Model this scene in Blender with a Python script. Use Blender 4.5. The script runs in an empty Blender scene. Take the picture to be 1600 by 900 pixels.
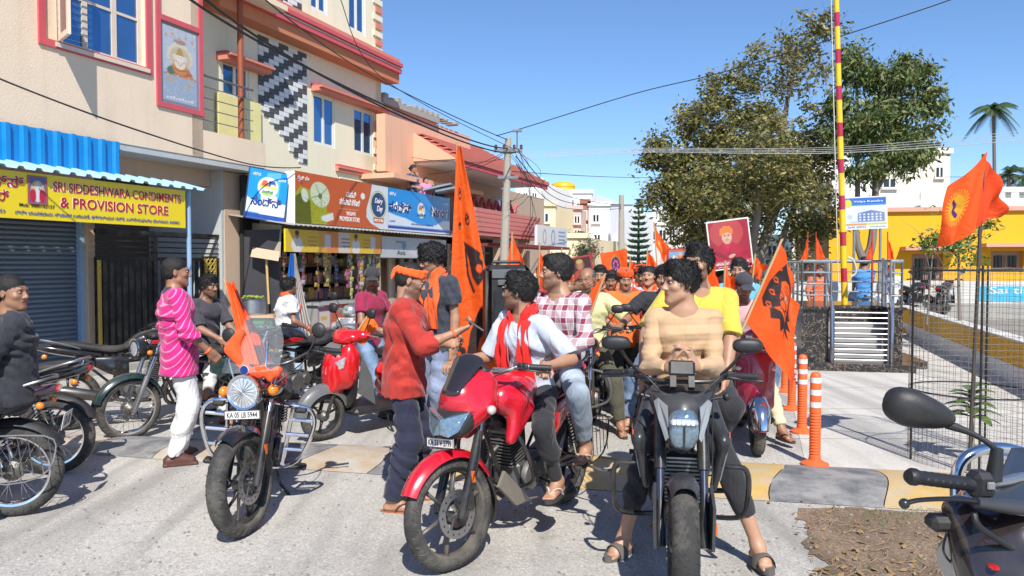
import bpy,math,random
import numpy as np
from math import sin,cos,pi,radians as R
from mathutils import Vector as V,Matrix as MX
rnd=random.Random(7)
SC=bpy.context.scene
COL=SC.collection

# ------------------------------------------------------------------ camera, sky, sun
CAMZ=1.65
PITCH=math.atan(37/1200)
cam_d=bpy.data.cameras.new('camera');cam=bpy.data.objects.new('camera',cam_d);COL.objects.link(cam)
cam_d.sensor_width=36;cam_d.lens=27;cam_d.clip_start=0.05;cam_d.clip_end=2000
cam.location=(0,0,CAMZ);cam.rotation_euler=(pi/2-PITCH,0,0)
SC.camera=cam
SUN_TO=V((0.17,-1.0,1.05)).normalized()
w=bpy.data.worlds.new("World");SC.world=w;w.use_nodes=True
nt=w.node_tree;nt.nodes.clear()
sky=nt.nodes.new('ShaderNodeTexSky');sky.sky_type='NISHITA';sky.sun_disc=False
sky.sun_elevation=math.asin(SUN_TO.z);sky.sun_rotation=math.atan2(SUN_TO.x,SUN_TO.y)
sky.air_density=1.0;sky.dust_density=0.15;sky.ozone_density=7.5;sky.altitude=900
bg=nt.nodes.new('ShaderNodeBackground');bg.inputs[1].default_value=0.13
out=nt.nodes.new('ShaderNodeOutputWorld')
nt.links.new(sky.outputs[0],bg.inputs[0]);nt.links.new(bg.outputs[0],out.inputs[0])
sun_d=bpy.data.lights.new('sun','SUN');sun_d.energy=4.9;sun_d.angle=R(0.53);sun_d.color=(1.0,0.955,0.88)
sun=bpy.data.objects.new('sun',sun_d);COL.objects.link(sun);sun.location=(0,-5,20)
sun.rotation_euler=(-SUN_TO).to_track_quat('-Z','Y').to_euler()
SC.view_settings.view_transform='Standard';SC.view_settings.look='None'
SC.view_settings.exposure=0.40;SC.view_settings.gamma=1.0
SC.render.engine='CYCLES'
SC.cycles.max_bounces=6;SC.cycles.transparent_max_bounces=12

# ------------------------------------------------------------------ places: pixel of the photograph -> world point at a real distance
def ray(px,py):
 x,y=(px-800)/1200,-(py-450)/1200
 return V((x,cos(PITCH)+y*sin(PITCH),-sin(PITCH)+y*cos(PITCH)))
def at(px,py,Y):
 r=ray(px,py);return V((0,0,CAMZ))+r*(Y/r.y)
def gr(px,py,z=0.0):
 r=ray(px,py);return V((0,0,CAMZ))+r*((z-CAMZ)/r.z)
UX,UY=sin(R(21.4)),cos(R(21.4)) # street direction
ST=MX(((UX,-UY,0,0),(UY,UX,0,0),(0,0,1,0),(0,0,0,1))) # street frame: x along, y to the left, z up
def fs(px,d): # how far along the street the facade at offset d shows at column px
 dx=(px-800)/1200;Y=d/(UX-UY*dx);return dx*Y*UX+Y*UY
def fz(px,py,d):
 dx=(px-800)/1200;Y=d/(UX-UY*dx);r=ray(px,py);return CAMZ+r.z/r.y*Y
# ------------------------------------------------------------------ materials
MATS={}
def nodes(m):
 m.use_nodes=True;n=m.node_tree;n.nodes.clear()
 o=n.nodes.new('ShaderNodeOutputMaterial');b=n.nodes.new('ShaderNodeBsdfPrincipled')
 n.links.new(b.outputs[0],o.inputs[0]);return n,b
def N(n,t,**k):
 x=n.nodes.new(t)
 for a,v in k.items():
  if a.startswith('i_'):x.inputs[a[2:].replace('_',' ')].default_value=v
  elif a.startswith('n_'):x.inputs[int(a[2:])].default_value=v
  else:setattr(x,a,v)
 return x
def mix(n,f,a,b,bt='MIX'):
 x=n.nodes.new('ShaderNodeMix');x.data_type='RGBA';x.blend_type=bt
 for i,v in((0,f),(6,a),(7,b)):
  if hasattr(v,'links')or hasattr(v,'is_linked'):n.links.new(v,x.inputs[i])
  elif i==0:x.inputs[0].default_value=v
  else:x.inputs[i].default_value=(*v[:3],1)
 return x.outputs[2]
def ramp(n,src,lo,hi,a=0.0,b=1.0):
 x=n.nodes.new('ShaderNodeMapRange');n.links.new(src,x.inputs[0])
 x.inputs[1].default_value=lo;x.inputs[2].default_value=hi;x.inputs[3].default_value=a;x.inputs[4].default_value=b
 return x.outputs[0]
def mat(name,col,rough=0.6,metal=0.0,var=0.12,scale=6.0,bump=0.0,bscale=60.0,coat=0.0,dirt=0.0,dcol=(0.3,0.26,0.2),attr=False,trans=0.0,alpha=1.0,emit=0.0,dark=0.7):
 if name in MATS:return MATS[name]
 m=bpy.data.materials.new(name);n,b=nodes(m);MATS[name]=m
 tc=N(n,'ShaderNodeTexCoord');nz=N(n,'ShaderNodeTexNoise');nz.inputs['Scale'].default_value=scale;nz.inputs['Detail'].default_value=5
 n.links.new(tc.outputs['Object'],nz.inputs['Vector'])
 if attr:
  at_=N(n,'ShaderNodeAttribute',attribute_name='Col');base=at_.outputs['Color']
  sc_=N(n,'ShaderNodeVectorMath',operation='SCALE');n.links.new(base,sc_.inputs[0]);sc_.inputs['Scale'].default_value=1-var
  c=mix(n,nz.outputs['Fac'],sc_.outputs[0],base)
 else:
  c=mix(n,nz.outputs['Fac'],tuple(x*(1-var)for x in col),tuple(min(1,x*(1+var*0.6))for x in col))
 if dirt>0:
  d=N(n,'ShaderNodeTexNoise');d.inputs['Scale'].default_value=scale*0.7;d.inputs['Detail'].default_value=8;d.inputs['Roughness'].default_value=.7
  n.links.new(tc.outputs['Object'],d.inputs['Vector'])
  c=mix(n,ramp(n,d.outputs['Fac'],*((.38,.60)if 'paint' in name and rough>.8 else(.45,.75)),0,dirt),c,dcol)
 if 'plaster' in name or 'wall' in name:
  mp=N(n,'ShaderNodeMapping');mp.inputs['Scale'].default_value=(2.2,2.2,.16);n.links.new(tc.outputs['Object'],mp.inputs['Vector']);sn=N(n,'ShaderNodeTexNoise');sn.inputs['Scale'].default_value=2.2;sn.inputs['Detail'].default_value=7;sn.inputs['Roughness'].default_value=.65;n.links.new(mp.outputs[0],sn.inputs['Vector'])
  c=mix(n,ramp(n,sn.outputs['Fac'],.52,.80,0,.38),c,tuple(x*.66 for x in col))
 n.links.new(c,b.inputs['Base Color'])
 rr=ramp(n,nz.outputs['Fac'],.3,.7,max(0.02,rough*0.85),min(1,rough*1.15));n.links.new(rr,b.inputs['Roughness'])
 b.inputs['Metallic'].default_value=metal
 b.inputs['Coat Weight'].default_value=coat;b.inputs['Coat Roughness'].default_value=0.06
 if trans:b.inputs['Transmission Weight'].default_value=trans
 if alpha<1:b.inputs['Alpha'].default_value=alpha
 if bump>0:
  bn=N(n,'ShaderNodeTexNoise');bn.inputs['Scale'].default_value=bscale;bn.inputs['Detail'].default_value=4
  n.links.new(tc.outputs['Object'],bn.inputs['Vector'])
  bp=N(n,'ShaderNodeBump');bp.inputs['Strength'].default_value=bump;bp.inputs['Distance'].default_value=0.01
  n.links.new(bn.outputs['Fac'],bp.inputs['Height']);n.links.new(bp.outputs[0],b.inputs['Normal'])
 return m
def cloth(name,col,var=0.15,rough=0.85,pattern=None):
 if name in MATS:return MATS[name]
 m=bpy.data.materials.new(name);n,b=nodes(m);MATS[name]=m
 tc=N(n,'ShaderNodeTexCoord');O=tc.outputs['Object']
 nz=N(n,'ShaderNodeTexNoise');nz.inputs['Scale'].default_value=7;nz.inputs['Detail'].default_value=6;n.links.new(O,nz.inputs['Vector'])
 c=mix(n,nz.outputs['Fac'],tuple(x*(1-var)for x in col),tuple(min(1,x*(1+var*.5))for x in col))
 h=None
 def wave(ax,sc,dist=0.0,lo=.5,hi=.5,rot=None):
  wv=N(n,'ShaderNodeTexWave');wv.wave_type='BANDS';wv.bands_direction=ax;wv.inputs['Scale'].default_value=sc;wv.inputs['Distortion'].default_value=dist;wv.inputs['Detail'].default_value=1
  src=O
  if rot:
   mp=N(n,'ShaderNodeMapping');mp.inputs['Rotation'].default_value=rot;n.links.new(O,mp.inputs['Vector']);src=mp.outputs[0]
  n.links.new(src,wv.inputs['Vector']);return wv.outputs['Fac']
 if pattern=='stripe':
  f=ramp(n,wave('Z',8.5,.6,rot=(0.95,0.35,0)),.88,.97,0,.6);c=mix(n,f,c,(.80,.42,.50))
 if pattern=='plaid':
  f1=ramp(n,wave('X',4.4,.3),.25,.80);f2=ramp(n,wave('Z',3.8,.3),.25,.80)
  c=mix(n,f1,(.50,.42,.45),(.24,.015,.05));c2=mix(n,f2,(.55,.46,.48),(.20,.012,.045));c=mix(n,.5,c,c2)
  g1=ramp(n,wave('X',8.8,.3),.94,.99,0,.6);g2=ramp(n,wave('Z',7.6,.3),.94,.99,0,.6)
  c=mix(n,g1,c,(.75,.72,.72));c=mix(n,g2,c,(.75,.72,.72))
 if pattern=='knit':
  h=wave('Z',11,.3)
 if pattern=='denim':
  d=N(n,'ShaderNodeTexNoise');d.inputs['Scale'].default_value=4.2;d.inputs['Detail'].default_value=8;n.links.new(O,d.inputs['Vector'])
  c=mix(n,ramp(n,d.outputs['Fac'],.42,.66),c,tuple(min(1,x*1.9+.05)for x in col))
 if pattern=='floral':
  v=N(n,'ShaderNodeTexVoronoi');v.inputs['Scale'].default_value=22;n.links.new(O,v.inputs['Vector'])
  c=mix(n,ramp(n,v.outputs['Distance'],.25,.2),c,(.4,.45,.5))
 n.links.new(c,b.inputs['Base Color']);b.inputs['Roughness'].default_value=rough
 b.inputs['Sheen Weight'].default_value=0.15
 fn=N(n,'ShaderNodeTexNoise');fn.inputs['Scale'].default_value=420 if h is None else 60;n.links.new(O,fn.inputs['Vector'])
 bp=N(n,'ShaderNodeBump');bp.inputs['Strength'].default_value=.25;bp.inputs['Distance'].default_value=.003
 n.links.new(h if h is not None else fn.outputs['Fac'],bp.inputs['Height'])
 wr=N(n,'ShaderNodeTexNoise');wr.inputs['Scale'].default_value=9;wr.inputs['Detail'].default_value=4;wr.inputs['Distortion'].default_value=2.2;wm=N(n,'ShaderNodeMapping');wm.inputs['Scale'].default_value=(1.2,1.2,.5);wm.inputs['Rotation'].default_value=(.3,.2,0);n.links.new(O,wm.inputs['Vector']);n.links.new(wm.outputs[0],wr.inputs['Vector'])
 b2=N(n,'ShaderNodeBump');b2.inputs['Strength'].default_value=.5 if h is None else.2;b2.inputs['Distance'].default_value=.028
 n.links.new(wr.outputs['Fac'],b2.inputs['Height']);n.links.new(bp.outputs[0],b2.inputs['Normal']);n.links.new(b2.outputs[0],b.inputs['Normal'])
 return m
# ------------------------------------------------------------------ mesh collecting
def cat(pts,n,closed=False):
 P=np.array(pts,float);m=len(P);outp=[]
 for i in range(m-1):
  a,b_,c,d=P[max(i-1,0)],P[i],P[i+1],P[min(i+2,m-1)]
  for k in range(n):
   t=k/n
   outp.append(.5*((2*b_)+(c-a)*t+(2*a-5*b_+4*c-d)*t*t+(-a+3*b_-3*c+d)*t**3))
 outp.append(P[-1]);return outp
class G:
 def __init__(s,mtx=None):s.v=[];s.f=[];s.m=mtx;s.mi=[];s.c=None
 def add(s,vs,fs_,mi=0):
  o=len(s.v)
  for p in vs:
   p=V(p)
   if s.m is not None:p=s.m@p
   s.v.append(p)
  for f in fs_:s.f.append(tuple(i+o for i in f));s.mi.append(mi)
  return s
 def box(s,a,b,bev=0.0,mi=0,rot=None,piv=None):
  (x0,y0,z0),(x1,y1,z1)=[min(i,j)for i,j in zip(a,b)],[max(i,j)for i,j in zip(a,b)]
  if bev>0:
   bev=min(bev,(x1-x0)*.45,(y1-y0)*.45,(z1-z0)*.45)
   pts=[];
   for sx,X in((1,x0),(-1,x1)):
    for sy,Y in((1,y0),(-1,y1)):
     for sz,Z in((1,z0),(-1,z1)):
      pts+=[(X,Y+sy*bev,Z+sz*bev),(X+sx*bev,Y,Z+sz*bev),(X+sx*bev,Y+sy*bev,Z)]
   def ix(i,j,k,a_):return((i*2+j)*2+k)*3+a_
   F=[]
   F+=[tuple(ix(0,j,k,0)for j,k in((0,0),(0,1),(1,1),(1,0))),tuple(ix(1,j,k,0)for j,k in((0,0),(1,0),(1,1),(0,1)))]
   F+=[tuple(ix(i,0,k,1)for i,k in((0,0),(1,0),(1,1),(0,1))),tuple(ix(i,1,k,1)for i,k in((0,0),(0,1),(1,1),(1,0)))]
   F+=[tuple(ix(i,j,0,2)for i,j in((0,0),(0,1),(1,1),(1,0))),tuple(ix(i,j,1,2)for i,j in((0,0),(1,0),(1,1),(0,1)))]
   for i in(0,1):
    for j in(0,1):F.append((ix(i,j,0,0),ix(i,j,1,0),ix(i,j,1,1),ix(i,j,0,1)))
    for k in(0,1):F.append((ix(i,0,k,0),ix(i,1,k,0),ix(i,1,k,2),ix(i,0,k,2)))
   for j in(0,1):
    for k in(0,1):F.append((ix(0,j,k,1),ix(1,j,k,1),ix(1,j,k,2),ix(0,j,k,2)))
   for i in(0,1):
    for j in(0,1):
     for k in(0,1):F.append((ix(i,j,k,0),ix(i,j,k,1),ix(i,j,k,2)))
  else:
   pts=[(x0,y0,z0),(x1,y0,z0),(x1,y1,z0),(x0,y1,z0),(x0,y0,z1),(x1,y0,z1),(x1,y1,z1),(x0,y1,z1)]
   F=[(0,3,2,1),(4,5,6,7),(0,1,5,4),(1,2,6,5),(2,3,7,6),(3,0,4,7)]
  if rot is not None:
   c=V(piv)if piv is not None else V(((x0+x1)/2,(y0+y1)/2,(z0+z1)/2))
   pts=[rot@(V(p)-c)+c for p in pts]
  return s.add(pts,F,mi)
 def tube(s,path,r,seg=8,mi=0,smooth=0,flat=1.0,up=None,cap=True):
  if smooth:
   rr=r if hasattr(r,'__len__')else[r]*len(path)
   q=cat([tuple(p)+(x,)for p,x in zip(path,rr)],smooth);path=[V(x[:3])for x in q];r=[x[3]for x in q]
  path=[V(p)for p in path];n=len(path)
  rr=r if hasattr(r,'__len__')else[r]*n
  T=[(path[min(i+1,n-1)]-path[max(i-1,0)]).normalized()for i in range(n)]
  a=V(up)if up is not None else(V((0,0,1))if abs(T[0].z)<.9 else V((0,1,0)))
  vs,F=[],[]
  for i in range(n):
   a=(a-T[i]*a.dot(T[i]));
   if a.length<1e-6:a=T[i].orthogonal()
   a.normalize();b=T[i].cross(a)
   for k in range(seg):
    t=2*pi*k/seg;vs.append(path[i]+a*(cos(t)*rr[i]*flat)+b*(sin(t)*rr[i]))
  for i in range(n-1):
   for k in range(seg):
    k2=(k+1)%seg;F.append((i*seg+k,i*seg+k2,(i+1)*seg+k2,(i+1)*seg+k))
  if cap:F+=[tuple(range(seg-1,-1,-1)),tuple((n-1)*seg+k for k in range(seg))]
  return s.add(vs,F,mi)
 def lathe(s,prof,c,axis=(0,0,1),seg=24,mi=0,close=False,ref=None):
  # prof: (radius, height along axis)
  ax=V(axis).normalized();a=V(ref)if ref else ax.orthogonal().normalized();b=ax.cross(a);c=V(c)
  vs,F=[],[];n=len(prof)
  for r_,h in prof:
   for k in range(seg):
    t=2*pi*k/seg;vs.append(c+ax*h+(a*cos(t)+b*sin(t))*r_)
  for i in range(n if close else n-1):
   j=(i+1)%n
   for k in range(seg):
    k2=(k+1)%seg;F.append((i*seg+k,i*seg+k2,j*seg+k2,j*seg+k))
  if not close:
   if prof[0][0]>1e-5:F.append(tuple(range(seg-1,-1,-1)))
   if prof[-1][0]>1e-5:F.append(tuple((n-1)*seg+k for k in range(seg)))
  return s.add(vs,F,mi)
 def ball(s,c,r,seg=16,rings=10,mi=0):
  r=r if hasattr(r,'__len__')else(r,r,r)
  vs=[(c[0],c[1],c[2]-r[2])];F=[]
  for i in range(1,rings):
   p=pi*i/rings
   for k in range(seg):
    t=2*pi*k/seg;vs.append((c[0]+r[0]*sin(p)*cos(t),c[1]+r[1]*sin(p)*sin(t),c[2]-r[2]*cos(p)))
  vs.append((c[0],c[1],c[2]+r[2]));L=len(vs)-1
  for k in range(seg):
   k2=(k+1)%seg;F.append((0,1+k2,1+k));F.append((L,L-seg+k,L-seg+k2))
   for i in range(rings-2):F.append((1+i*seg+k,1+i*seg+k2,1+(i+1)*seg+k2,1+(i+1)*seg+k))
  return s.add(vs,F,mi)
 def loft(s,secs,seg=20,steps=4,mi=0,x0=0.0,axis='y'):
  # secs: (pos along axis, centre z, half width, half height, exponent[, centre x])
  S=cat([tuple(q)+((x0,)if len(q)==5 else())for q in secs],steps)
  vs,F=[],[]
  for y,zc,w_,h_,e,xc in S:
   w_=max(w_,.001);h_=max(h_,.001)
   for k in range(seg):
    t=2*pi*k/seg;c_,s_=cos(t),sin(t)
    X=xc+w_*math.copysign(abs(c_)**(2/e),c_);Z=zc+h_*math.copysign(abs(s_)**(2/e),s_)
    vs.append((X,y,Z)if axis=='y' else(X,Z,y))
  n=len(S)
  for i in range(n-1):
   for k in range(seg):
    k2=(k+1)%seg;F.append((i*seg+k,(i+1)*seg+k,(i+1)*seg+k2,i*seg+k2))
  F+=[tuple(range(seg)),tuple((n-1)*seg+k for k in range(seg-1,-1,-1))]
  return s.add(vs,F,mi)
 def poly(s,pts,thick,nrm,mi=0):
  nrm=V(nrm).normalized()*thick;n=len(pts);vs=[V(p)for p in pts]+[V(p)+nrm for p in pts]
  F=[tuple(range(n)),tuple(range(2*n-1,n-1,-1))]+[((i+1)%n,i,n+i,n+(i+1)%n)for i in range(n)]
  return s.add(vs,F,mi)
 def quad(s,a,b,c,d,mi=0):return s.add([a,b,c,d],[(0,1,2,3)],mi)
 def obj(s,name,ma,parent=None,smooth=None,world=False,label=None,kind=None,ang=35):
  me=bpy.data.meshes.new(name);vs=s.v
  if world and parent is not None:
   iv=WM(parent).inverted();vs=[iv@p for p in vs]
  me.from_pydata([tuple(p)for p in vs],[],s.f)
  for m_ in(ma if isinstance(ma,(list,tuple))else[ma]):me.materials.append(m_)
  if any(s.mi):me.polygons.foreach_set('material_index',s.mi)
  return fin(me,name,parent,smooth,label,kind,ang)
def fin(me,name,parent,smooth,label,kind,ang=35):
 if smooth is None or smooth:
  me.polygons.foreach_set('use_smooth',[True]*len(me.polygons))
  if smooth is None:me.set_sharp_from_angle(angle=R(ang))
 o=bpy.data.objects.new(name,me);COL.objects.link(o)
 if parent is not None:o.parent=parent
 if label:o['label']=label
 if kind:o['kind']=kind
 return o
def WM(o):
 m=MX.LocRotScale(o.location,o.rotation_euler,o.scale)
 return(WM(o.parent)@m)if o.parent else m
def thing(name,label,catg,loc=(0,0,0),rz=0,group=None,lean=0.0):
 o=bpy.data.objects.new(name,None);COL.objects.link(o);o.location=loc;o.rotation_euler=(0,lean,rz)
 o.empty_display_size=.1
 return tag(o,label,catg,group)
def tag(o,label,catg,group=None):
 o['label']=label;o['category']=catg
 if group:o['group']=group
 return o
def struct(o,kind='structure'):o['kind']=kind;return o
def copy_tree(o,parent=None):
 c=o.copy();COL.objects.link(c)
 if parent is not None:c.parent=parent
 for ch in list(o.children):copy_tree(ch,c)
 return c
def inst(me_src,name,parent,loc,rot=None,ma=None):
 o=bpy.data.objects.new(name,me_src);COL.objects.link(o);o.parent=parent;o.location=loc
 if rot:o.rotation_euler=rot
 return o
# text -> flat mesh, laid in the frame given by mtx (x right, y up, z out)
def text(s_,size,mtx,ma,name='lettering',parent=None,width=None,bold=0.0,depth=0.001,ax='CENTER',shear=0.0,world=True,height=None):
 cu=bpy.data.curves.new('t','FONT');cu.body=s_;cu.size=size;cu.align_x=ax;cu.offset=bold*.28;cu.extrude=depth;cu.shear=shear
 cu.resolution_u=3
 o=bpy.data.objects.new('t',cu);COL.objects.link(o)
 me=bpy.data.meshes.new_from_object(o);bpy.data.objects.remove(o)
 n=len(me.vertices)
 if n==0:return None
 co=np.empty(n*3,np.float32);me.vertices.foreach_get('co',co);co=co.reshape(-1,3)
 if width:
  w0=co[:,0].max()-co[:,0].min();co[:,0]*=width/max(w0,1e-6)
 if height:
  h0=co[:,1].max()-co[:,1].min();co[:,1]*=height/max(h0,1e-6)
 cy=(co[:,1].max()+co[:,1].min())/2;co[:,1]-=cy
 if ax=='CENTER':co[:,0]-=(co[:,0].max()+co[:,0].min())/2
 m=mtx
 if world and parent is not None:m=WM(parent).inverted()@mtx
 a=np.array(m)[:3,:3];t=np.array(m)[:3,3]
 me.vertices.foreach_set('co',(co@a.T+t).astype(np.float32).ravel());me.name=name
 me.materials.clear();me.materials.append(ma)
 o=bpy.data.objects.new(name,me);COL.objects.link(o);o.parent=parent
 return o
def frame(o,x,y): # matrix: origin, x axis, y axis
 x=V(x).normalized();z=x.cross(V(y)).normalized();y=z.cross(x);o=V(o)
 return MX(((x.x,y.x,z.x,o.x),(x.y,y.y,z.y,o.y),(x.z,y.z,z.z,o.z),(0,0,0,1)))
# painted print: colours on a fine grid
class Canvas:
 def __init__(s,w_,h_,nx,ny,bgc):
  s.w,s.h,s.nx,s.ny=w_,h_,nx,ny
  s.u,s.v=np.meshgrid(np.linspace(0,w_,nx+1),np.linspace(0,h_,ny+1));s.c=np.zeros((ny+1,nx+1,3));s.c[:]=bgc
  s.e=max(w_/nx,h_/ny)*.6
 def put(s,d,col):
  a=np.clip(.5-d/s.e,0,1)[...,None];s.c=s.c*(1-a)+np.array(col)*a
 def ell(s,x,y,rx,ry,col,rot=0.0):
  dx,dy=s.u-x,s.v-y;c_,s_=cos(rot),sin(rot);a=(dx*c_+dy*s_)/rx;b=(-dx*s_+dy*c_)/ry
  s.put((np.sqrt(a*a+b*b)-1)*min(rx,ry),col);return s
 def line(s,pts,wd,col):
  for(x0,y0),(x1,y1)in zip(pts[:-1],pts[1:]):
   dx,dy=x1-x0,y1-y0;L=dx*dx+dy*dy+1e-12;t=np.clip(((s.u-x0)*dx+(s.v-y0)*dy)/L,0,1)
   s.put(np.hypot(s.u-x0-t*dx,s.v-y0-t*dy)-wd/2,col)
  return s
 def pol(s,pts,col):
  ins=np.zeros(s.u.shape,bool);d=np.full(s.u.shape,1e9)
  for(x0,y0),(x1,y1)in zip(pts,pts[1:]+pts[:1]):
   dx,dy=x1-x0,y1-y0;L=dx*dx+dy*dy+1e-12;t=np.clip(((s.u-x0)*dx+(s.v-y0)*dy)/L,0,1)
   d=np.minimum(d,np.hypot(s.u-x0-t*dx,s.v-y0-t*dy))
   cr=((y0>s.v)!=(y1>s.v));xx=dx*(s.v-y0)/(dy if abs(dy)>1e-12 else 1e-12)+x0;ins^=cr&(s.u<xx)
  s.put(np.where(ins,-d,d),col);return s
 def rect(s,x0,y0,x1,y1,col):return s.pol([(x0,y0),(x1,y0),(x1,y1),(x0,y1)],col)
 def arr(s):return s.c.reshape(-1,3)
 def obj(s,name,ma,mtx,parent=None,disp=None,world=True,smooth=True,label=None):
  n1=s.nx+1
  P=np.stack([s.u.ravel(),s.v.ravel(),np.zeros(s.u.size)],1)
  if disp is not None:P=disp(P)
  m=mtx if mtx is not None else MX()
  if world and parent is not None:m=WM(parent).inverted()@m
  a=np.array(m);P=P@a[:3,:3].T+a[:3,3]
  i=(np.arange(s.ny)[:,None]*n1+np.arange(s.nx)[None,:]).ravel()
  F=np.stack([i,i+1,i+n1+1,i+n1],1)
  return npmesh(name,P,F,ma,parent,s.arr(),smooth,label)
def npmesh(name,P,F,ma,parent=None,colr=None,smooth=True,label=None,kind=None):
 me=bpy.data.meshes.new(name);nv,nf=len(P),len(F);k=F.shape[1]
 me.vertices.add(nv);me.vertices.foreach_set('co',np.asarray(P,np.float32).ravel())
 me.loops.add(nf*k);me.loops.foreach_set('vertex_index',np.asarray(F,np.int32).ravel())
 me.polygons.add(nf);me.polygons.foreach_set('loop_start',np.arange(0,nf*k,k,dtype=np.int32))
 if smooth:me.polygons.foreach_set('use_smooth',np.ones(nf,bool))
 me.update(calc_edges=True)
 if colr is not None:
  ca=me.color_attributes.new('Col','FLOAT_COLOR','POINT');c4=np.ones((nv,4),np.float32);c4[:,:3]=colr;ca.data.foreach_set('color',c4.ravel())
 for m_ in(ma if isinstance(ma,(list,tuple))else[ma]):me.materials.append(m_)
 o=bpy.data.objects.new(name,me);COL.objects.link(o)
 if parent is not None:o.parent=parent
 if label:o['label']=label
 if kind:o['kind']=kind
 return o
# ------------------------------------------------------------------ smooth solid shapes (distance fields -> one surface)
def nrm(a):a=np.array(a,float);return a/max(np.linalg.norm(a),1e-9)
def cap(a,b,ra,rb=None,flat=1.0,ax=(1,0,0),k=.02,sub=False):
 return('c',np.array(a,float),np.array(b,float),ra,ra if rb is None else rb,flat,nrm(ax),k,sub)
def ell(c,r,B=None,k=.02,sub=False):return('e',np.array(c,float),np.array(r,float),np.eye(3)if B is None else np.array(B),0,0,0,k,sub)
def bx(c,r,B=None,rd=.01,k=.01,sub=False):return('b',np.array(c,float),np.array(r,float),np.eye(3)if B is None else np.array(B),rd,0,0,k,sub)
def pbox(p):
 if p[0]=='c':e=max(p[3],p[4])*max(1,p[5]);return np.minimum(p[1],p[2])-e,np.maximum(p[1],p[2])+e
 e=p[2].max()if p[0]=='e' else np.linalg.norm(p[2])
 return p[1]-e,p[1]+e
def sdf(prims,h,warp=None):
 lo=np.min([pbox(p)[0]for p in prims if not p[8]],0)-3*h;hi=np.max([pbox(p)[1]for p in prims if not p[8]],0)+3*h
 n=np.ceil((hi-lo)/h).astype(int)+1;D=np.full(n,.08,np.float32)
 X=[lo[i]+h*np.arange(n[i])for i in range(3)]
 for p in prims:
  a,b=pbox(p);m=p[7]+2.5*h+.01
  i0=np.clip(((a-m-lo)/h).astype(int),0,n-1);i1=np.clip(((b+m-lo)/h).astype(int)+2,1,n)
  if(i1<=i0).any():continue
  sl=tuple(slice(i0[i],i1[i])for i in range(3))
  x,y,z=[X[i][sl[i]].astype(np.float32).reshape([-1 if j==i else 1 for j in range(3)])for i in range(3)]
  if p[0]=='c':
   A,Bv=p[1],p[2];d=Bv-A;L=d@d+1e-9
   px,py,pz=x-A[0],y-A[1],z-A[2]
   t=np.clip((px*d[0]+py*d[1]+pz*d[2])/L,0,1);qx,qy,qz=px-t*d[0],py-t*d[1],pz-t*d[2]
   r=p[3]+(p[4]-p[3])*t;q2=qx*qx+qy*qy+qz*qz
   if p[5]!=1.0:
    s=p[6];l=qx*s[0]+qy*s[1]+qz*s[2];q2=q2-l*l+(l/p[5])**2
   v=np.sqrt(np.maximum(q2,0))-r
  else:
   Bm=p[3];px,py,pz=x-p[1][0],y-p[1][1],z-p[1][2]
   l=[px*Bm[0,i]+py*Bm[1,i]+pz*Bm[2,i]for i in range(3)]
   if p[0]=='e':
    k0=np.sqrt(sum((l[i]/p[2][i])**2 for i in range(3)));k1=np.sqrt(sum((l[i]/p[2][i]**2)**2 for i in range(3)))+1e-6;v=k0*(k0-1)/k1
   else:
    q=[np.abs(l[i])-(p[2][i]-p[4])for i in range(3)]
    v=np.sqrt(sum(np.maximum(q_,0)**2 for q_ in q))+np.minimum(np.maximum(np.maximum(q[0],q[1]),q[2]),0)-p[4]
  k=max(p[7],1e-4);Dv=D[sl]
  if p[8]:hh=np.maximum(k-np.abs(Dv+v),0)/k;D[sl]=np.maximum(Dv,-v)+hh*hh*k*.25
  else:hh=np.maximum(k-np.abs(Dv-v),0)/k;D[sl]=np.minimum(Dv,v)-hh*hh*k*.25
 if warp is not None:
  near=np.nonzero(np.abs(D)<.035);P=[X[i][near[i]]for i in range(3)]
  D[near]+=warp(P[0],P[1],P[2]).astype(np.float32)
 return snets(D,lo,h)
_E=[((0,0,0),(1,0,0)),((0,1,0),(1,1,0)),((0,0,1),(1,0,1)),((0,1,1),(1,1,1)),((0,0,0),(0,1,0)),((1,0,0),(1,1,0)),((0,0,1),(0,1,1)),((1,0,1),(1,1,1)),((0,0,0),(0,0,1)),((1,0,0),(1,0,1)),((0,1,0),(0,1,1)),((1,1,0),(1,1,1))]
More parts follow.
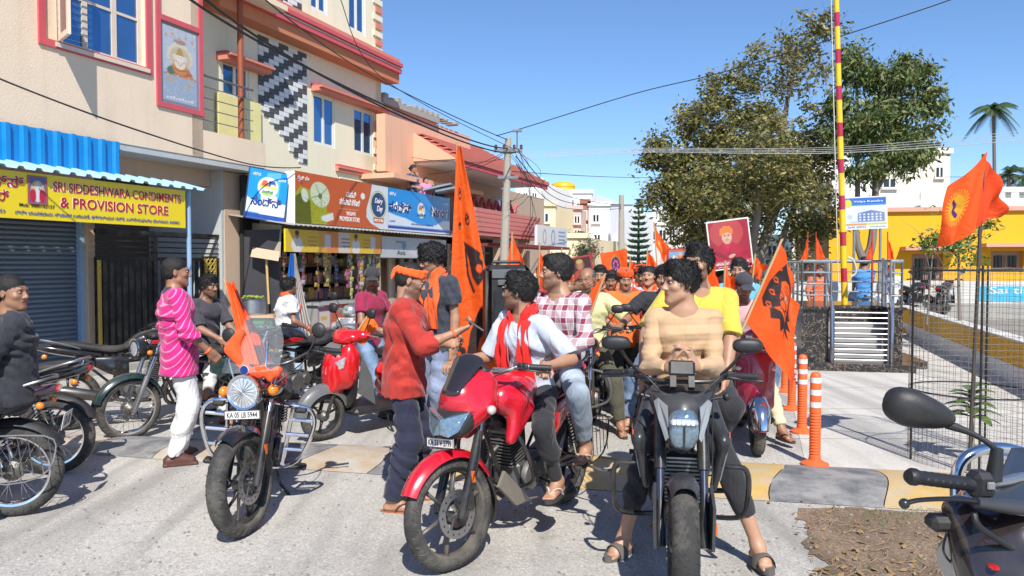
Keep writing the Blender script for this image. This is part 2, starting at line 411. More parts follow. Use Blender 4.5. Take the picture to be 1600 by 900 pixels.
def snets(D,lo,h):
 ins=D<0;c=np.zeros(tuple(np.array(D.shape)-1),np.int8)
 nx,ny,nz=c.shape
 for i in(0,1):
  for j in(0,1):
   for k in(0,1):c+=ins[i:i+nx,j:j+ny,k:k+nz]
 I=np.nonzero((c>0)&(c<8));m=len(I[0]);idx=np.full(c.shape,-1,np.int32);idx[I]=np.arange(m)
 acc=np.zeros((m,3));cnt=np.zeros(m)
 for a,b in _E:
  va=D[I[0]+a[0],I[1]+a[1],I[2]+a[2]];vb=D[I[0]+b[0],I[1]+b[1],I[2]+b[2]]
  s=(va<0)!=(vb<0);t=np.where(s,va/np.where(s,va-vb,1),0)
  for q in range(3):acc[:,q]+=np.where(s,a[q]+t*(b[q]-a[q]),0)
  cnt+=s
 P=(np.stack(I,1)+acc/cnt[:,None])*h+lo
 F=[]
 for ax in range(3):
  u,w_=(ax+1)%3,(ax+2)%3
  A=[slice(1,-1)]*3;A[ax]=slice(0,-1);B=[slice(1,-1)]*3;B[ax]=slice(1,None)
  ia,ib=ins[tuple(A)],ins[tuple(B)];q=np.nonzero(ia!=ib);base=[q[0]+1,q[1]+1,q[2]+1];base[ax]=q[ax]
  fl=ia[q]
  def gg(du,dw):
   z=[b.copy()for b in base];z[u]=z[u]+du;z[w_]=z[w_]+dw;return idx[z[0],z[1],z[2]]
  f=np.stack([gg(-1,-1),gg(0,-1),gg(0,0),gg(-1,0)],1);f[~fl]=f[~fl][:,::-1];F.append(f)
 F=np.concatenate(F);F=F[(F>=0).all(1)]
 return P,F
def smooth_pts(P,F,it=1,lam=.5):
 e=np.concatenate([F[:,[0,1]],F[:,[1,2]],F[:,[2,3]],F[:,[3,0]]]);n=len(P)
 for _ in range(it):
  S=np.zeros_like(P);c=np.zeros(n)
  for q in range(3):S[:,q]=np.bincount(e[:,0],P[e[:,1],q],n)+np.bincount(e[:,1],P[e[:,0],q],n)
  c=np.bincount(e[:,0],minlength=n)+np.bincount(e[:,1],minlength=n);P=P*(1-lam)+lam*S/np.maximum(c,1)[:,None]
 return P
def sobj(name,prims,h,ma,parent,warp=None,colf=None,sm=1,label=None):
 P,F=sdf(prims,h,warp)
 if sm:P=smooth_pts(P,F,sm)
 return npmesh(name,P,F,ma,parent,colf(P)if colf else None,True,label)
# ------------------------------------------------------------------ people
def basis(yaw=0.0,pitch=0.0,roll=0.0): # columns: left(+x), back(+y), up(+z); yaw>0 turns to the person's left
 m=MX.Rotation(yaw,3,'Z')@MX.Rotation(pitch,3,'X')@MX.Rotation(roll,3,'Y');return np.array(m)
def ik(S,W,a,b,pole):
 S,W,pole=np.array(S,float),np.array(W,float),np.array(pole,float)
 d=W-S;L=np.linalg.norm(d);mx=(a+b)*.995
 if L>mx:W=S+d/L*mx;d=W-S;L=mx
 L=max(L,abs(a-b)+.02);u=d/L;x=(a*a-b*b+L*L)/(2*L);y=math.sqrt(max(a*a-x*x,0))
 p=pole-u*(pole@u);p=nrm(p);return S+u*x+p*y,W
def multi(name,groups,h,ma,parent,warp=None,colf=None,sm=1,label=None):
 PP,FF,o=[],[],0
 for g in groups:
  hh=h;ww=warp
  if isinstance(g,tuple):g,hh,ww=g
  P,F=sdf(g,hh,ww)
  if sm:P=smooth_pts(P,F,sm)
  PP.append(P);FF.append(F+o);o+=len(P)
 P,F=np.concatenate(PP),np.concatenate(FF)
 return npmesh(name,P,F,ma,parent,colf(P)if colf else None,True,label)
def cutp(p,d,k=.004,w_=.13,L=.25): # remove everything beyond p in direction d
 d=nrm(d);a=nrm(np.cross(d,(0.3,1,.2)));b=np.cross(d,a);B=np.stack([a,b,d],1)
 return bx(np.array(p)+d*L,(w_,w_,L),B,rd=.003,k=k,sub=True)
def folds(seed=0,amp=.006,f=1.0):
 r=random.Random(seed);q=[np.array([r.uniform(-1,1)for _ in range(3)])for _ in range(6)];ph=[r.uniform(0,6)for _ in range(6)]
 def w_(x,y,z):
  a=x*q[0][0]+y*q[0][1]+z*q[0][2]*1.4;b=x*q[1][0]-y*q[1][1]+z*q[1][2];c=x*q[2][0]+y*q[2][1]+z*q[2][2]
  t=np.sin(a*58*f+ph[0]+2.2*np.sin(b*19+ph[1]));u=np.sin(c*95*f+ph[2]+1.8*np.sin(a*31+ph[3]));m=.5+.5*np.sin(b*11+ph[4]+c*7)
  return amp*(t*np.abs(t))*(.4+m)+amp*.45*u*m
 return w_
SKIN=mat('skin',(1,1,1),rough=.48,attr=True,var=.14,scale=25,bump=.12,bscale=220)
SKIN.node_tree.nodes['Principled BSDF'].inputs['Subsurface Weight'].default_value=.06
SKIN.node_tree.nodes['Principled BSDF'].inputs['Subsurface Radius'].default_value=(.02,.008,.004)
EYE=mat('eye',(1,1,1),rough=.15,attr=True,var=.05)
HAIRM=mat('black_hair',(.008,.007,.006),rough=.6,var=.4,scale=90,bump=.5,bscale=260)
GREYH=mat('grey_hair',(.10,.095,.09),rough=.6,var=.5,scale=160,bump=.5,bscale=260)
TONES={'a':(.46,.26,.165),'b':(.42,.225,.14),'c':(.32,.16,.095),'d':(.46,.26,.17)}
SOLE=mat('slipper_rubber',(.05,.045,.04),rough=.8);SOLE2=mat('grey_slide_rubber',(.11,.10,.09),rough=.8)
STRAPC=mat('cream_strap',(.55,.5,.42),rough=.7);LEATH=mat('brown_leather',(.10,.04,.03),rough=.5);BLKSH=mat('black_shoe',(.015,.015,.017),rough=.4)
def hand(W,hd,pn,side,s,curl=.35,spread=.12,g=0.0):
 # W wrist, hd hand direction, pn palm normal, side +1 left hand / -1 right: thumb goes to pn x hd side
 hd=nrm(hd);pn=nrm(np.array(pn)-hd*(np.array(pn)@hd));lat=np.cross(hd,pn)*side # thumb side
 Bm=np.stack([lat,pn,hd],1);pr=[bx(W+hd*.052*s,(.039*s,.0125*s,.048*s),Bm,rd=.011*s,k=.012)]
 pr.append(cap(W-hd*.01,W+hd*.03*s,.0235*s,.021*s,flat=1.3,ax=lat,k=.02))
 base=W+hd*.094*s
 for i,(o,L)in enumerate(((.030,.072),(.010,.080),(-.010,.075),(-.029,.058))):
  c=curl*(1+.12*i);p=base+lat*o*s-hd*.004*abs(i-1.3)*s;an=0.0;r=.0088*s
  d0=nrm(hd+lat*o*spread*12*(1-min(1,curl)))
  for q,fr in enumerate((.46,.31,.23)):
   an+=c*(.95,1.15,.8)[q];d=d0*cos(an)+pn*sin(an);e=p+d*L*fr*s*1.05
   pr.append(cap(p,e,r,r*.92,k=.004));p=e;r*=.92
 p=W+hd*.028*s+lat*.026*s;d=nrm(hd*.62+lat*.75+pn*(.15+.5*curl));e=p+d*.043*s;pr.append(cap(p,e,.0135*s,.0105*s,k=.012))
 d2=nrm(hd*.9+lat*(.35-.5*min(1,curl))+pn*(.1+.8*curl));pr.append(cap(e,e+d2*.03*s,.0102*s,.0085*s,k=.005))
 return pr
def head_prims(c,B,s=1.0,heavy=0.0):
 T=lambda x,y,z:c+B@(np.array((x,y,z))*s)
 e=lambda p,r,**k:ell(T(*p),np.array(r)*s,B,**k)
 w_=1+heavy*.1
 pr=[e((0,.014,.040),(.075,.093,.078),k=.02),e((0,-.030,-.012),(.064*w_,.062,.078),k=.03),e((0,-.045,-.062),(.046*w_,.042,.042),k=.03),
          cap(T(.044*w_,-.02,-.062),T(.014,-.074,-.096),.021*s,.018*s,k=.025),cap(T(-.044*w_,-.02,-.062),T(-.014,-.074,-.096),.021*s,.018*s,k=.025),
          cap(T(-.03,-.083,.032),T(.03,-.083,.032),.0125*s,k=.014),e((.043,-.062,-.018),(.022,.022,.018),k=.02),e((-.043,-.062,-.018),(.022,.022,.018),k=.02),
          e((.031,-.096,.010),(.0165,.017,.011),k=.010,sub=True),e((-.031,-.096,.010),(.0165,.017,.011),k=.010,sub=True),
          cap(T(0,-.088,.018),T(0,-.108,-.024),.0078*s,.0125*s,k=.010),e((.012,-.098,-.028),(.009,.010,.008),k=.006),e((-.012,-.098,-.028),(.009,.010,.008),k=.006),
          cap(T(-.019,-.085,-.055),T(.019,-.085,-.055),.0075*s,k=.006),cap(T(-.015,-.084,-.067),T(.015,-.084,-.067),.0085*s,k=.006),cap(T(-.024,-.090,-.0605),T(.024,-.090,-.0605),.0022*s,k=.004,sub=True),
          e((.076,.008,.0),(.0075,.017,.030),k=.006),e((-.076,.008,.0),(.0075,.017,.030),k=.006),e((.081,.004,.004),(.004,.009,.017),k=.004,sub=True),e((-.081,.004,.004),(.004,.009,.017),k=.004,sub=True)]
 return pr
def person(label,loc,rz=0.0,H=1.72,pel=None,lean=(0,0),tw=0.0,hy=0.0,hp=0.0,hrl=0.0,hands=None,poles=None,feet=None,kpole=((.15,-1,0),(-.15,-1,0)),fdir=(0.12,-0.12),
           hdirs=(None,None),pns=(None,None),curl=(.35,.35),top=None,bot=None,foot=('shoe',BLKSH),hair='short',hm=None,beard=1.0,tone='b',extras=(),h=.009,seed=0,group=None,wide=1.0,coll=True,eyes=True,tilt=0.0):
 root=thing('person',label,'person',loc,rz,group,lean=tilt)
 s=H/1.72;A=np.array;tone=np.array(TONES[tone])
 pel=A(pel if pel is not None else(0,0,.93*s),float)
 up=nrm((lean[0],lean[1],1));L=.50*s;neck=pel+up*L;ch=pel+up*L*.68;wa=pel+up*L*.30
 X=nrm(A((cos(tw),sin(tw),0))-up*(A((cos(tw),sin(tw),0))@up));Bk=np.cross(up,X) # left, back
 Xp=nrm(A((cos(tw*.3),sin(tw*.3),0)))
 sh=[neck+X*.172*s*wide-up*.055*s,neck-X*.172*s*wide-up*.055*s];hip=[pel+Xp*.09*s-A((0,0,.03*s)),pel-Xp*.09*s-A((0,0,.03*s))]
 ua,fa,th,sn=.285*s,.255*s,.418*s,.418*s
 if hands is None:hands=(None,None)
 if poles is None:poles=((.4,.9,-.3),(-.4,.9,-.3))
 if feet is None:feet=(A((.11*s,0,.085*s)),A((-.11*s,0,.085*s)))
 el,wr,kn,an=[],[],[],[]
 for i in(0,1):
  sg=1-2*i
  t=A(hands[i],float)if hands[i]is not None else sh[i]+A((sg*.07,-.06,-.515))*s
  e,t=ik(sh[i],t,ua,fa,poles[i]);el.append(e);wr.append(t)
  k_,f=ik(hip[i],A(feet[i],float),th,sn,kpole[i]);kn.append(k_);an.append(f)
 def torso(g):
  w_=wide
  return[cap(pel-up*.05*s,wa,(.108+g),(.102+g),1.40*w_,Xp,k=.03),cap(wa,ch,.102+g,.112+g,1.40*w_,X,k=.03),cap(ch,neck-up*.10*s,.112+g,.080+g,1.60*w_,X,k=.03),
    cap(neck-up*.06*s+X*.03,sh[0],.054+g,.050+g,k=.04),cap(neck-up*.06*s-X*.03,sh[1],.054+g,.050+g,k=.04),ell(ch-Bk*.055*s+X*.07*s+up*.03,(.07+g,.05+g,.07+g),k=.04),ell(ch-Bk*.055*s-X*.07*s+up*.03,(.07+g,.05+g,.07+g),k=.04)]
 def arm(i,g,g2=None,to=1.0):
  g2=g if g2 is None else g2;w1=el[i]+(wr[i]-el[i])*to
  return[cap(sh[i],el[i],.047*s+g,.037*s+g2,k=.02),cap(el[i],w1,.037*s+g2,(.037-.0115*to)*s+g2,k=.02),cap(el[i]+(wr[i]-el[i])*.12,el[i]+(wr[i]-el[i])*min(.45,to),.039*s+g2,.033*s+g2,k=.02)]
 def leg(i,g,g2,to=1.0):
  a1=kn[i]+(an[i]-kn[i])*to;pr=[cap(hip[i],kn[i],.080*s+g,.055*s+g2,k=.03),cap(kn[i],a1,.053*s+g2,(.053-.018*to)*s+g2,k=.03)]
  cb=nrm(np.cross(an[i]-kn[i],X));
  if to>.5:pr.append(cap(kn[i]+(an[i]-kn[i])*.12-cb*0,kn[i]+(an[i]-kn[i])*.45,.054*s+g2,.046*s+g2,k=.03))
  return pr
 fine=min(h,.0058)if h<=.01 else.0075
 # head
 nb=neck-up*.01*s;hc=neck+up*.055*s+A((0,0,.088*s))+A((sin(hy)*.02,-cos(hy)*.025-.0,0))*s
 hs=s*1.0;B=basis(hy,hp,hrl);hpz=head_prims(hc,B,hs)
 hpz+=[cap(nb-up*.05*s,hc+B@A((0,.025,-.055))*hs,.060*s,.052*s,k=.03),cap(neck-up*.10*s,neck-up*.02*s,.07*s,.06*s,1.5,X,k=.04)]
 body=[(hpz,fine,None)]
 for i in(0,1):
  sg=1-2*i;hd=A(hdirs[i],float)if hdirs[i]is not None else nrm(wr[i]-el[i]);pn=A(pns[i],float)if pns[i]is not None else A((-sg*.9,.1,-.3))
  body.append((arm(i,0)+hand(wr[i],hd,pn,sg,s,curl[i]),fine,None))
  fd=rz*0+fdir[i];F=A((sin(fd),-cos(fd),0));Sd=A((cos(fd),sin(fd),0));pr=[cap(kn[i],an[i],.053*s,.035*s,k=.03),cap(kn[i]+(an[i]-kn[i])*.15,kn[i]+(an[i]-kn[i])*.42,.054*s,.046*s,k=.03)]
  bot_=an[i]-A((0,0,.062*s))
  pr+=[cap(bot_-F*.035*s+A((0,0,.006)),bot_+F*.10*s,.028*s,.026*s,1.35,Sd,k=.03),cap(an[i],bot_+F*.09*s+A((0,0,.012)),.036*s,.022*s,1.1,Sd,k=.03)]
  for j,(o,l)in enumerate(((.030,.050),(.013,.050),(0,.044),(-.013,.036),(-.026,.028))):
   q=bot_+F*(.115)*s-Sd*(o*sg)*s-A((0,0,.008));pr.append(cap(q,q+F*l*s*.85-A((0,0,.003)),(.0125 if j==0 else.0085)*s,(.0105 if j==0 else.0075)*s,k=.008))
  body.append((pr,max(fine,.0062),None))
 body.append((torso(-.012)+[cap(hip[i],kn[i],.068*s,.045*s,k=.03)for i in(0,1)],.02,None))
 lip=tone*A((1.0,.62,.62));hcN=hc
 def colf(P):
  C=np.tile(tone,(len(P),1));q=(P-hcN)@B/hs;x,y,z=np.abs(q[:,0]),q[:,1],q[:,2];near=(np.abs(q).max(1)<.16)
  def m_(d,soft=.004):return(np.clip(.5-d/soft,0,1)*near)[:,None]
  def apply(mask,col):
   nonlocal C;C=C*(1-mask)+np.array(col)*mask
  apply(m_(np.sqrt(((x)/.025)**2+((z+.0605)/.0125)**2)*.02-.02)*(y<-.07)[:,None],lip)
  if beard:
   dark=tone*.22+.004
   mo=m_(np.maximum(np.abs(z+.046)-.0065,x-.031),.006)*(y<-.06)[:,None];apply(mo*min(1,beard*1.1),dark)
   if beard>=.5:
    bd=np.clip((-.048-z-(.03*(x>.035)*0))/.012,0,1)*(y<.02)*near*(z>-.14);bd=np.maximum(bd,np.clip((x-.052)/.008,0,1)*(z<.0)*(y<-.0)*(z>-.1)*near*(y>-.07))
    bd=bd*(1-m_(np.sqrt((x/.027)**2+((z+.0605)/.014)**2)*.02-.02)[:,0]);apply((bd*min(1,beard))[:,None]*.72,dark)
   elif beard>0:pass
  apply(m_(np.maximum(np.abs(z-.036-(.012-.3*np.abs(x-.032)))-.0042,np.abs(x-.033)-.021),.004)*(y<-.05)[:,None]*.85,tone*.12)
  apply((np.sqrt(((x-.031)/.019)**2+((z-.010)/.011)**2)<1)[:,None]*(y<-.06)[:,None]*near[:,None]*.45,tone*.4)
  if hair!='bald':apply((np.clip((z-.075)/.01,0,1)*near)[:,None]*.9,(.015,.012,.01))
  return C
 multi('body',body,fine,SKIN,root,colf=colf)
 if eyes:
  g=G();cols=[]
  for sx in(-1,1):
   c=hc+B@(A((sx*.031,-.0825,.009))*hs)
   n0=len(g.v);g2=G();g2.ball((0,0,0),(.0125*hs,.0085*hs,.0062*hs),14,8)
   g.add([V(c+B@A(p))for p in g2.v],g2.f)
   for p in g2.v:
    r_=math.hypot(p.x,p.z)/hs;f=p.y<0
    cols.append((.012,.008,.006)if(r_<.0062 and f)else(.42,.38,.35))
  F=[f for f in g.f];me=bpy.data.meshes.new('eyes');me.from_pydata([tuple(p)for p in g.v],[],F);o=fin(me,'eyes',root,True,None,None)
  ca=me.color_attributes.new('Col','FLOAT_COLOR','POINT');ca.data.foreach_set('color',np.array([c+(1,)for c in cols],np.float32).ravel());me.materials.append(EYE)
 # hair
 hm_=hm or HAIRM;r=random.Random(seed+5)
 T=lambda x,y,z:hc+B@(A((x,y,z))*hs)
 if hair!='none':
  t={'short':.006,'thick':.013,'curly':.024,'bald':.003,'fade':.012,'bun':.012}[hair]
  hr=[ell(T(0,.016,.045),A((.076+t*.8,.094+t,.080+t))*hs,B,k=.01),ell(T(0,.03,-.005),A((.072+t*.6,.074+t*.6,.065))*hs,B,k=.02)]
  if hair in('thick','curly'):hr+=[ell(T(0,-.045,.100+t*.3),A((.062,.045,.03+t*.6))*hs,B,k=.02)]
  if hair=='fade':hr+=[ell(T(0,-.03,.10),A((.055,.065,.028))*hs,B,k=.02)]
  if hair=='bun':hr+=[ell(T(0,.125,.03),A((.04,.035,.04))*hs,B,k=.01)]
  hz=.072 if hair!='bald' else.2
  hr+=[bx(T(0,-.125,-.075+hz-.07),A((.068,.075,.078))*hs,B,rd=.03,k=.012,sub=True),bx(T(0,-.02-.06,-.11+.035),A((.12,.075,.075))*hs,B,rd=.02,k=.012,sub=True),bx(T(0,0,-.17+.075),A((.13,.03,.07))*hs,B,rd=.02,k=.01,sub=True),bx(T(0,0,-.125),A((.14,.16,.065))*hs,B,rd=.005,k=.012,sub=True)]
  if hair=='bald':hr+=[ell(T(0,-.05,.09),A((.07,.11,.07))*hs,B,k=.01,sub=True)]
  am={'curly':.008,'thick':.003,'short':.002,'bald':.001,'fade':.004,'bun':.003}[hair]
  def hw(x,y,z):
   a=np.sin(x*210+3*np.sin(z*90+seed))*np.sin(y*190+2*np.sin(x*80))*np.sin(z*230+2*np.sin(y*110));b=np.sin(x*95+y*60+seed)*np.sin(z*105+x*40);return am*(a+.6*b)
  P,F=sdf(hr,.0065 if h<=.01 else.008,hw);ho=npmesh('hair',P,F,hm_,root)
  # locks
  nt_={'curly':900,'thick':1300,'short':500,'bald':60,'fade':900,'bun':160}[hair]
  if h>.01:nt_=nt_//3
  q=(P-hc)@B/hs;ok=np.nonzero((q[:,2]>-.02))[0];g=G()
  if len(ok):
   for _ in range(nt_):
    i=ok[r.randrange(len(ok))];p=P[i];n_=nrm(B@(q[i]-A((0,.01,.02))));tg=nrm(B@A((r.gauss(0,.5),r.gauss(-.3 if hair in('thick','fade')else 0,.5),r.gauss(-.1,.4))))
    tg=nrm(tg-n_*(tg@n_));ln={'curly':.03,'thick':.042,'short':.014,'bald':.007,'fade':.022,'bun':.02}[hair]*r.uniform(.6,1.2);sd=np.cross(n_,tg)*(.0022 if hair!='curly' else.0045)
    lift=.45 if hair=='curly' else.16
    a=p-n_*.004;b=a+tg*ln*.55+n_*ln*lift;c=b+tg*ln*.5-n_*ln*.1*(1 if hair=='curly' else 0)+(sd*r.uniform(-3,3)if hair=='curly' else 0)
    g.add([a-sd,a+sd,b+sd*.9,b-sd*.9,c],[(0,1,2,3),(3,2,4)])
   g.obj('locks',hm_,ho,smooth=True)
 # clothes
 tp=dict(m=None,sleeve='short',g=.016,hem=.14,cut=True,amp=.0055,rollm=None);tp.update(top or{})
 fw=folds(seed,tp['amp']);cg=tp['g']
 hz_=pel-A((0,0,tp['hem']*s));
 tor=torso(cg);seated=an[0][2]<pel[2]-.2 and np.linalg.norm((kn[0]-hip[0])[:2])>.2
 if tp['hem']>.02:tor.append(cap(pel,hz_-A((0,0,.05)),.108*s+cg,(.130 if not seated else.112)*s+cg,1.36*wide,Xp,k=.04))
 tor+=[bx(hz_-A((0,0,.15)),(.4,.4,.15),rd=.002,k=.004,sub=True),cap(neck-up*.0*s-Bk*.03,neck+up*.14*s-Bk*.05,.066*s,.075*s,k=.012,sub=True)]
 sl={'short':(0,.62),'half':(0,.9),'long':(.97,1),'roll':(.35,1),'none':(0,.1)}[tp['sleeve']]
 sleeves=[]
 for i in(0,1):
  if sl[0]==0:
   e=sh[i]+(el[i]-sh[i])*sl[1];sleeves.append([cap(sh[i],sh[i]+(el[i]-sh[i])*1.0,.052*s+cg,.052*s+cg,k=.02),cutp(e,el[i]-sh[i])])
  else:
   e=el[i]+(wr[i]-el[i])*sl[0];ar=arm(i,cg*1.05,cg*.95);ar.append(cutp(e,wr[i]-el[i],w_=.10))
   if tp['sleeve']=='roll':u_=nrm(wr[i]-el[i]);ar.insert(0,cap(e-u_*.045,e-u_*.004,.043*s+cg,.043*s+cg,k=.004))
   sleeves.append(ar)
 shirt=multi('shirt' if tp.get('name')is None else tp['name'],[tor]+sleeves,h,tp['m'],root,warp=fw)
 if tp.get('collar'):
  g=G();nc=neck+up*.03*s
  for k in range(20):
   a0,a1=[(-.42+1.84*(k+j)/20)*pi for j in(0,1)];pts=[]
   for a_ in(a0,a1):
    d_=X*cos(a_)+Bk*sin(a_);f_=max(0,-sin(a_));pts.append((nc+d_*(.066*s)-up*(.012+.05*f_)+up*.012,nc+d_*(.092*s)-up*(.045+.065*f_)))
   g.quad(pts[0][0],pts[0][1],pts[1][1],pts[1][0]);
  g.obj('collar',tp.get('cm',tp['m']),shirt,smooth=True)
 bt=dict(m=None,to=1.0,g=.016,g2=.020,amp=.006);bt.update(bot or{})
 if bt['m']:
  pz=[cap(pel+up*.05,pel-A((0,0,.07*s)),.100*s+bt['g'],.10*s+bt['g'],1.36*wide,Xp,k=.03)]+[cap(hip[i],hip[i]+(kn[i]-hip[i])*.4,.08*s+bt['g'],.075*s+bt['g'],k=.03)for i in(0,1)]
  lg=[]
  for i in(0,1):
   e=kn[i]+(an[i]-kn[i])*bt['to'];lg.append(leg(i,bt['g'],bt['g2'],min(1.0,bt['to']+.1))+[cutp(e,an[i]-kn[i],w_=.12)])
  multi('trousers',[pz]+lg,h,bt['m'],root,warp=folds(seed+9,bt['amp'],.8))
 # footwear
 if foot and foot[0]!='bare':
  for i in(0,1):
   sg=1-2*i;fd=fdir[i];F=A((sin(fd),-cos(fd),0));Sd=A((cos(fd),sin(fd),0));z0=an[i][2]-.085*s;c=an[i]*A((1,1,0))+A((0,0,z0));UPZ=A((0,0,1.))
   if foot[0]=='shoe':
    Bf=np.stack([Sd,F,UPZ],1)
    multi('shoe',[[cap(c-F*.045*s+UPZ*.045,c+F*.13*s+UPZ*.036,.043*s,.037*s,1.12,Sd,k=.02),cap(c+UPZ*.10*s,c+F*.08*s+UPZ*.05,.045*s,.035*s,k=.03),bx(c+F*.045*s+UPZ*.012,(.047*s,.135*s,.012),Bf,rd=.01,k=.006),bx(c-UPZ*.1,(.3,.3,.1),rd=.001,k=.003,sub=True)]],.009,foot[1],root)
   else:
    th_=.032 if foot[0]=='slide' else.018;g=G();n=24;tp_,bt_=[],[]
    for k in range(n):
     a_=2*pi*k/n;ly=.05+.135*sin(a_);lx=(.043+.010*max(0,sin(a_)))*cos(a_)*s;p=c+F*ly*s+Sd*lx;g_=.010*(0 if True else 1)
     tp_.append(p+UPZ*(th_ if True else 0)-UPZ*.012);bt_.append(p-UPZ*.012+UPZ*.0)
    off=0;g.add(tp_+bt_,[tuple(range(n)),tuple(range(2*n-1,n-1,-1))]+[((k+1)%n,k,n+k,n+(k+1)%n)for k in range(n)])
    so=g.obj('slipper',foot[1],root,smooth=False)
    g=G()
    if foot[0]=='slide':
     for t0 in(0.0,):
      arc=[c+F*(.075+.0*k)*s+Sd*(cos(pi*k/8)*.056*s)+UPZ*(.0+sin(pi*k/8)*.068*s)for k in range(9)]
      g.tube([V(p)for p in arc],.036*s,8,flat=.18,up=tuple(UPZ*1.0),cap=True)
     g.obj('strap',foot[1],so)
    else:
     tz=c+F*.125*s+UPZ*.03
     for q in(-1,1):g.tube([V(c+F*.03*s+Sd*q*.045*s+UPZ*.012),V(c+F*.06*s+Sd*q*.043*s+UPZ*.05),V(c+F*.10*s+Sd*q*.02*s+UPZ*.056),V(tz)],[.009,.011,.009,.006],6,smooth=3,flat=.5)
     g.obj('strap',foot[2]if len(foot)>2 else STRAPC,so)
 ctx=dict(root=root,neck=neck,up=up,X=X,Bk=Bk,s=s,hc=hc,B=B,hs=hs,wr=wr,el=el,ch=ch,sh=sh,pel=pel,kn=kn,seed=seed,cg=cg,wide=wide)
 for e in extras:e(ctx)
 return ctx
def scarf(m,L=(.36,.30),wd=.055,out=.128,trim=None,gap=.085,tails=True):
 def f(c):
  s,n,u,X,Bk=c['s'],c['neck'],c['up'],c['X'],c['Bk']
  g=G();pts=[]
  def P(x,y,z):return V(n+X*x*s+Bk*y*s+u*z*s)
  pts=[P(gap+.015,-out-.02,-L[0]-.02),P(gap+.01,-out-.025,-L[0]*.6),P(gap,-out,-.14),P(gap-.01,-.085,-.03),P(.085,-.01,.035),P(.06,.07,.045),P(0,.092,.045),P(-.06,.07,.045),P(-.085,-.01,.035),P(-gap+.01,-.085,-.03),P(-gap,-out,-.14),P(-gap-.01,-out-.025,-L[1]*.6),P(-gap-.015,-out-.02,-L[1]-.02)]
  q=cat([tuple(p)for p in pts],5);n_=len(q);vs,F=[],[];W=9
  for i,p in enumerate(q):
   p=V(p);a=V(q[min(i+1,n_-1)]);b=V(q[max(i-1,0)]);T=(a-b).normalized();t=i/(n_-1);tail=min(1,abs(t-.5)*2.6)
   ctr=V(n)+V(u)*-.0;outw=(p-ctr);outw=outw-T*outw.dot(T);outw=outw.normalized()if outw.length>1e-5 else V(-Bk);
   if abs(t-.5)>.22:outw=(V(-Bk)*.95+V(u)*.2).normalized()
   sd=T.cross(outw).normalized()
   for k in range(W):
    x=(k/(W-1)-.5)*2;ww=wd*(.75+.35*tail)*s*(1+.25*max(0,tail-.85)*4)
    rp=.012*sin(x*7+i*.35+c['seed'])*(.5+tail)+.008*sin(x*11+2*sin(i*.3));vs.append(p+sd*x*ww+outw*(rp-.012*x*x))
  for i in range(n_-1):
   for k in range(W-1):F.append((i*W+k,i*W+k+1,(i+1)*W+k+1,(i+1)*W+k))
  P_=np.array([tuple(v)for v in vs]);F_=np.array(F);npmesh('scarf',P_,F_,m,c['root'])
 return f
def headband(m,tail=True,lift=0.0):
 def f(c):
  B,hc,hs=c['B'],c['hc'],c['hs'];T=lambda x,y,z:hc+B@(np.array((x,y,z))*hs)
  pr=[]
  for j in range(3):
   z=.044+.017*j+lift;pts=[T(.079*cos(t),.012+.099*sin(t),z+.006*sin(t+j*1.1)-.010*sin(t))for t in np.linspace(0,2*pi,15)]
   pr+=[cap(a,b,.0125*hs,k=.010)for a,b in zip(pts[:-1],pts[1:])]
  pr+=[ell(T(0,.018,.078+lift),np.array((.086,.102,.058))*hs,B,k=.03)]if lift else[]
  if tail:pr+=[cap(T(.0,.118,.045),T(.02,.135,.0),.018*hs,.012*hs,k=.01),cap(T(.0,.118,.045),T(-.02,.130,-.02),.018*hs,.010*hs,k=.01)]
  sobj('headband',pr,.0065,m,c['root'],warp=folds(c['seed'],.003,2.2))
 return f
def peakcap(m):
 def f(c):
  B,hc,hs=c['B'],c['hc'],c['hs'];T=lambda x,y,z:hc+B@(np.array((x,y,z))*hs)
  pr=[ell(T(0,.014,.058),np.array((.088,.104,.085))*hs,B,k=.01),bx(T(0,0,-.03),np.array((.2,.2,.08))*hs,B,rd=.002,k=.004,sub=True),cap(T(-.03,-.10,.056),T(.03,-.10,.056),.010*hs,k=.01),bx(T(0,-.125,.048),np.array((.062,.05,.006))*hs,B,rd=.005,k=.006)]
  sobj('cap',pr,.007,m,c['root'])
 return f
def wristband(m,i):
 def f(c):
  w_=c['wr'][i];d=nrm(w_-c['el'][i]);g=G();g.lathe([(.031*c['s'],-.010),(.036*c['s'],-.004),(.036*c['s'],.006),(.030*c['s'],.012)],w_-d*.025,d,16);g.obj('wristband',m,c['root'])
 return f
# ------------------------------------------------------------------ motorcycles and scooters (local frame: front towards -y, rider's left +x)
CHROME=mat('chrome',(.75,.75,.77),rough=.12,metal=1,var=.1,dirt=.12,dcol=(.35,.32,.28));STEEL=mat('steel',(.45,.45,.46),rough=.35,metal=.9,dirt=.4)
DSTEEL=mat('engine_metal',(.16,.155,.15),rough=.45,metal=.7,dirt=.6,bump=.3,bscale=120);BLKM=mat('black_metal',(.018,.018,.02),rough=.35,metal=.2,dirt=.25,coat=.3)
BLKP=mat('black_plastic',(.016,.016,.018),rough=.5,dirt=.10,bump=.15,bscale=300);RUB=mat('tyre_rubber',(.035,.034,.032),rough=.85,dirt=.75,dcol=(.20,.18,.15),bump=.5,bscale=90)
SEATM=mat('seat_vinyl',(.018,.018,.019),rough=.6,dirt=.2,bump=.3,bscale=200);REDP=mat('red_paint',(.50,.006,.012),rough=.3,coat=1,dirt=.06);MARP=mat('maroon_paint',(.26,.008,.045),rough=.35,coat=1,dirt=.15)
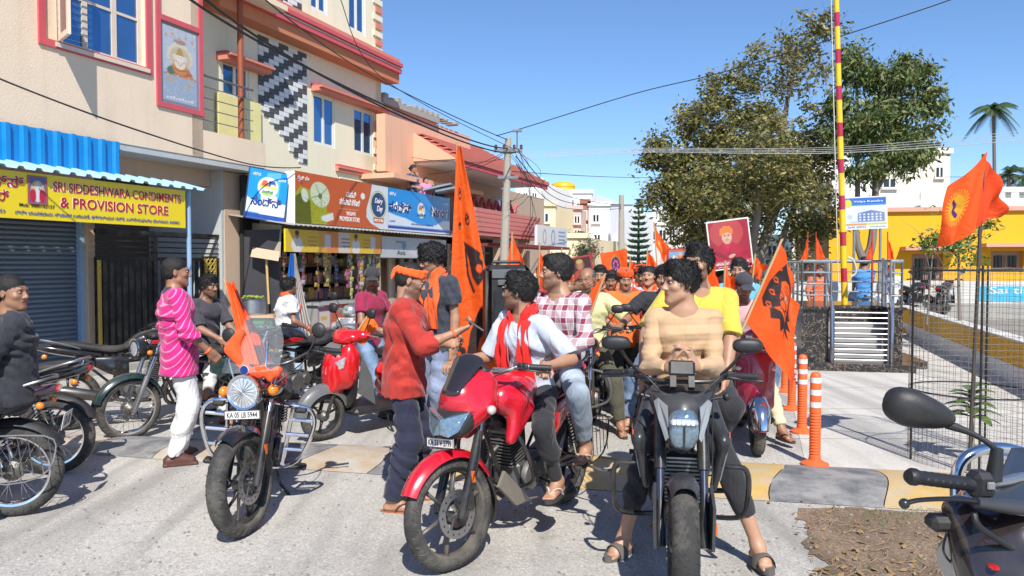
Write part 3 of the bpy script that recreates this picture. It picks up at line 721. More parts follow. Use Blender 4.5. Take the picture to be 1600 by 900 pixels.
BLKPT=mat('black_paint',(.012,.012,.014),rough=.22,coat=1,dirt=.12);DKG=mat('dark_green_paint',(.01,.03,.03),rough=.25,coat=1,dirt=.2);SILP=mat('silver_paint',(.35,.36,.38),rough=.35,metal=.5,coat=.6);WHP=mat('white_paint',(.7,.7,.72),rough=.35,coat=.5)
LENS=mat('headlamp_glass',(.75,.78,.8),rough=.05,metal=.55,var=.3,scale=40,bump=.8,bscale=35,coat=1);LENSD=mat('headlamp_blue',(.25,.35,.42),rough=.06,metal=.6,var=.5,scale=60,bump=.6,bscale=50,coat=1)
AMB=mat('amber_lens',(.8,.22,.01),rough=.2,coat=1);CLRL=mat('clear_lens',(.6,.55,.5),rough=.15,coat=1,metal=.2);REDL=mat('red_lens',(.5,.01,.01),rough=.15,coat=1)
GREYP=mat('grey_paint',(.12,.125,.13),rough=.4,coat=.5,dirt=.2);PLATE=mat('plate_white',(.72,.70,.66),rough=.5,dirt=.25);INK=mat('print_black',(.02,.02,.025),rough=.6,var=.02);MIRG=mat('mirror_glass',(.7,.72,.75),rough=.03,metal=1,var=.02)
VISOR=mat('smoked_screen',(.02,.02,.022),rough=.08,coat=1,alpha=.88);CLEARS=mat('clear_screen',(.85,.88,.9),rough=.03,alpha=.12,coat=1,var=.02);ORA_REF=mat('orange_reflector',(.7,.12,.01),rough=.25);CEXH=mat('dull_exhaust',(.13,.125,.12),rough=.4,metal=.8,dirt=.5)
def wheel(root,name,c,Rr,tw,style,mx,rimm,disc=0,nsp=5,hubm=None):
 g=G(mx);X=(1,0,0);w_=tw/2;rr=Rr-tw*.72
 g.lathe([(rr-.012,-w_*.55),(rr+.006,-w_*.62),(rr+.010,-w_*.5),(rr-.006,-w_*.3),(rr-.006,w_*.3),(rr+.010,w_*.5),(rr+.006,w_*.62),(rr-.012,w_*.55),(rr-.02,0)],c,X,48,close=True)
 wh=g.obj(name,rimm,root)
 g=G(mx);g.lathe([(.001,-.06),(.022,-.06),(.032,-.045),(.05,-.035),(.05,.035),(.032,.045),(.022,.06),(.001,.06)]if style!='wire' else[(.001,-.055),(.02,-.055),(.03,-.05),(.065,-.045),(.065,.02),(.03,.045),(.02,.055),(.001,.055)],c,X,20);g.obj('hub',hubm or DSTEEL,wh)
 g=G(mx);pr=[]
 for k in range(15):
  t=-pi*.62+2*pi*.62*k/14*1.0;pr.append((Rr-tw*.5+tw*.5*cos(t)*1.0,w_*sin(t)))
 seg=72;g.lathe([(r_+(0),h_)for r_,h_ in pr],c,X,seg,close=True)
 t_=g.obj('tyre',RUB,wh,smooth=True)
 g=G(mx)
 for k in range(36):
  a=2*pi*k/36
  for sx in(-1,1):
   p=[]
   for u,da in((.02,0),(.30,.05),(.50,.11)):
    th=u*pi*.9;r_=Rr-tw*.5+(tw*.5+.0015)*cos(th);x_=sx*(w_+.0015)*sin(th);b=a+da+(0 if sx>0 else pi/36);p.append((c[0]+x_,c[1]+r_*cos(b),c[2]+r_*sin(b)))
   g.tube(p,.0022,3,cap=False)
 g.obj('tread_groove',INK,t_,kind='stuff')
 if style=='wire':
  for k in range(28):
   a=2*pi*k/28;sx=.04 if k%2 else-.04;b=a+(.5 if(k//2)%2 else-.5);g=G(mx)
   g.tube([(c[0]+sx,c[1]+.05*cos(b),c[2]+.05*sin(b)),(c[0],c[1]+(rr-.01)*cos(a),c[2]+(rr-.01)*sin(a))],.0018,4);g.obj('spoke',CHROME,wh)
 else:
  for k in range(nsp):
   a=2*pi*k/nsp+.3;g=G(mx)
   if style=='curl':
    for sg in(-1,1):
     pts=[(c[0]+sg*.0+.012*sg,c[1]+r_*cos(a+sg*q),c[2]+r_*sin(a+sg*q))for r_,q in((.04,.0),(.10,.05),(.16,.22),(rr-.005,.26))];g.tube(pts,[.016,.012,.011,.013],6,smooth=4,flat=.8)
   else:g.tube([(c[0],c[1]+.04*cos(a),c[2]+.04*sin(a)),(c[0],c[1]+rr*.6*cos(a),c[2]+rr*.6*sin(a)),(c[0],c[1]+(rr-.004)*cos(a),c[2]+(rr-.004)*sin(a))],[.024,.015,.02],6,flat=.7)
   g.obj('spoke',rimm,wh,smooth=True)
 if disc:
  g=G(mx);xx=disc*.062
  g.lathe([(.085,xx-.002),(.13,xx-.002),(.13,xx+.002),(.085,xx+.002)],c,X,40,close=True);g.obj('brake_disc',STEEL,wh)
  g=G(mx)
  for k in range(5):a=2*pi*k/5;g.tube([(c[0]+xx,c[1]+.03*cos(a),c[2]+.03*sin(a)),(c[0]+xx,c[1]+.09*cos(a+.3),c[2]+.09*sin(a+.3))],.008,5)
  for k in range(16):a=2*pi*k/16;g.ball((c[0]+xx+.002*disc,c[1]+.108*cos(a),c[2]+.108*sin(a)),(.002,.007,.007),8,5)
  g.obj('disc_holes',BLKM,wh,kind='stuff')
  g=G(mx);g.box((c[0]+xx-.025,c[1]+.07,c[2]-.0),(c[0]+xx+.025,c[1]+.12,c[2]+.10),.012);g.obj('brake_caliper',BLKM,wh)
 return wh
def steer(a,piv=(0,-.42,.85),rake=R(25)):
 ax=V((0,sin(rake),cos(rake)));return MX.Translation(piv)@MX.Rotation(a,4,ax)@MX.Translation(-V(piv))
def fender(g,c,r,w_,a0,a1,th=.004,n=18,drop=.03):
 vs,F=[],[];W=7
 for i in range(n+1):
  a=a0+(a1-a0)*i/n;tp=1-.25*abs(i/n-.5)*2
  for side in(0,1):
   for k in range(W):
    u=(k/(W-1)-.5)*2;rr=r-drop*u*u*u*u-.012*u*u+(th if side else 0);vs.append((c[0]+u*w_*tp*(1 if not side else 1.02),c[1]+rr*cos(a),c[2]+rr*sin(a)))
 for i in range(n):
  for side in(0,1):
   o=i*2*W+side*W
   for k in range(W-1):f=(o+k,o+k+1,o+2*W+k+1,o+2*W+k);F.append(f if side else f[::-1])
  a,b=i*2*W,i*2*W+W;F+=[(a,b,b+2*W,a+2*W),(b+W-1,a+W-1,a+3*W-1,b+3*W-1)]
 F+=[tuple([k for k in range(W)]+[W+k for k in range(W-1,-1,-1)])];o=n*2*W;F+=[tuple([o+W+k for k in range(W)]+[o+k for k in range(W-1,-1,-1)])]
 g.add(vs,F);return g
def mirror(root,mx,base,head,ma=BLKP,rx=.075,rz=.045,back=True,stalk=.006,rnd_=False):
 g=G(mx);mid=V(base)*.5+V(head)*.5+V((0,0,-.01));g.tube([base,tuple(mid),head],stalk,8,smooth=4);m=g.obj('mirror',BLKM if ma is not CHROME else CHROME,root)
 g=G(mx);h=V(head)
 if rnd_:g.lathe([(.001,-.02),(.03,-.018),(.048,-.008),(.052,0),(.001,.001)],head,(0,1,0),20)
 else:g.loft([(h.y-.035,h.z,rx*.45,rz*.4,2.4,h.x),(h.y-.025,h.z,rx*.85,rz*.85,2.6,h.x),(h.y-.006,h.z,rx,rz,2.8,h.x),(h.y+.004,h.z,rx*.98,rz*.97,2.8,h.x)],20,3)
 hd=g.obj('mirror_housing',ma,m);g=G(mx)
 if rnd_:g.lathe([(.001,.003),(.045,.003)],head,(0,1,0),20)
 else:g.loft([(h.y+.005,h.z,rx*.9,rz*.88,2.8,h.x),(h.y+.007,h.z,rx*.88,rz*.86,2.8,h.x)],20,1)
 g.obj('mirror_glass',MIRG,m);return m
def plate(root,mx,c,w_,h_,s_,tilt=0.0,lab=None,ny=-1):
 m=(mx or MX())@MX.Translation(c)@MX.Rotation(tilt,4,'X')
 g=G(m);g.box((-w_/2,-.002,-h_/2),(w_/2,.002,h_/2));p=g.obj('number_plate',PLATE,root,smooth=False,label=lab)
 g=G(m)
 for a,b in(((-w_/2,-h_/2),(w_/2,-h_/2+.003)),((-w_/2,h_/2-.003),(w_/2,h_/2)),((-w_/2,-h_/2+.003),(-w_/2+.003,h_/2-.003)),((w_/2-.003,-h_/2+.003),(w_/2,h_/2-.003))):g.box((a[0],-.0035,a[1]),(b[0],-.001,b[1]))
 g.obj('plate_rim',INK,p,smooth=False)
 fm=m@MX(((1,0,0,0),(0,0,-1,-.003),(0,1,0,0),(0,0,0,1)))
 lines=s_.split('\n');n=len(lines)
 for i,l in enumerate(lines):text(l,h_/n*.9,fm@MX.Translation((0,h_*(.5-(i+.5)/n),0)),INK,parent=p,world=False,bold=.0022,width=w_*(.86 if len(l)>5 else.6),depth=.0006,height=h_/n*.62)
 return p
def indicator(root,mx,base,tip,ma=AMB,r=.032,ball=True):
 g=G(mx);g.tube([base,tip],.008,8);i=g.obj('indicator',BLKM if ball!=2 else CHROME,root);g=G(mx)
 if ball:g.ball(tip,(r*.9,r*1.1,r),14,10)
 else:g.ball(tip,(r*1.3,r*.7,r*.6),14,8)
 g.obj('indicator_lens',ma,i);return i
def bars(root,mx,pts,gm=BLKP,bm=BLKM,lever=True,gl=.125):
 g=G(mx);g.tube(pts,.0115,10,smooth=4);hb=g.obj('handlebar',bm,root)
 for sg in(-1,1):
  tip=V(pts[-1])if sg>0 else V(pts[0]);nx_=V(pts[-2])if sg>0 else V(pts[1]);d=(nx_-tip).normalized();g=G(mx)
  path=[tip,tip+d*.006,tip+d*.012]+[tip+d*(.012+(gl-.02)*k/12)for k in range(1,13)]+[tip+d*(gl-.003),tip+d*gl]
  g.tube(path,[.015,.019,.0165]+[.0172+.0012*(k%2)for k in range(12)]+[.021,.021],14);g.obj('grip',gm,hb,smooth=True)
  a=tip+d*(gl+.035);g=G(mx);g.tube([a-d*.03,a+d*.03],[.021,.024],10);g.box((a.x-.02,a.y-.035,a.z-.016),(a.x+.02,a.y+.02,a.z+.022),.006);sw=g.obj('switch_block',BLKP,hb)
  if lever:
   g=G(mx);b=a+V((0,-.035,-.006));g.tube([b+d*.03,b,b-d*.06+V((0,-.02,-.004)),b-d*.13+V((0,-.022,-.008)),b-d*.175+V((0,-.03,-.008))],[.009,.010,.008,.007,.009],8,smooth=3,flat=.7);g.ball(tuple(b-d*.178+V((0,-.03,-.008))),.010,10,8);g.obj('lever',BLKM,hb)
 return hb
def engine(root,c=(0,0,.40),s=1.0,cov=DSTEEL,guard=None,exm=CEXH,exside=-1,exy=.62,exz=.36,exr=.05):
 g=G();x,y,z=c
 g.box((x-.09*s,y-.12*s,z-.12*s),(x+.09*s,y+.22*s,z+.05*s),.035);e=g.obj('engine',DSTEEL,root)
 g=G(MX.Translation((x,y-.08,z+.04))@MX.Rotation(R(14),4,'X'))
 for k in range(9):g.box((-.085,-.085,k*.021),(.085,.085,k*.021+.009),.003)
 g.box((-.06,-.06,-.03),(.06,.06,.19));g.box((-.07,-.07,.19),(.07,.07,.245),.02);g.obj('cylinder_fins',DSTEEL,e,kind='stuff')
 for sg in(-1,1):
  g=G();g.lathe([(.001,.0),(.085,.0),(.092,-.012),(.095,-.03)],(sg*(x+.128*s),y+.0,z-.05),(sg,0,0),22);g.obj('crankcase_cover',cov,e)
  g=G();g.lathe([(.001,.0),(.055,.0),(.062,-.012),(.065,-.03)],(sg*(x+.118*s),y+.14,z-.03),(sg,0,0),18);g.obj('crankcase_cover',cov,e)
  for k in range(5):
   a=2*pi*k/5;g=G();g.lathe([(.001,.004),(.007,.003),(.008,0)],(sg*(x+.126*s),y+.078*cos(a),z-.05+.078*sin(a)),(sg,0,0),6);g.obj('bolt',STEEL,e)
 g=G();g.tube([(0,y-.16,z+.16),(exside*.03,y-.25,z+.08),(exside*.05,y-.24,z-.08),(exside*.09,y-.1,z-.155),(exside*.13,y+.15,z-.15),(exside*.15,exy-.32,exz-.07)],.019,10,smooth=5);ex=g.obj('exhaust_pipe',exm,root)
 g=G();g.tube([(exside*.15,exy-.36,exz-.08),(exside*.155,exy-.30,exz-.06),(exside*.17,exy+.08,exz+.03),(exside*.17,exy+.12,exz+.04)],[.025,exr,exr*1.12,exr*.8],18);g.obj('silencer',exm,ex)
 g=G();d=V((exside*.02,.42,.10)).normalized();p=V((exside*.17,exy+.12,exz+.04));g.lathe([(exr*.35,.0),(exr*.5,.004),(exr*.35,.005)],tuple(p),tuple(d),14);g.obj('silencer_tip',BLKM,ex)
 return e
def frame_parts(root,fm=BLKM,ra=(0,.68,.31),sh=(.10,.52,.68),sw=.085):
 g=G();g.tube([(0,-.40,.86),(0,-.2,.74),(0,.25,.66),(0,.6,.74)],.02,8,smooth=4)
 for sg in(-1,1):
  g.tube([(0,-.40,.80),(sg*.05,-.28,.48),(sg*.06,-.16,.26)],.014,8);g.tube([(sg*.06,.2,.66),(sg*.08,.26,.40),(sg*.07,.22,.26)],.015,8);g.tube([(sg*.08,.3,.45),(sg*.1,.62,.76)],.011,8)
 f=g.obj('frame',fm,root)
 g=G()
 for sg in(-1,1):g.tube([(sg*.07,.2,.38),(sg*sw,.45,ra[2]+.01),(sg*sw,ra[1]+.03,ra[2])],.016,8)
 g.tube([(-sw-.03,ra[1],ra[2]),(sw+.03,ra[1],ra[2])],.01,8);g.obj('swingarm',fm,root)
 for sg in(-1,1):
  a,b=V((sg*(sw+.02),ra[1]-.03,ra[2]+.05)),V((sg*sh[0],sh[1],sh[2]));g=G();g.tube([a,b],.012,8);s=g.obj('shock_absorber',CHROME,root)
  g=G();n=9
  pts=[]
  for k in range(n*8):t=k/(n*8-1);p=a+(b-a)*(.25+.65*t);d=(b-a).normalized();u=d.orthogonal().normalized();v_=d.cross(u);pts.append(p+(u*cos(2*pi*k/8)+v_*sin(2*pi*k/8))*.026)
  g.tube(pts,.005,5,cap=False);g.obj('spring',BLKM,s)
 g=G();g.box((.06,.18,ra[2]-.01),(.075,ra[1]+.02,ra[2]+.055),.006);g.obj('chain_guard',BLKM,root)
 return f
def pegs(root,y=.10,z=.30,y2=.38,z2=.36,w_=.2):
 for yy,zz in((y,z),(y2,z2)):
  for sg in(-1,1):
   g=G();g.tube([(sg*.09,yy,zz+.02),(sg*(w_+.02),yy,zz)],.008,8);p=g.obj('footpeg',BLKM,root);g=G();g.tube([(sg*(w_-.02),yy,zz),(sg*(w_+.08),yy,zz+.005)],.016,10);g.obj('peg_rubber',BLKP,p)
def grille_rack(root,sg=1,ma=STEEL,y=.68,z=.42,L=.26,Hh=.24,x=.17,n=9):
 g=G();g.tube([(sg*x,y-L,z+Hh*.6),(sg*x,y+L*.8,z+Hh*.55),(sg*x,y+L*1.05,z+Hh*.1),(sg*x,y+L*.7,z-Hh*.55),(sg*x,y-L*.4,z-Hh*.6),(sg*x,y-L,z+Hh*.6)],.006,6,smooth=3);s=g.obj('sari_guard',ma,root)
 for k in range(n):
  t=(k+.5)/n;yy=y-L+2*L*t;g=G();zt=z+Hh*.55;zb=z-Hh*(.5-.0*t)if t>.28 else z+Hh*(.5-3.3*t);g.tube([(sg*x,yy,zt),(sg*x,yy+.03,zb)],.003,4);g.obj('guard_wire',ma,s)
def forks(root,mx,ax_y,ax_z,x=.095,top=(-.40,.98),um=CHROME,lm=BLKM,split=.45,gaiter=None):
 for sg in(-1,1):
  a=V((sg*x,ax_y,ax_z));b=V((sg*x,top[0],top[1]));m=a+(b-a)*split
  g=G(mx);g.tube([a-(b-a)*.03,a,m],[.02,.027,.026],12);f=g.obj('fork_leg',lm,root)
  g=G(mx);g.tube([m,b],.019,12);g.obj('fork_tube',um,f)
  if gaiter:g=G(mx);g.tube([m+(b-m)*(k/12)*.7 for k in range(13)],[.03-.006*(k%2)for k in range(13)],12);g.obj('fork_gaiter',gaiter,f)
  if lm is BLKM:g=G(mx);p=a+(b-a)*.28;g.box((p.x+sg*.024-.003,p.y-.012,p.z-.03),(p.x+sg*.024+.003,p.y+.012,p.z+.03));g.obj('reflector',ORA_REF,f)
 g=G(mx);
 for t in(.74,.97):
  p=V((0,ax_y+(top[0]-ax_y)*t,ax_z+(top[1]-ax_z)*t));g.box((-x-.03,p.y-.03,p.z-.012),(x+.03,p.y+.03,p.z+.012),.006)
 g.obj('fork_clamp',BLKM,root)
 g=G(mx);g.tube([(-x,ax_y,ax_z),(x,ax_y,ax_z)],.01,8);g.obj('axle',STEEL,root)
def cables(root,mx,pts_list,r=.004,ma=BLKP):
 g=G(mx)
 for p in pts_list:g.tube(p,r,5,smooth=5)
 g.obj('cables',ma,root)
def sidestand(root,y=.05):
 g=G();g.tube([(.09,y,.28),(.17,y-.02,.10),(.26,y-.03,.012)],.011,8);g.box((.23,y-.06,.0),(.30,y,.012),.004);g.obj('side_stand',BLKM,root)
def commuter(label,loc,rz,lean=0.0,st=0.0,paint=BLKPT,wheelst='alloy',head='round',plates=('',''),group=None,guard=None,mirrors=True,mcol=BLKP,rack=False,panel=None,fend=None,low=False,hi=1.05,ppart='front',cy=AMB):
 b=thing('motorcycle',label,'motorcycle',loc,rz,group,lean=lean);mx=steer(st);fend=fend or paint;panel=panel or paint
 rim=BLKM if wheelst!='wire' else CHROME
 if not low or ppart!='rear':wheel(b,'front_wheel',(0,-.66,.30),.30,.085,wheelst,mx,rim,disc=1 if wheelst!='wire' else 0)
 wheel(b,'rear_wheel',(0,.66,.30),.30,.10,wheelst,None,rim,nsp=5)
 forks(b,mx,-.66,.30,um=CHROME,lm=STEEL if wheelst=='wire' else BLKM)
 g=G(mx);fender(g,(0,-.66,.30),.335,.065,R(15),R(165));g.obj('front_fender',fend,b)
 g=G();fender(g,(0,.66,.30),.345,.065,R(28),R(125));g.obj('rear_fender',BLKP,b)
 frame_parts(b,ra=(0,.66,.30));engine(b,(0,-.02,.40),cov=DSTEEL);pegs(b)
 g=G();g.loft([(-.36,.83,.05,.05,2.4),(-.31,.84,.11,.10,2.5),(-.15,.86,.145,.115,2.6),(.02,.84,.125,.10,2.5),(.14,.79,.08,.06,2.4),(.17,.78,.05,.04,2.2)],24,5);t=g.obj('fuel_tank',paint,b)
 g=G();g.lathe([(.035,0),(.035,.008),(.028,.012),(.001,.012)],(0,-.14,.968),(0,0,1),18);g.obj('fuel_cap',CHROME,t)
 for sg in(-1,1):
  g=G();g.loft([(-.25,.83,.005,.012,2,sg*.128),(-.12,.84,.006,.03,2,sg*.146),(.02,.83,.005,.010,2,sg*.128)],10,4);g.obj('tank_decal',REDP if paint is BLKPT else SILP,t)
  g=G();g.loft([(.12,.60,.02,.09,3,sg*.11),(.25,.61,.03,.10,3,sg*.125),(.42,.66,.02,.05,2.6,sg*.115)],14,4);g.obj('side_panel',panel,b)
 g=G();g.loft([(.10,.80,.10,.035,2.6),(.25,.775,.135,.045,3),(.42,.80,.13,.045,3),(.62,.84,.12,.045,3),(.80,.865,.09,.03,2.6)],22,5);g.obj('seat',SEATM,b)
 g=G();g.loft([(.38,.73,.10,.04,2.6),(.60,.77,.12,.05,2.6),(.80,.81,.10,.045,2.6),(.93,.84,.05,.03,2.4)],20,4);tl=g.obj('tail_cowl',paint,b)
 g=G();g.loft([(.90,.83,.05,.025,3),(.945,.835,.045,.02,3)],14,2);g.obj('tail_light',REDL,tl)
 g=G()
 for sg in(-1,1):g.tube([(sg*.11,.55,.80),(sg*.15,.66,.84),(sg*.14,.86,.90),(0,.93,.91)],.009,8,smooth=4)
 g.obj('grab_rail',STEEL,b)
 hz=1.02*hi/1.05
 bars(b,mx,[(-.36,-.20,hz+.02),(-.22,-.27,hz+.035),(-.12,-.34,hz),(.12,-.34,hz),(.22,-.27,hz+.035),(.36,-.20,hz+.02)],bm=CHROME if wheelst=='wire' else BLKM)
 if head=='round':
  g=G(mx);g.lathe([(.001,.13),(.05,.125),(.085,.07),(.095,.02),(.093,-.01)],(0,-.62,.86),(0,1,0),26);h_=g.obj('headlight',paint if wheelst!='wire' else BLKM,b)
  g=G(mx);g.lathe([(.088,.004),(.098,-.004),(.096,-.014),(.086,-.012)],(0,-.62,.86),(0,1,0),28,close=True);g.obj('headlight_rim',CHROME,h_)
  g=G(mx);g.lathe([(.001,-.018),(.05,-.015),(.088,-.004)],(0,-.62,.86),(0,1,0),26);g.obj('headlight_lens',LENS,h_)
 else:
  g=G(mx);g.loft([(-.66,.86,.04,.05,2.4),(-.62,.88,.10,.10,2.6),(-.52,.93,.125,.13,2.6),(-.42,.96,.10,.12,2.6)],22,5);h_=g.obj('headlight_cowl',paint,b)
  g=G(mx);g.loft([(-.685,.85,.04,.03,2.2),(-.66,.85,.085,.055,2.4),(-.60,.86,.10,.065,2.4)],20,4);g.obj('headlight_lens',LENS,h_)
  g=G(mx);g.loft([(-.585,1.02,.06,.03,2.4),(-.52,1.08,.085,.03,2.4),(-.46,1.12,.06,.012,2.4)],18,4);g.obj('visor',VISOR,h_)
 g=G(mx);g.box((-.10,-.50,hz-.06),(.10,-.42,hz-.0),.02);g.obj('instrument_cluster',BLKP,b)
 for sg in(-1,1):
  indicator(b,mx,(sg*.09,-.55,.84),(sg*.17,-.56,.84),cy,.024,True)
  indicator(b,None,(sg*.05,.84,.74),(sg*.14,.86,.74),cy,.024,True)
  if mirrors:mirror(b,mx,(sg*.21,-.29,hz+.045),(sg*.33,-.34,hz+.22),mcol,.06,.04)
 cables(b,mx,[[(-.2,-.30,hz+.02),(-.12,-.52,hz+.02),(-.02,-.50,.9),(0,-.42,.8)],[(.2,-.30,hz+.02),(.14,-.54,hz+.04),(.03,-.52,.9),(.02,-.44,.8)],[(.22,-.3,hz),(.12,-.58,.8),(.09,-.6,.5),(.07,-.66,.33)]])
 if plates[0]:plate(b,mx,(0,-.70,.71),.20,.055,plates[0],-.1)
 if plates[1]:plate(b,MX.Translation((0,.98,.62))@MX.Rotation(pi,4,'Z'),(0,0,0),.20,.11,plates[1],.2)
 if guard:
  for sg in(-1,1):
   g=G();g.tube([(sg*.05,-.22,.66),(sg*.2,-.26,.63),(sg*.26,-.24,.50),(sg*.23,-.20,.36),(sg*.05,-.16,.28)],.012,8,smooth=5);g.obj('leg_guard',guard,b)
 if rack:grille_rack(b,1)
 if lean:sidestand(b)
 return b
def scooter(label,loc,rz,paint,st=0.0,lean=0.0,plates='',group=None,sport=False,lensm=LENS,mirrors=True,second=None):
 b=thing('scooter',label,'scooter',loc,rz,group,lean=lean);mx=steer(st,(0,-.36,.7));second=second or BLKP
 wheel(b,'front_wheel',(0,-.60,.235),.235,.095,'alloy',mx,BLKM,nsp=3);wheel(b,'rear_wheel',(0,.62,.235),.235,.10,'alloy',None,BLKM,nsp=3)
 g=G(mx);g.tube([(.06,-.60,.235),(.07,-.55,.40),(0,-.46,.50)],.018,8);g.tube([(-.06,-.60,.235),(-.07,-.55,.40),(0,-.46,.50)],.018,8);g.obj('fork',BLKM,b)
 g=G(mx);fender(g,(0,-.60,.235),.30,.085,R(20),R(175),drop=.07);g.obj('front_fender',paint if not sport else GREYP,b)
 # apron
 sobj('apron',[bx((0,-.42,.62),(.17,.045,.26),basis(0,.12),rd=.04,k=.04),ell((0,-.46,.66),(.15,.09,.25),k=.05),ell((0,-.44,.42),(.11,.07,.12),k=.05),ell((0,-.36,.80),(.19,.07,.13),k=.05)]if not sport else
         [ell((0,-.48,.64),(.12,.13,.24),k=.05),ell((.10,-.40,.70),(.09,.10,.22),k=.05),ell((-.10,-.40,.70),(.09,.10,.22),k=.05),cap((.12,-.36,.80),(.05,-.56,.48),.05,.03,k=.04),cap((-.12,-.36,.80),(-.05,-.56,.48),.05,.03,k=.04)],.012,paint,b)
 g=G();g.box((-.19,-.36,.22),(.19,.22,.29),.03);g.loft([(-.38,.55,.17,.27,3),(-.34,.55,.17,.27,3)],20,1);g.obj('floorboard',second,b)
 sobj('rear_body',[ell((0,.45,.56),(.19,.40,.17),k=.05),ell((0,.70,.62),(.13,.24,.12),k=.05),bx((0,.22,.50),(.13,.06,.20),rd=.04,k=.05),ell((.13,.45,.42),(.08,.30,.12),k=.05),ell((-.13,.45,.42),(.08,.30,.12),k=.05)],.014,paint,b)
 g=G();g.loft([(.08,.78,.09,.03,2.6),(.22,.77,.15,.05,3),(.5,.80,.15,.05,3),(.80,.84,.11,.04,2.6)],22,5);g.obj('seat',SEATM,b)
 g=G()
 for sg in(-1,1):g.tube([(sg*.11,.62,.78),(sg*.15,.78,.84),(0,.95,.86)],.011,8,smooth=4)
 g.obj('grab_rail',BLKM,b)
 g=G();g.loft([(.88,.66,.09,.05,2.6),(.93,.66,.07,.04,2.6)],14,2);g.obj('tail_light',REDL,b)
 g=G();g.box((-.10,.3,.20),(-.01,.75,.36),.04);g.obj('engine',DSTEEL,b);g=G();g.tube([(-.13,.3,.24),(-.17,.45,.26),(-.18,.80,.33)],[.02,.045,.05],12);g.obj('silencer',BLKM,b)
 # handlebar cover
 sobj('handlebar_cover',[ell((0,-.34,.98),(.15,.09,.075),k=.04),cap((.1,-.31,.99),(.24,-.24,1.0),.045,.03,k=.04),cap((-.1,-.31,.99),(-.24,-.24,1.0),.045,.03,k=.04),ell((0,-.40,1.02),(.09,.06,.06),k=.03)]if not sport else
         [ell((0,-.36,.97),(.17,.10,.07),k=.04),cap((.1,-.30,.99),(.24,-.23,.99),.05,.03,k=.04),cap((-.1,-.30,.99),(-.24,-.23,.99),.05,.03,k=.04),ell((0,-.42,.94),(.10,.07,.05),k=.03)],.011,paint,b)
 for sg in(-1,1):
  g=G(mx);g.tube([(sg*.22,-.24,1.0),(sg*.36,-.19,1.0)],.018,12);g.obj('grip',BLKP,b)
  g=G(mx);g.tube([(sg*.22,-.28,.995),(sg*.37,-.26,.99)],.007,8);g.obj('lever',STEEL,b)
  if mirrors:mirror(b,mx,(sg*.18,-.28,1.03),(sg*.30,-.30,1.21),BLKP,.055,.05)
 if sport:
  for sg in(-1,1):
   g=G();g.poly([(sg*.02,-.612,.63),(sg*.14,-.505,.70),(sg*.145,-.495,.80),(sg*.10,-.54,.76),(sg*.02,-.605,.70)],.02,(0,1,0));g.obj('headlight_lens',lensm,b,smooth=False)
  g=G();g.poly([(-.10,-.535,.87),(.10,-.535,.87),(.07,-.50,.91),(-.07,-.50,.91)],.02,(0,1,0));g.obj('front_badge',GREYP,b)
  for sg in(-1,1):g=G();g.poly([(sg*.185,-.33,.80),(sg*.19,-.2,.6),(sg*.15,-.1,.3),(sg*.17,-.34,.45)],.012,(sg,0,0));g.obj('black_side_trim',GREYP,b)
  plate(b,None,(0,-.56,.85),.20,.05,plates,-.35)
 else:
  g=G(mx);g.loft([(-.455,1.0,.05,.03,2.4),(-.43,1.0,.085,.05,2.5)],18,3);g.obj('headlight_lens',lensm,b)
  for sg in(-1,1):g=G();g.ball((sg*.135,-.475,.735),(.04,.03,.022),14,8);g.obj('indicator_lens',CLRL,b)
  plate(b,None,(0,-.485,.885),.26,.05,plates,-.15)
  g=G(mx)
  fender(g,(0,-.60,.235),.310,.088,R(92),R(172),drop=.068);g.obj('fender_trim',CHROME,b)
 if lean:sidestand(b,.1)
 return b
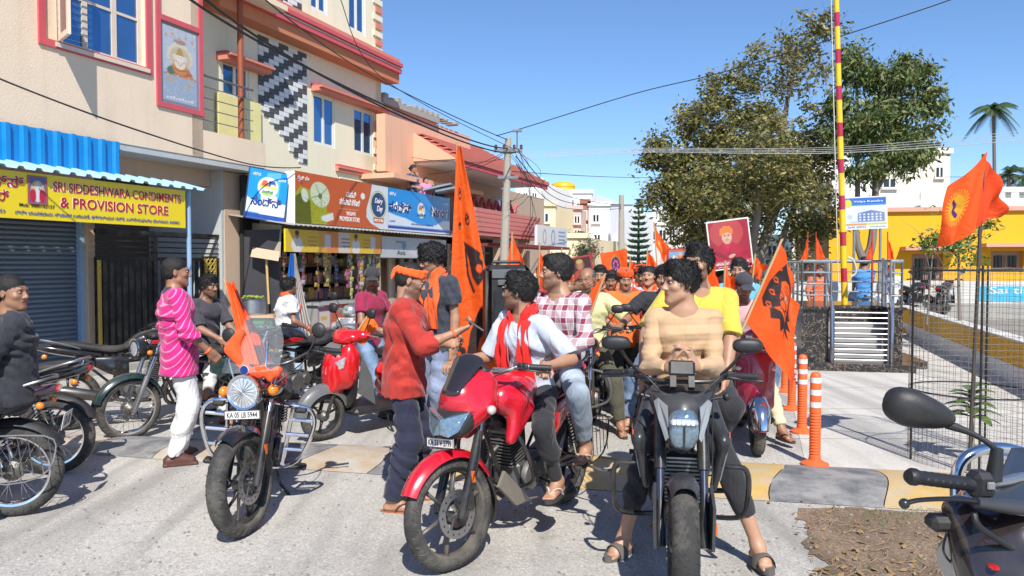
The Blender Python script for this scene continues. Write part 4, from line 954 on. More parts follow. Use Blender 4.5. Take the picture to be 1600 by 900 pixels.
# ------------------------------------------------------------------ ground
def ground_mat(name,c1,c2,c3,sc=1.0,agg=.5,bump=.5):
 m=bpy.data.materials.new(name);n,b=nodes(m);tc=N(n,'ShaderNodeTexCoord');O=tc.outputs['Object']
 def nz(s,d=6,ro=.6,dist=0):x=N(n,'ShaderNodeTexNoise');x.inputs['Scale'].default_value=s;x.inputs['Detail'].default_value=d;x.inputs['Roughness'].default_value=ro;x.inputs['Distortion'].default_value=dist;n.links.new(O,x.inputs['Vector']);return x.outputs['Fac']
 c=mix(n,ramp(n,nz(.55*sc,6,.6,.5),.36,.66),c1,c2);c=mix(n,ramp(n,nz(2.2*sc,8,.7),.52,.74,0,.75),c,c3)
 v=N(n,'ShaderNodeTexVoronoi');v.inputs['Scale'].default_value=95;n.links.new(O,v.inputs['Vector'])
 sp=ramp(n,v.outputs['Distance'],.05,.55);cm=N(n,'ShaderNodeSeparateColor');n.links.new(v.outputs['Color'],cm.inputs[0])
 c=mix(n,ramp(n,cm.outputs[0],.55,.95,0,agg),c,tuple(x*.45 for x in c1));c=mix(n,ramp(n,cm.outputs[1],.75,.98,0,agg),c,tuple(min(1,x*1.5)for x in c2))
 # cracks and tyre smears
 cr=N(n,'ShaderNodeTexVoronoi');cr.feature='DISTANCE_TO_EDGE';cr.inputs['Scale'].default_value=.45;mp=N(n,'ShaderNodeMapping');dn=N(n,'ShaderNodeTexNoise');dn.inputs['Scale'].default_value=1.6;dn.inputs['Detail'].default_value=6
 n.links.new(O,dn.inputs['Vector']);ad=N(n,'ShaderNodeVectorMath',operation='ADD');scv=N(n,'ShaderNodeVectorMath',operation='SCALE');scv.inputs['Scale'].default_value=.7;n.links.new(dn.outputs['Color'],scv.inputs[0]);n.links.new(O,ad.inputs[0]);n.links.new(scv.outputs[0],ad.inputs[1]);n.links.new(ad.outputs[0],cr.inputs['Vector'])
 c=mix(n,ramp(n,cr.outputs['Distance'],.008,.0,0,.3),c,tuple(x*.4 for x in c1))
 mp.inputs['Scale'].default_value=(2.6,.22,1);mp.inputs['Rotation'].default_value=(0,0,R(18));n.links.new(O,mp.inputs['Vector']);ts=N(n,'ShaderNodeTexNoise');ts.inputs['Scale'].default_value=1.2;ts.inputs['Detail'].default_value=7;n.links.new(mp.outputs[0],ts.inputs['Vector'])
 c=mix(n,ramp(n,ts.outputs['Fac'],.48,.66,0,.6),c,tuple(x*.60 for x in c1))
 st_=nz(.9*sc,9,.75,1.5);c=mix(n,ramp(n,st_,.62,.70,0,.45),c,tuple(x*.5 for x in c1))
 n.links.new(c,b.inputs['Base Color']);b.inputs['Roughness'].default_value=.9
 bp=N(n,'ShaderNodeBump');bp.inputs['Strength'].default_value=bump;bp.inputs['Distance'].default_value=.012;hh=mix(n,.5,sp,nz(30,6,.7));n.links.new(hh,bp.inputs['Height']);n.links.new(bp.outputs[0],b.inputs['Normal'])
 return m
ROADM=ground_mat('road_concrete',(.36,.34,.31),(.50,.475,.435),(.42,.40,.37),agg=.45,bump=.32)
PATHM=ground_mat('path_concrete',(.48,.455,.41),(.60,.57,.52),(.52,.495,.46),agg=.25,bump=.25)
DIRTM=ground_mat('dirt',(.17,.115,.075),(.30,.21,.14),(.22,.165,.12),sc=2.5,agg=.6,bump=.9)
EARTHM=ground_mat('far_earth',(.24,.22,.19),(.32,.29,.25),(.27,.25,.23),agg=.3)
g=G();n_=30
g.quad((-300,-60,0),(300,-60,0),(300,600,0),(-300,600,0));struct(g.obj('road',ROADM,None,smooth=False))
pA,pB,pC,pD=gr(1262,742),gr(1230,600),gr(1180,470),gr(1395,470)
g=G();v=[pA,gr(1500,748),gr(1900,760),V((8.6,10,0)),V((9.85,19.4,0)),V((11,26,0)),V((6.5,26,0)),gr(1225,570)]
g.add([V((p.x,p.y,.004))for p in v],[tuple(range(len(v)))]);path=struct(g.obj('path',PATHM,None,smooth=False))
g=G() # slab joints
for k in range(9):
 y=7.2+k*1.5;g.box((pA.x+(y-6)*.16,y,.004),(pA.x+(y-6)*.16+2.6,y+.008,.0052))
g.obj('slab_joint',DIRTM,path,smooth=False,kind='stuff')
# painted speed hump running across the street into a kerb
HUMPY=mat('worn_yellow_paint',(.56,.36,.09),rough=.9,var=.25,scale=5,dirt=.6,dcol=(.42,.39,.34),bump=.5,bscale=60);HUMPB=mat('worn_dark_paint',(.13,.135,.145),rough=.9,var=.35,scale=5,dirt=.6,dcol=(.40,.385,.36),bump=.5,bscale=60)
HUMPW=mat('hump_tan_paint',(.42,.31,.19),rough=.9,var=.2,scale=5,dirt=1,dcol=(.44,.41,.37),bump=.5,bscale=60)
hump=thing('speed_hump','speed hump painted in worn yellow and black blocks across the road','speed hump',(0,6.2,0));struct(hump)
del hump['category']
def hp(t,u): # t along, u across 0..1
 c=V((.63,6.08,0));d=V((1,-.21,0)).normalized();nn=V((.21,1,0)).normalized();wd=1.05 if t>.5 else 1.05-min(.35,(.5-t)*.07)
 return c+d*t+nn*wd*(u-.5)
bnd=[-6.6,-5.8,-5.0,-4.3,-3.6,-3.0,-2.4,-1.8,-1.2,-.6,-.03,1.42,2.1,3.3]
for i,(a,b_)in enumerate(zip(bnd[:-1],bnd[1:])):
 g=G();n=6;m_=10
 vs=[]
 for p in range(n+1):
  for q in range(m_+1):
   u=q/m_;P=hp(a+.004+(b_-a-.008)*p/n+(.12*sin(u*3+i)if 0<p<n else.12*sin(u*3+(i if p==0 else i+1))),u);P.z=.004+.05*sin(pi*u)**.9;vs.append(P)
 F=[(p*(m_+1)+q,(p+1)*(m_+1)+q,(p+1)*(m_+1)+q+1,p*(m_+1)+q+1)for p in range(n)for q in range(m_)]if True else[]
 g.add(vs,F);g.obj('painted_block',((HUMPW if a<-1.9 else HUMPY)if i%2==0 else HUMPB)if a>=-1.9 or i%2==0 else HUMPB,hump,world=True,smooth=True)
# dirt corner with litter
g=G();v=[gr(1252,797),gr(1330,796),gr(1450,802),gr(1700,815),gr(1900,1200),gr(1330,1000),gr(1283,900),gr(1262,840)]
q_=[]
for a_,b_ in zip(v,v[1:]+v[:1]):
 m_=max(1,int((b_-a_).length/.05));q_+=[a_+(b_-a_)*(k/m_)+V((rnd.gauss(0,.018),rnd.gauss(0,.018),0))+V((.05*sin(k*.55),.03*sin(k*.4+1),0))for k in range(m_)]
g.add([V((p.x,p.y,.0045))for p in q_],[tuple(range(len(q_)))]);dirt=struct(g.obj('dirt_patch',DIRTM,None,smooth=False))
TWIG=mat('dry_twig',(.28,.20,.12),rough=.9);LEAFD=mat('dry_leaf',(.30,.19,.08),rough=.8,var=.4);GRS=mat('grass_blade',(.12,.16,.05),rough=.8,var=.4);STONE=mat('pebble',(.26,.24,.21),rough=.9,var=.4)
def in_dirt():
 return gr(rnd.uniform(1262,1500),798+rnd.random()**.9*120)
g=G()
for _ in range(90):
 p=in_dirt();s=rnd.uniform(.004,.014);g.ball((p.x,p.y,.004+s*.3),(s,s*rnd.uniform(.6,1),s*.6),6,4)
o=g.obj('pebbles',STONE,None,kind='stuff');tag(o,'small grey pebbles scattered over the brown dirt corner','pebbles')
g=G()
for _ in range(90):
 p=in_dirt();a=rnd.uniform(0,pi);L=rnd.uniform(.04,.14);g.tube([(p.x,p.y,.012),(p.x+L*.5*cos(a),p.y+L*.5*sin(a),.02+rnd.random()*.02),(p.x+L*cos(a+.3),p.y+L*sin(a+.3),.012)],.0022,4)
o=g.obj('twigs',TWIG,None,kind='stuff');tag(o,'dry broken twigs lying on the dirt beside the kerb','twigs')
g=G()
for _ in range(90):
 p=in_dirt()if rnd.random()<.7 else gr(rnd.uniform(1000,1480),rnd.uniform(760,880));a=rnd.uniform(0,2*pi);L=rnd.uniform(.012,.035);d=V((cos(a),sin(a),0));e=V((-d.y,d.x,0));p.z=.012
 g.add([p-d*L,p+e*L*.5+V((0,0,.008)),p+d*L+V((0,0,.012)),p-e*L*.5],[(0,1,2),(0,2,3)])
o=g.obj('dry_leaves',LEAFD,None,kind='stuff',smooth=False);tag(o,'brown dry leaves scattered on dirt and road edge','leaves')
g=G()
for _ in range(45):
 c=gr(rnd.choice([rnd.uniform(1330,1500)]),rnd.uniform(798,826))if rnd.random()<.7 else in_dirt()
 for _ in range(7):
  p=c+V((rnd.gauss(0,.02),rnd.gauss(0,.02),.004));a=rnd.uniform(0,2*pi);h_=rnd.uniform(.02,.05);d=V((cos(a),sin(a),0));g.add([p-d*.002,p+d*.002,p+V((rnd.gauss(0,.02),rnd.gauss(0,.02),h_))],[(0,1,2)])
o=g.obj('grass',GRS,None,kind='stuff',smooth=False);tag(o,'thin green grass tufts growing along the kerb','grass')
g=G()
for _ in range(500):
 p=gr(rnd.uniform(-50,1250),640+rnd.random()*270);s=rnd.uniform(.003,.011);g.ball((p.x,p.y,s*.4),(s,s,s*.6),5,3)
o=g.obj('gravel',STONE,None,kind='stuff');tag(o,'loose gravel grains strewn over the pale concrete road','gravel')

# ------------------------------------------------------------------ building helpers (street frame: s along, d away to the left, z up)
def plaster(name,col,dirt=.25,dc=None):return mat(name,col,rough=.85,var=.07,scale=1.2,bump=.35,bscale=38,dirt=dirt,dcol=dc or tuple(x*.72 for x in col))
CREAM=plaster('cream_plaster',(.76,.61,.45),.2);CREAM2=plaster('pale_cream_plaster',(.76,.70,.52),.15);PINKT=mat('pink_red_trim',(.55,.09,.11),rough=.7,var=.1);PINKP=mat('salmon_trim',(.62,.22,.15),rough=.7,var=.1)
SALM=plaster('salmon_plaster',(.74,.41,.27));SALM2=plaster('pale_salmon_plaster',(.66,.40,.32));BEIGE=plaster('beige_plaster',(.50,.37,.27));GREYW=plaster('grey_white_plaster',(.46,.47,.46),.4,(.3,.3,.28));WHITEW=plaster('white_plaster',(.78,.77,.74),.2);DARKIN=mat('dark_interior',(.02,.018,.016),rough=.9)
GLASS=mat('blue_window_glass',(.10,.25,.48),rough=.06,metal=.75,var=.35,scale=1.3);WFR=mat('cream_window_frame',(.66,.55,.44),rough=.6);WFW=mat('white_window_frame',(.72,.70,.64),rough=.5)
CONC=mat('bare_concrete',(.34,.33,.30),rough=.9,bump=.4,bscale=40,dirt=.4);RUST=mat('rust_red_steel',(.30,.075,.03),rough=.6,dirt=.3,dcol=(.15,.05,.03));RAILM=mat('grey_rail_steel',(.22,.22,.22),rough=.5,metal=.6)
def wall(name,par,s0,s1,z0,z1,d,ma,holes=(),dep=.18,label=None,fr=None):
 g=G(fr or ST);S=sorted({s0,s1,*[max(s0,min(s1,h[i]))for h in holes for i in(0,1)]});Z=sorted({z0,z1,*[max(z0,min(z1,h[i]))for h in holes for i in(2,3)]})
 for a,b in zip(S[:-1],S[1:]):
  for c,e in zip(Z[:-1],Z[1:]):
   ms,mz=(a+b)/2,(c+e)/2
   if any(h[0]<ms<h[1]and h[2]<mz<h[3]for h in holes):continue
   g.quad((a,d,c),(b,d,c),(b,d,e),(a,d,e))
 for h in holes:
  a,b,c,e=max(s0,h[0]),min(s1,h[1]),max(z0,h[2]),min(z1,h[3]);D=d+dep
  g.quad((a,d,c),(a,D,c),(a,D,e),(a,d,e));g.quad((b,d,c),(b,D,c),(b,D,e),(b,d,e));g.quad((a,d,c),(b,d,c),(b,D,c),(a,D,c));g.quad((a,d,e),(b,d,e),(b,D,e),(a,D,e))
 D=d+.24
 g.quad((s0,d,z0),(s0,D,z0),(s0,D,z1),(s0,d,z1));g.quad((s1,d,z0),(s1,D,z0),(s1,D,z1),(s1,d,z1));g.quad((s0,d,z1),(s1,d,z1),(s1,D,z1),(s0,D,z1));g.quad((s0,d,z0),(s1,d,z0),(s1,D,z0),(s0,D,z0))
 return g.obj(name,ma,par,world=True,smooth=False,label=label)
def window(par,s0,s1,z0,z1,d,fm=WFR,gm=GLASS,n=2,bar=None,dep=.10,fw=.05,sill=True,fr=None):
 fr=fr or ST;g=G(fr);D=d+dep
 def bx_(a,b,c,e,y0=D-.03,y1=D+.03):g.box((a,y0,c),(b,y1,e))
 bx_(s0,s0+fw,z0,z1);bx_(s1-fw,s1,z0,z1);bx_(s0+fw,s1-fw,z0,z0+fw);bx_(s0+fw,s1-fw,z1-fw,z1)
 for k in range(1,n):x=s0+(s1-s0)*k/n;bx_(x-fw*.6,x+fw*.6,z0+fw,z1-fw,D-.027,D+.027)
 if bar:bx_(s0+fw,s1-fw,z0+(z1-z0)*bar-.02,z0+(z1-z0)*bar+.02,D-.022,D+.022)
 w_=g.obj('window',fm,par,world=True,smooth=False)
 for k in range(n):
  a,b=s0+(s1-s0)*k/n+fw*.5,s0+(s1-s0)*(k+1)/n-fw*.5;g=G(fr);g.box((a,D-.004,z0+fw*.5),(b,D+.004,z1-fw*.5));g.obj('pane',gm,w_,world=True,smooth=False)
 if sill:g=G(fr);g.box((s0-.05,d-.05,z0-.06),(s1+.05,d+dep-.035,z0-.002));g.obj('sill',fm,w_,world=True,smooth=False)
 return w_
def sbox(name,par,a,b,ma,bev=0.0,label=None,fr=None,kind=None):
 g=G(fr or ST);g.box(a,b,bev);return g.obj(name,ma,par,world=True,smooth=False,label=label,kind=kind)
def tri(name,par,a,b,h,ma):pass
D1,D0=9.6,10.2
# ------------------------------------------------------------------ building 1: cream house over the shuttered shop
s_=lambda px,d=D1:fs(px,d);z_=lambda px,py,d=D1:fz(px,py,d)
b1=thing('house','cream house with red-framed windows above the yellow shop sign','house',tuple(ST@V((8,10.2,0))))
zb=3.45;sA,sE=-3.0,s_(320)
w0=(s_(96),s_(232),z_(200,98),6.4)
wall('wall',b1,sA,sE,zb,7.2,D1,CREAM,[w0],.14)
wall('end_wall',b1,0,5,zb,7.2,0,CREAM,fr=ST@MX.Translation((sE,D1,0))@MX.Rotation(pi/2,4,'Z'))
# red frame band round the window
g=G(ST);a,b,c,e=s_(66),s_(241),z_(236,117),7.1;t=.10
for q in(((a,D1-.03,c),(b,D1+.01,c+t)),((a,D1-.03,c+t),(a+t,D1+.01,e)),((b-t,D1-.03,c+t),(b,D1+.01,e))):g.box(*q)
g.obj('red_band',PINKT,b1,world=True,smooth=False)
ww=window(b1,w0[0],w0[1],w0[2],w0[3],D1,n=3,bar=.42,fw=.07)
# open shutter leaf with louvres
lf=MX.Translation((w0[0]+.02,D1-.02,0))@MX.Rotation(R(-115),4,'Z')
hz0,hz1=w0[2]+.02,w0[3];g=G(ST@lf)
for q in(((0,-.02,hz0),(.07,.02,hz1)),((.42,-.02,hz0),(.49,.02,hz1)),((.07,-.02,hz0),(.42,.02,hz0+.08)),((.07,-.02,hz0+.75),(.42,.02,hz0+.83))):g.box(*q)
lv=g.obj('shutter_leaf',WFR,b1,world=True,smooth=False)
g=G(ST@lf);g.box((.07,-.004,hz0+.08),(.42,.004,hz0+.75));g.obj('pane',mat('maroon_glass',(.10,.02,.03),rough=.15),lv,world=True,smooth=False)
for k in range(12):
 sbox('grille_bar',ww,(w0[0]-.02,D1-.05,w0[2]+.08+k*.1),(w0[0]+.45,D1-.042,w0[2]+.088+k*.1),STEEL)
# tile picture of a seated deity in a red band
pa,pb,pc,pd=s_(254),s_(314),z_(285,178),z_(285,30)
g=G(ST);t=.085
for q in(((s_(248),D1-.03,z_(248,165)),(s_(321),D1+.01,z_(248,165)+t)),((s_(248),D1-.03,z_(248,165)+t),(s_(248)+t,D1+.01,7.2)),((s_(320)-t,D1-.03,z_(248,165)+t),(s_(320),D1+.01,7.2)),((s_(248)+t,D1-.03,z_(250,28)),(s_(320)-t,D1+.01,z_(250,28)+t))):g.box(*q)
g.obj('red_band',PINKT,b1,world=True,smooth=False)
PW,PH=s_(320)-t-(s_(248)+t),z_(250,28)-(z_(248,165)+t)
PRINT=mat('print',(1,1,1),rough=.35,attr=True,var=.08,scale=9,coat=.2);PRINTM=mat('print_matt',(1,1,1),rough=.7,attr=True,var=.08,scale=9)
cv=Canvas(PW,PH,56,110,(.42,.47,.55));U,H_=PW,PH
cv.rect(0,0,.07*U,H_,(.20,.22,.30)).rect(.93*U,0,U,H_,(.20,.22,.30)).rect(0,0,U,.04*H_,(.2,.2,.28)).rect(0,.96*H_,U,H_,(.25,.2,.15)).rect(.08*U,.05*H_,.92*U,.38*H_,(.13,.20,.33)).ell(.5*U,.62*H_,.33*U,.17*H_,(.62,.55,.40)).ell(.5*U,.42*H_,.30*U,.10*H_,(.45,.18,.05)).ell(.30*U,.36*H_,.18*U,.06*H_,(.50,.22,.08)).ell(.70*U,.36*H_,.18*U,.06*H_,(.50,.22,.08)).ell(.5*U,.50*H_,.19*U,.10*H_,(.72,.62,.52)).ell(.5*U,.58*H_,.12*U,.06*H_,(.78,.72,.66)).ell(.5*U,.64*H_,.13*U,.035*H_,(.55,.33,.08)).ell(.35*U,.55*H_,.09*U,.04*H_,(.70,.6,.5)).ell(.65*U,.55*H_,.09*U,.04*H_,(.70,.6,.5)).ell(.5*U,.30*H_,.36*U,.03*H_,(.35,.12,.08)).ell(.5*U,.80*H_,.16*U,.03*H_,(.35,.2,.14))
cv.rect(.07*U,.045*H_,.93*U,.36*H_,(.30,.37,.46))
for k in range(260):
 a_,b_=rnd.uniform(.08,.92)*U,rnd.uniform(.1,.96)*H_;q_=rnd.random()
 if(a_/U-.5)**2*5+(b_/H_-.56)**2*9>.28:cv.ell(a_,b_,.012,.007,((.30,.35,.45)if q_<.5 else(.50,.52,.55))if q_<.85 else(.40,.28,.15))
cv.ell(.5*U,.60*H_,.26*U,.135*H_,(.50,.42,.28)).ell(.5*U,.42*H_,.33*U,.035*H_,(.38,.12,.06)).ell(.27*U,.42*H_,.10*U,.05*H_,(.08,.16,.10)).ell(.5*U,.47*H_,.20*U,.08*H_,(.52,.22,.06)).ell(.5*U,.52*H_,.14*U,.06*H_,(.70,.60,.50)).ell(.5*U,.60*H_,.11*U,.045*H_,(.72,.66,.62)).pol([(.40*U,.63*H_),(.44*U,.70*H_),(.5*U,.73*H_),(.56*U,.70*H_),(.60*U,.63*H_)],(.42,.26,.06)).ell(.36*U,.60*H_,.06*U,.035*H_,(.66,.56,.50)).ell(.64*U,.60*H_,.06*U,.035*H_,(.66,.56,.50)).line([(.5*U,.60*H_),(.52*U,.55*H_),(.58*U,.52*H_),(.60*U,.54*H_)],.022,(.66,.56,.50)).line([(.34*U,.55*H_),(.28*U,.50*H_),(.33*U,.60*H_)],.02,(.55,.40,.28)).line([(.66*U,.55*H_),(.73*U,.50*H_),(.68*U,.61*H_)],.02,(.55,.40,.28)).ell(.46*U,.605*H_,.012*U,.006*H_,(.05,.04,.04)).ell(.54*U,.605*H_,.012*U,.006*H_,(.05,.04,.04)).line([(.40*U,.56*H_),(.5*U,.50*H_),(.60*U,.56*H_)],.012,(.45,.25,.05)).line([(.30*U,.46*H_),(.5*U,.44*H_),(.70*U,.46*H_)],.014,(.30,.08,.05)).ell(.25*U,.30*H_,.09*U,.02*H_,(.5,.32,.15)).ell(.72*U,.28*H_,.09*U,.02*H_,(.5,.32,.15))
for k in range(9):cv.rect((.14+.08*k)*U,.07*H_,(.20+.08*k)*U,(.085+.008*(k%3))*H_,(.62,.62,.6))
for k in range(5):cv.line([((.15+.17*k)*U,.95*H_),((.15+.17*k)*U,(.84+.03*(k%2))*H_)],.012,(.5,.35,.2));cv.ell((.15+.17*k)*U,(.84+.03*(k%2))*H_,.03,.03,(.55,.3,.15))
pic=cv.obj('tile_picture',PRINT,ST@MX.Translation((s_(248)+t,D1-.006,z_(248,165)+t))@MX(((1,0,0,0),(0,0,-1,0),(0,1,0,0),(0,0,0,1))),b1,label='tall tile picture of a seated deity on a lotus')
# parapet, slab edge, balcony
sB=s_(417);
sbox('balcony_parapet',b1,(sE-.0,D1+.001,zb),(sB,D1+.12,z_(330,205)),CREAM)
sbox('balcony_slab',b1,(sE,D1+.121,zb+.02),(sB,D0-.002,zb+.16),CREAM);sbox('balcony_end',b1,(sB-.12,D1+.122,zb+.161),(sB-.001,D0-.002,z_(330,205)-.01),CREAM)
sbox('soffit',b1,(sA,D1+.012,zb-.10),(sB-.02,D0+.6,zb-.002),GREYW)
zr=z_(330,118)
for k,zz in enumerate((zr,*[zr-(zr-z_(330,205))*q/5 for q in range(1,5)])):
 g=G(ST);g.tube([(sE+.03,D1+.06,zz),(s_(402),D1+.06,zz)],.022 if k==0 else.009,8);g.obj('railing_bar',RAILM,b1,world=True)
for q in(.04,.9):g=G(ST);ss=sE+(s_(402)-sE)*q;g.tube([(ss,D1+.06,z_(330,205)-.02),(ss,D1+.06,zr)],.014,8);g.obj('railing_post',RAILM,b1,world=True)
sbox('yellow_panel',b1,(s_(338,D0),D0-.10,z_(330,205)-.1),(s_(404,D0),D0-.04,z_(365,152,D0)),mat('pale_yellow_panel',(.72,.66,.30),rough=.6))
g=G(ST);g.tube([(s_(393),D1+.2,zb+.1),(s_(393),D1+.2,7.9)],.055,10);g.obj('steel_post',RUST,b1,world=True)
g=G(ST);g.box((s_(330),D1-.2,z_(395,0)+.02),(s_(440),D1+1.3,z_(395,0)+.12));g.obj('roof_slab',CREAM,b1,world=True,smooth=False)
# ground floor of building 1
zt=zb-.1;zsh=2.42
pr1=[(s_(60,D0)-7,s_(137,D0))]
shc=(-3.2,s_(137,D0));p1=(s_(137,D0),s_(150,D0));gt=(s_(150,D0),s_(343,D0));p2=(s_(351,D0-.24),s_(385,D0))
sbox('pillar',b1,(p1[0],D0,0),(p1[1],D0+.3,zt),BEIGE,.01);
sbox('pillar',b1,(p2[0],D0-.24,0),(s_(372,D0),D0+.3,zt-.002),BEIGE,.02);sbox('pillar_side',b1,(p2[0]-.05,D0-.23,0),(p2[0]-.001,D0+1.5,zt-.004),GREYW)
sbox('lintel',b1,(p1[1]+.001,D0+.0,z_(330,292,D0)),(p2[0]-.06,D0+.28,zt-.001),BEIGE);sbox('lintel',b1,(sA,D0+.001,zsh+.1),(p1[0]-.001,D0+.25,zt-.003),BEIGE)
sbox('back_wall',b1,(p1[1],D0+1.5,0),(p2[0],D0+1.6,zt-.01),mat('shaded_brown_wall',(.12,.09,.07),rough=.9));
SHUT=mat('blue_grey_shutter',(.13,.165,.21),rough=.5,metal=.3,dirt=.25,dcol=(.2,.2,.2));BLUEP=mat('light_blue_paint',(.25,.38,.55),rough=.5)
sh=sbox('shutter',b1,(sA,D0+.16,.1),(p1[0]-.07,D0+.17,zsh+.1),SHUT)
nn_=34
for k in range(nn_):
 z0=.12+k*(zsh-.1)/nn_*1.02;g=G(ST);hs_=(zsh-.1)/nn_;n2=4
 g.add([(sA,D0+.155-.028*sin(pi*j/n2),z0+hs_*j/n2)for j in range(n2+1)]+[(p1[0]-.07,D0+.155-.028*sin(pi*j/n2),z0+hs_*j/n2)for j in range(n2+1)],[(j,j+1,n2+2+j,n2+1+j)for j in range(n2)]);g.obj('shutter_slat',SHUT,sh,world=True,smooth=True)
sbox('shutter_rail',b1,(p1[0]-.07,D0+.06,0),(p1[0]-.001,D0+.16,zsh),BLUEP)
# gate
GATE=mat('black_gate_metal',(.018,.017,.016),rough=.45,metal=.4,dirt=.3);GOLD=mat('gold_lattice',(.55,.38,.08),rough=.35,metal=.6)
gate=thing('metal_gate','black metal gate with gold lattice panel beside the shutter','gate',tuple(ST@V((gt[0],D0+.3,0))))
ga,gb=gt[0]+.02,gt[1]-.06;dG=D0-.17;ga,gb=s_(151,dG),s_(345,dG);gz=z_(250,402,dG)
for q in(((ga,dG,.05),(gb,dG+.05,.12)),((ga,dG,gz-.06),(gb,dG+.05,gz)),((ga,dG,.121),(ga+.06,dG+.05,gz-.061)),((gb-.06,dG,.121),(gb,dG+.05,gz-.061)),((s_(243,dG)-.04,dG-.01,.121),(s_(243,dG)+.04,dG+.055,gz+.35)),((ga,dG,gz+.36),(gb,dG+.05,gz+.42))):sbox('gate_frame',gate,*q,GATE)
k=ga+.12
while k<s_(316,dG):
 if abs(k-s_(243,dG))>.09:sbox('gate_bar',gate,(k,dG+.01,.121),(k+.075,dG+.03,gz-.062),GATE)
 k+=.125
k=0
while gz+.06+k*.09<gz+.34:sbox('gate_bar',gate,(ga,dG+.012,gz+.06+k*.09),(gb,dG+.03,gz+.085+k*.09),GATE);k+=1
la,lb,lz0,lz1=s_(319,dG),s_(337,dG),.55,z_(328,404,dG)
def lattice(a,b,z0,z1,name='lattice_panel'):
 g=G(ST);nx=max(1,round((b-a)/.10));nz=round((z1-z0)/.10);g.box((a,dG-.025,z0),(a+.015,dG-.005,z1));g.box((b-.015,dG-.025,z0),(b,dG-.005,z1));dx,dz=(b-a)/nx,(z1-z0)/nz
 for i in range(nx):
  for j in range(nz):
   x,z=a+i*dx,z0+j*dz;g.tube([(x,dG-.015,z),(x+dx,dG-.015,z+dz)],.009,4);g.tube([(x+dx,dG-.0155,z),(x,dG-.0155,z+dz)],.009,4);g.tube([(x+dx/2,dG-.016,z),(x+dx/2,dG-.016,z+dz)],.006,4);g.tube([(x,dG-.0165,z),(x+dx,dG-.0165,z)],.007,4)
 g.obj(name,GOLD,gate,world=True,smooth=False)
lattice(la,lb,lz0,lz1);lattice(ga-.0,ga+.06,.35,gz-.05);sbox('panel_back',gate,(la-.03,dG+.0,.13),(lb+.03,dG+.02,lz1+.04),GATE)
# step in front
st1=sbox('shop_step',None,(sA,D0-.35,0),(s_(385,D0),D0+.3,.10),CONC);struct(st1)
# awning of blue corrugated sheet
BLUES=mat('blue_sheet',(.0,.22,.58),rough=.4,coat=.3,dirt=.12,dcol=(.1,.25,.4));BLUEL=mat('light_blue_sheet',(.32,.52,.70),rough=.45,dirt=.25,dcol=(.4,.5,.55))
aw=thing('shop_awning','blue corrugated sheet awning over the yellow shop sign','awning',tuple(ST@V((8,D1,0))))
sw_=s_(192);zA=z_(100,263);g=G(ST);x=sA;vs=[];pitch=.235;prof=[(0,0),(.10,0),(.125,-.045),(.185,-.045),(.21,0)]
pts=[]
while x<sw_:
 pts+=[(x+a_,b_)for a_,b_ in prof if x+a_<sw_];x+=pitch
ztop=zb-.0;dd=D1-.03
for(a_,b_)in pts:vs+=[(a_,dd+b_,zA),(a_,dd+b_,ztop)]
g.add(vs,[(2*i,2*i+2,2*i+3,2*i+1)for i in range(len(pts)-1)]);g.obj('corrugated_panel',BLUES,aw,world=True,smooth=False)
g=G(ST);sw2=s_(318,D1-.5);pts=[];x=sA
while x<sw2:
 pts+=[(x+a_,b_*.9)for a_,b_ in prof if x+a_<sw2];x+=pitch
vs=[]
for(a_,b_)in pts:vs+=[(a_,D1-.62,z_(200,285,D1-.6)+.01-b_*.0+(-b_)*.9),(a_,D1-.0,z_(200,285,D1-.6)+.16-b_*.9)]
g.add(vs,[(2*i,2*i+2,2*i+3,2*i+1)for i in range(len(pts)-1)]);g.obj('corrugated_roof',BLUEL,aw,world=True,smooth=False)
g=G(ST);g.tube([(s_(296,D1-.45),D1-.45,0),(s_(296,D1-.45),D1-.45,z_(200,285,D1-.6)+.0)],.035,10);g.obj('support_post',BLUEP,aw,world=True)
# yellow shop sign
YEL=mat('sign_yellow',(.80,.60,.0),rough=.35,var=.05,dirt=.1,dcol=(.6,.45,.05),coat=.3);RLET=mat('sign_red',(.42,.004,.03),rough=.4,var=.03);BLET=mat('sign_blue',(.03,.08,.35),rough=.4,var=.02);WLET=mat('sign_white',(.85,.83,.8),rough=.4,var=.02)
dS=D1-.52;sa,sb=-1.5,fs(291,dS);zs0,zs1=fz(145,348,dS),fz(145,281,dS)
sg1=thing('shop_sign','yellow shop board with red lettering SRI SIDDESHWARA CONDIMENTS & PROVISION STORE','sign',tuple(ST@V((8,dS,0))))
sbox('board',sg1,(sa,dS,zs0),(sb,dS+.05,zs1),YEL)
def SF(s,z,d):return ST@MX.Translation((s,d,z))@MX(((1,0,0,0),(0,0,1,0),(0,1,0,0),(0,0,0,1)))@MX.Scale(-1,4,(0,0,1))if False else ST@MX(((1,0,0,s),(0,0,-1,d),(0,1,0,z),(0,0,0,1)))
def stext(t_,par,px0,px1,z,hgt,d,ma,bold=.012,size=.2,sh_=0.0,out_=None):
 a,b=fs(px0,d),fs(px1,d);
 if out_:text(t_,size,SF((a+b)/2,z,d-.003),out_[0],parent=par,width=(b-a)*out_[1],bold=bold+.012,height=hgt*1.05,depth=.0008,name='lettering_edge')
 return text(t_,size,SF((a+b)/2,z,d-.006),ma,parent=par,width=b-a,bold=bold,height=hgt,shear=sh_)
Hs=zs1-zs0;zq=lambda f:zs0+Hs*f
stext('SRI SIDDESHWARA CONDIMENTS',sg1,85,284,zq(.76),Hs*.22,dS,RLET,out_=(WLET,1.008))
stext('& PROVISION STORE',sg1,96,264,zq(.42),Hs*.24,dS,RLET,out_=(WLET,1.008))
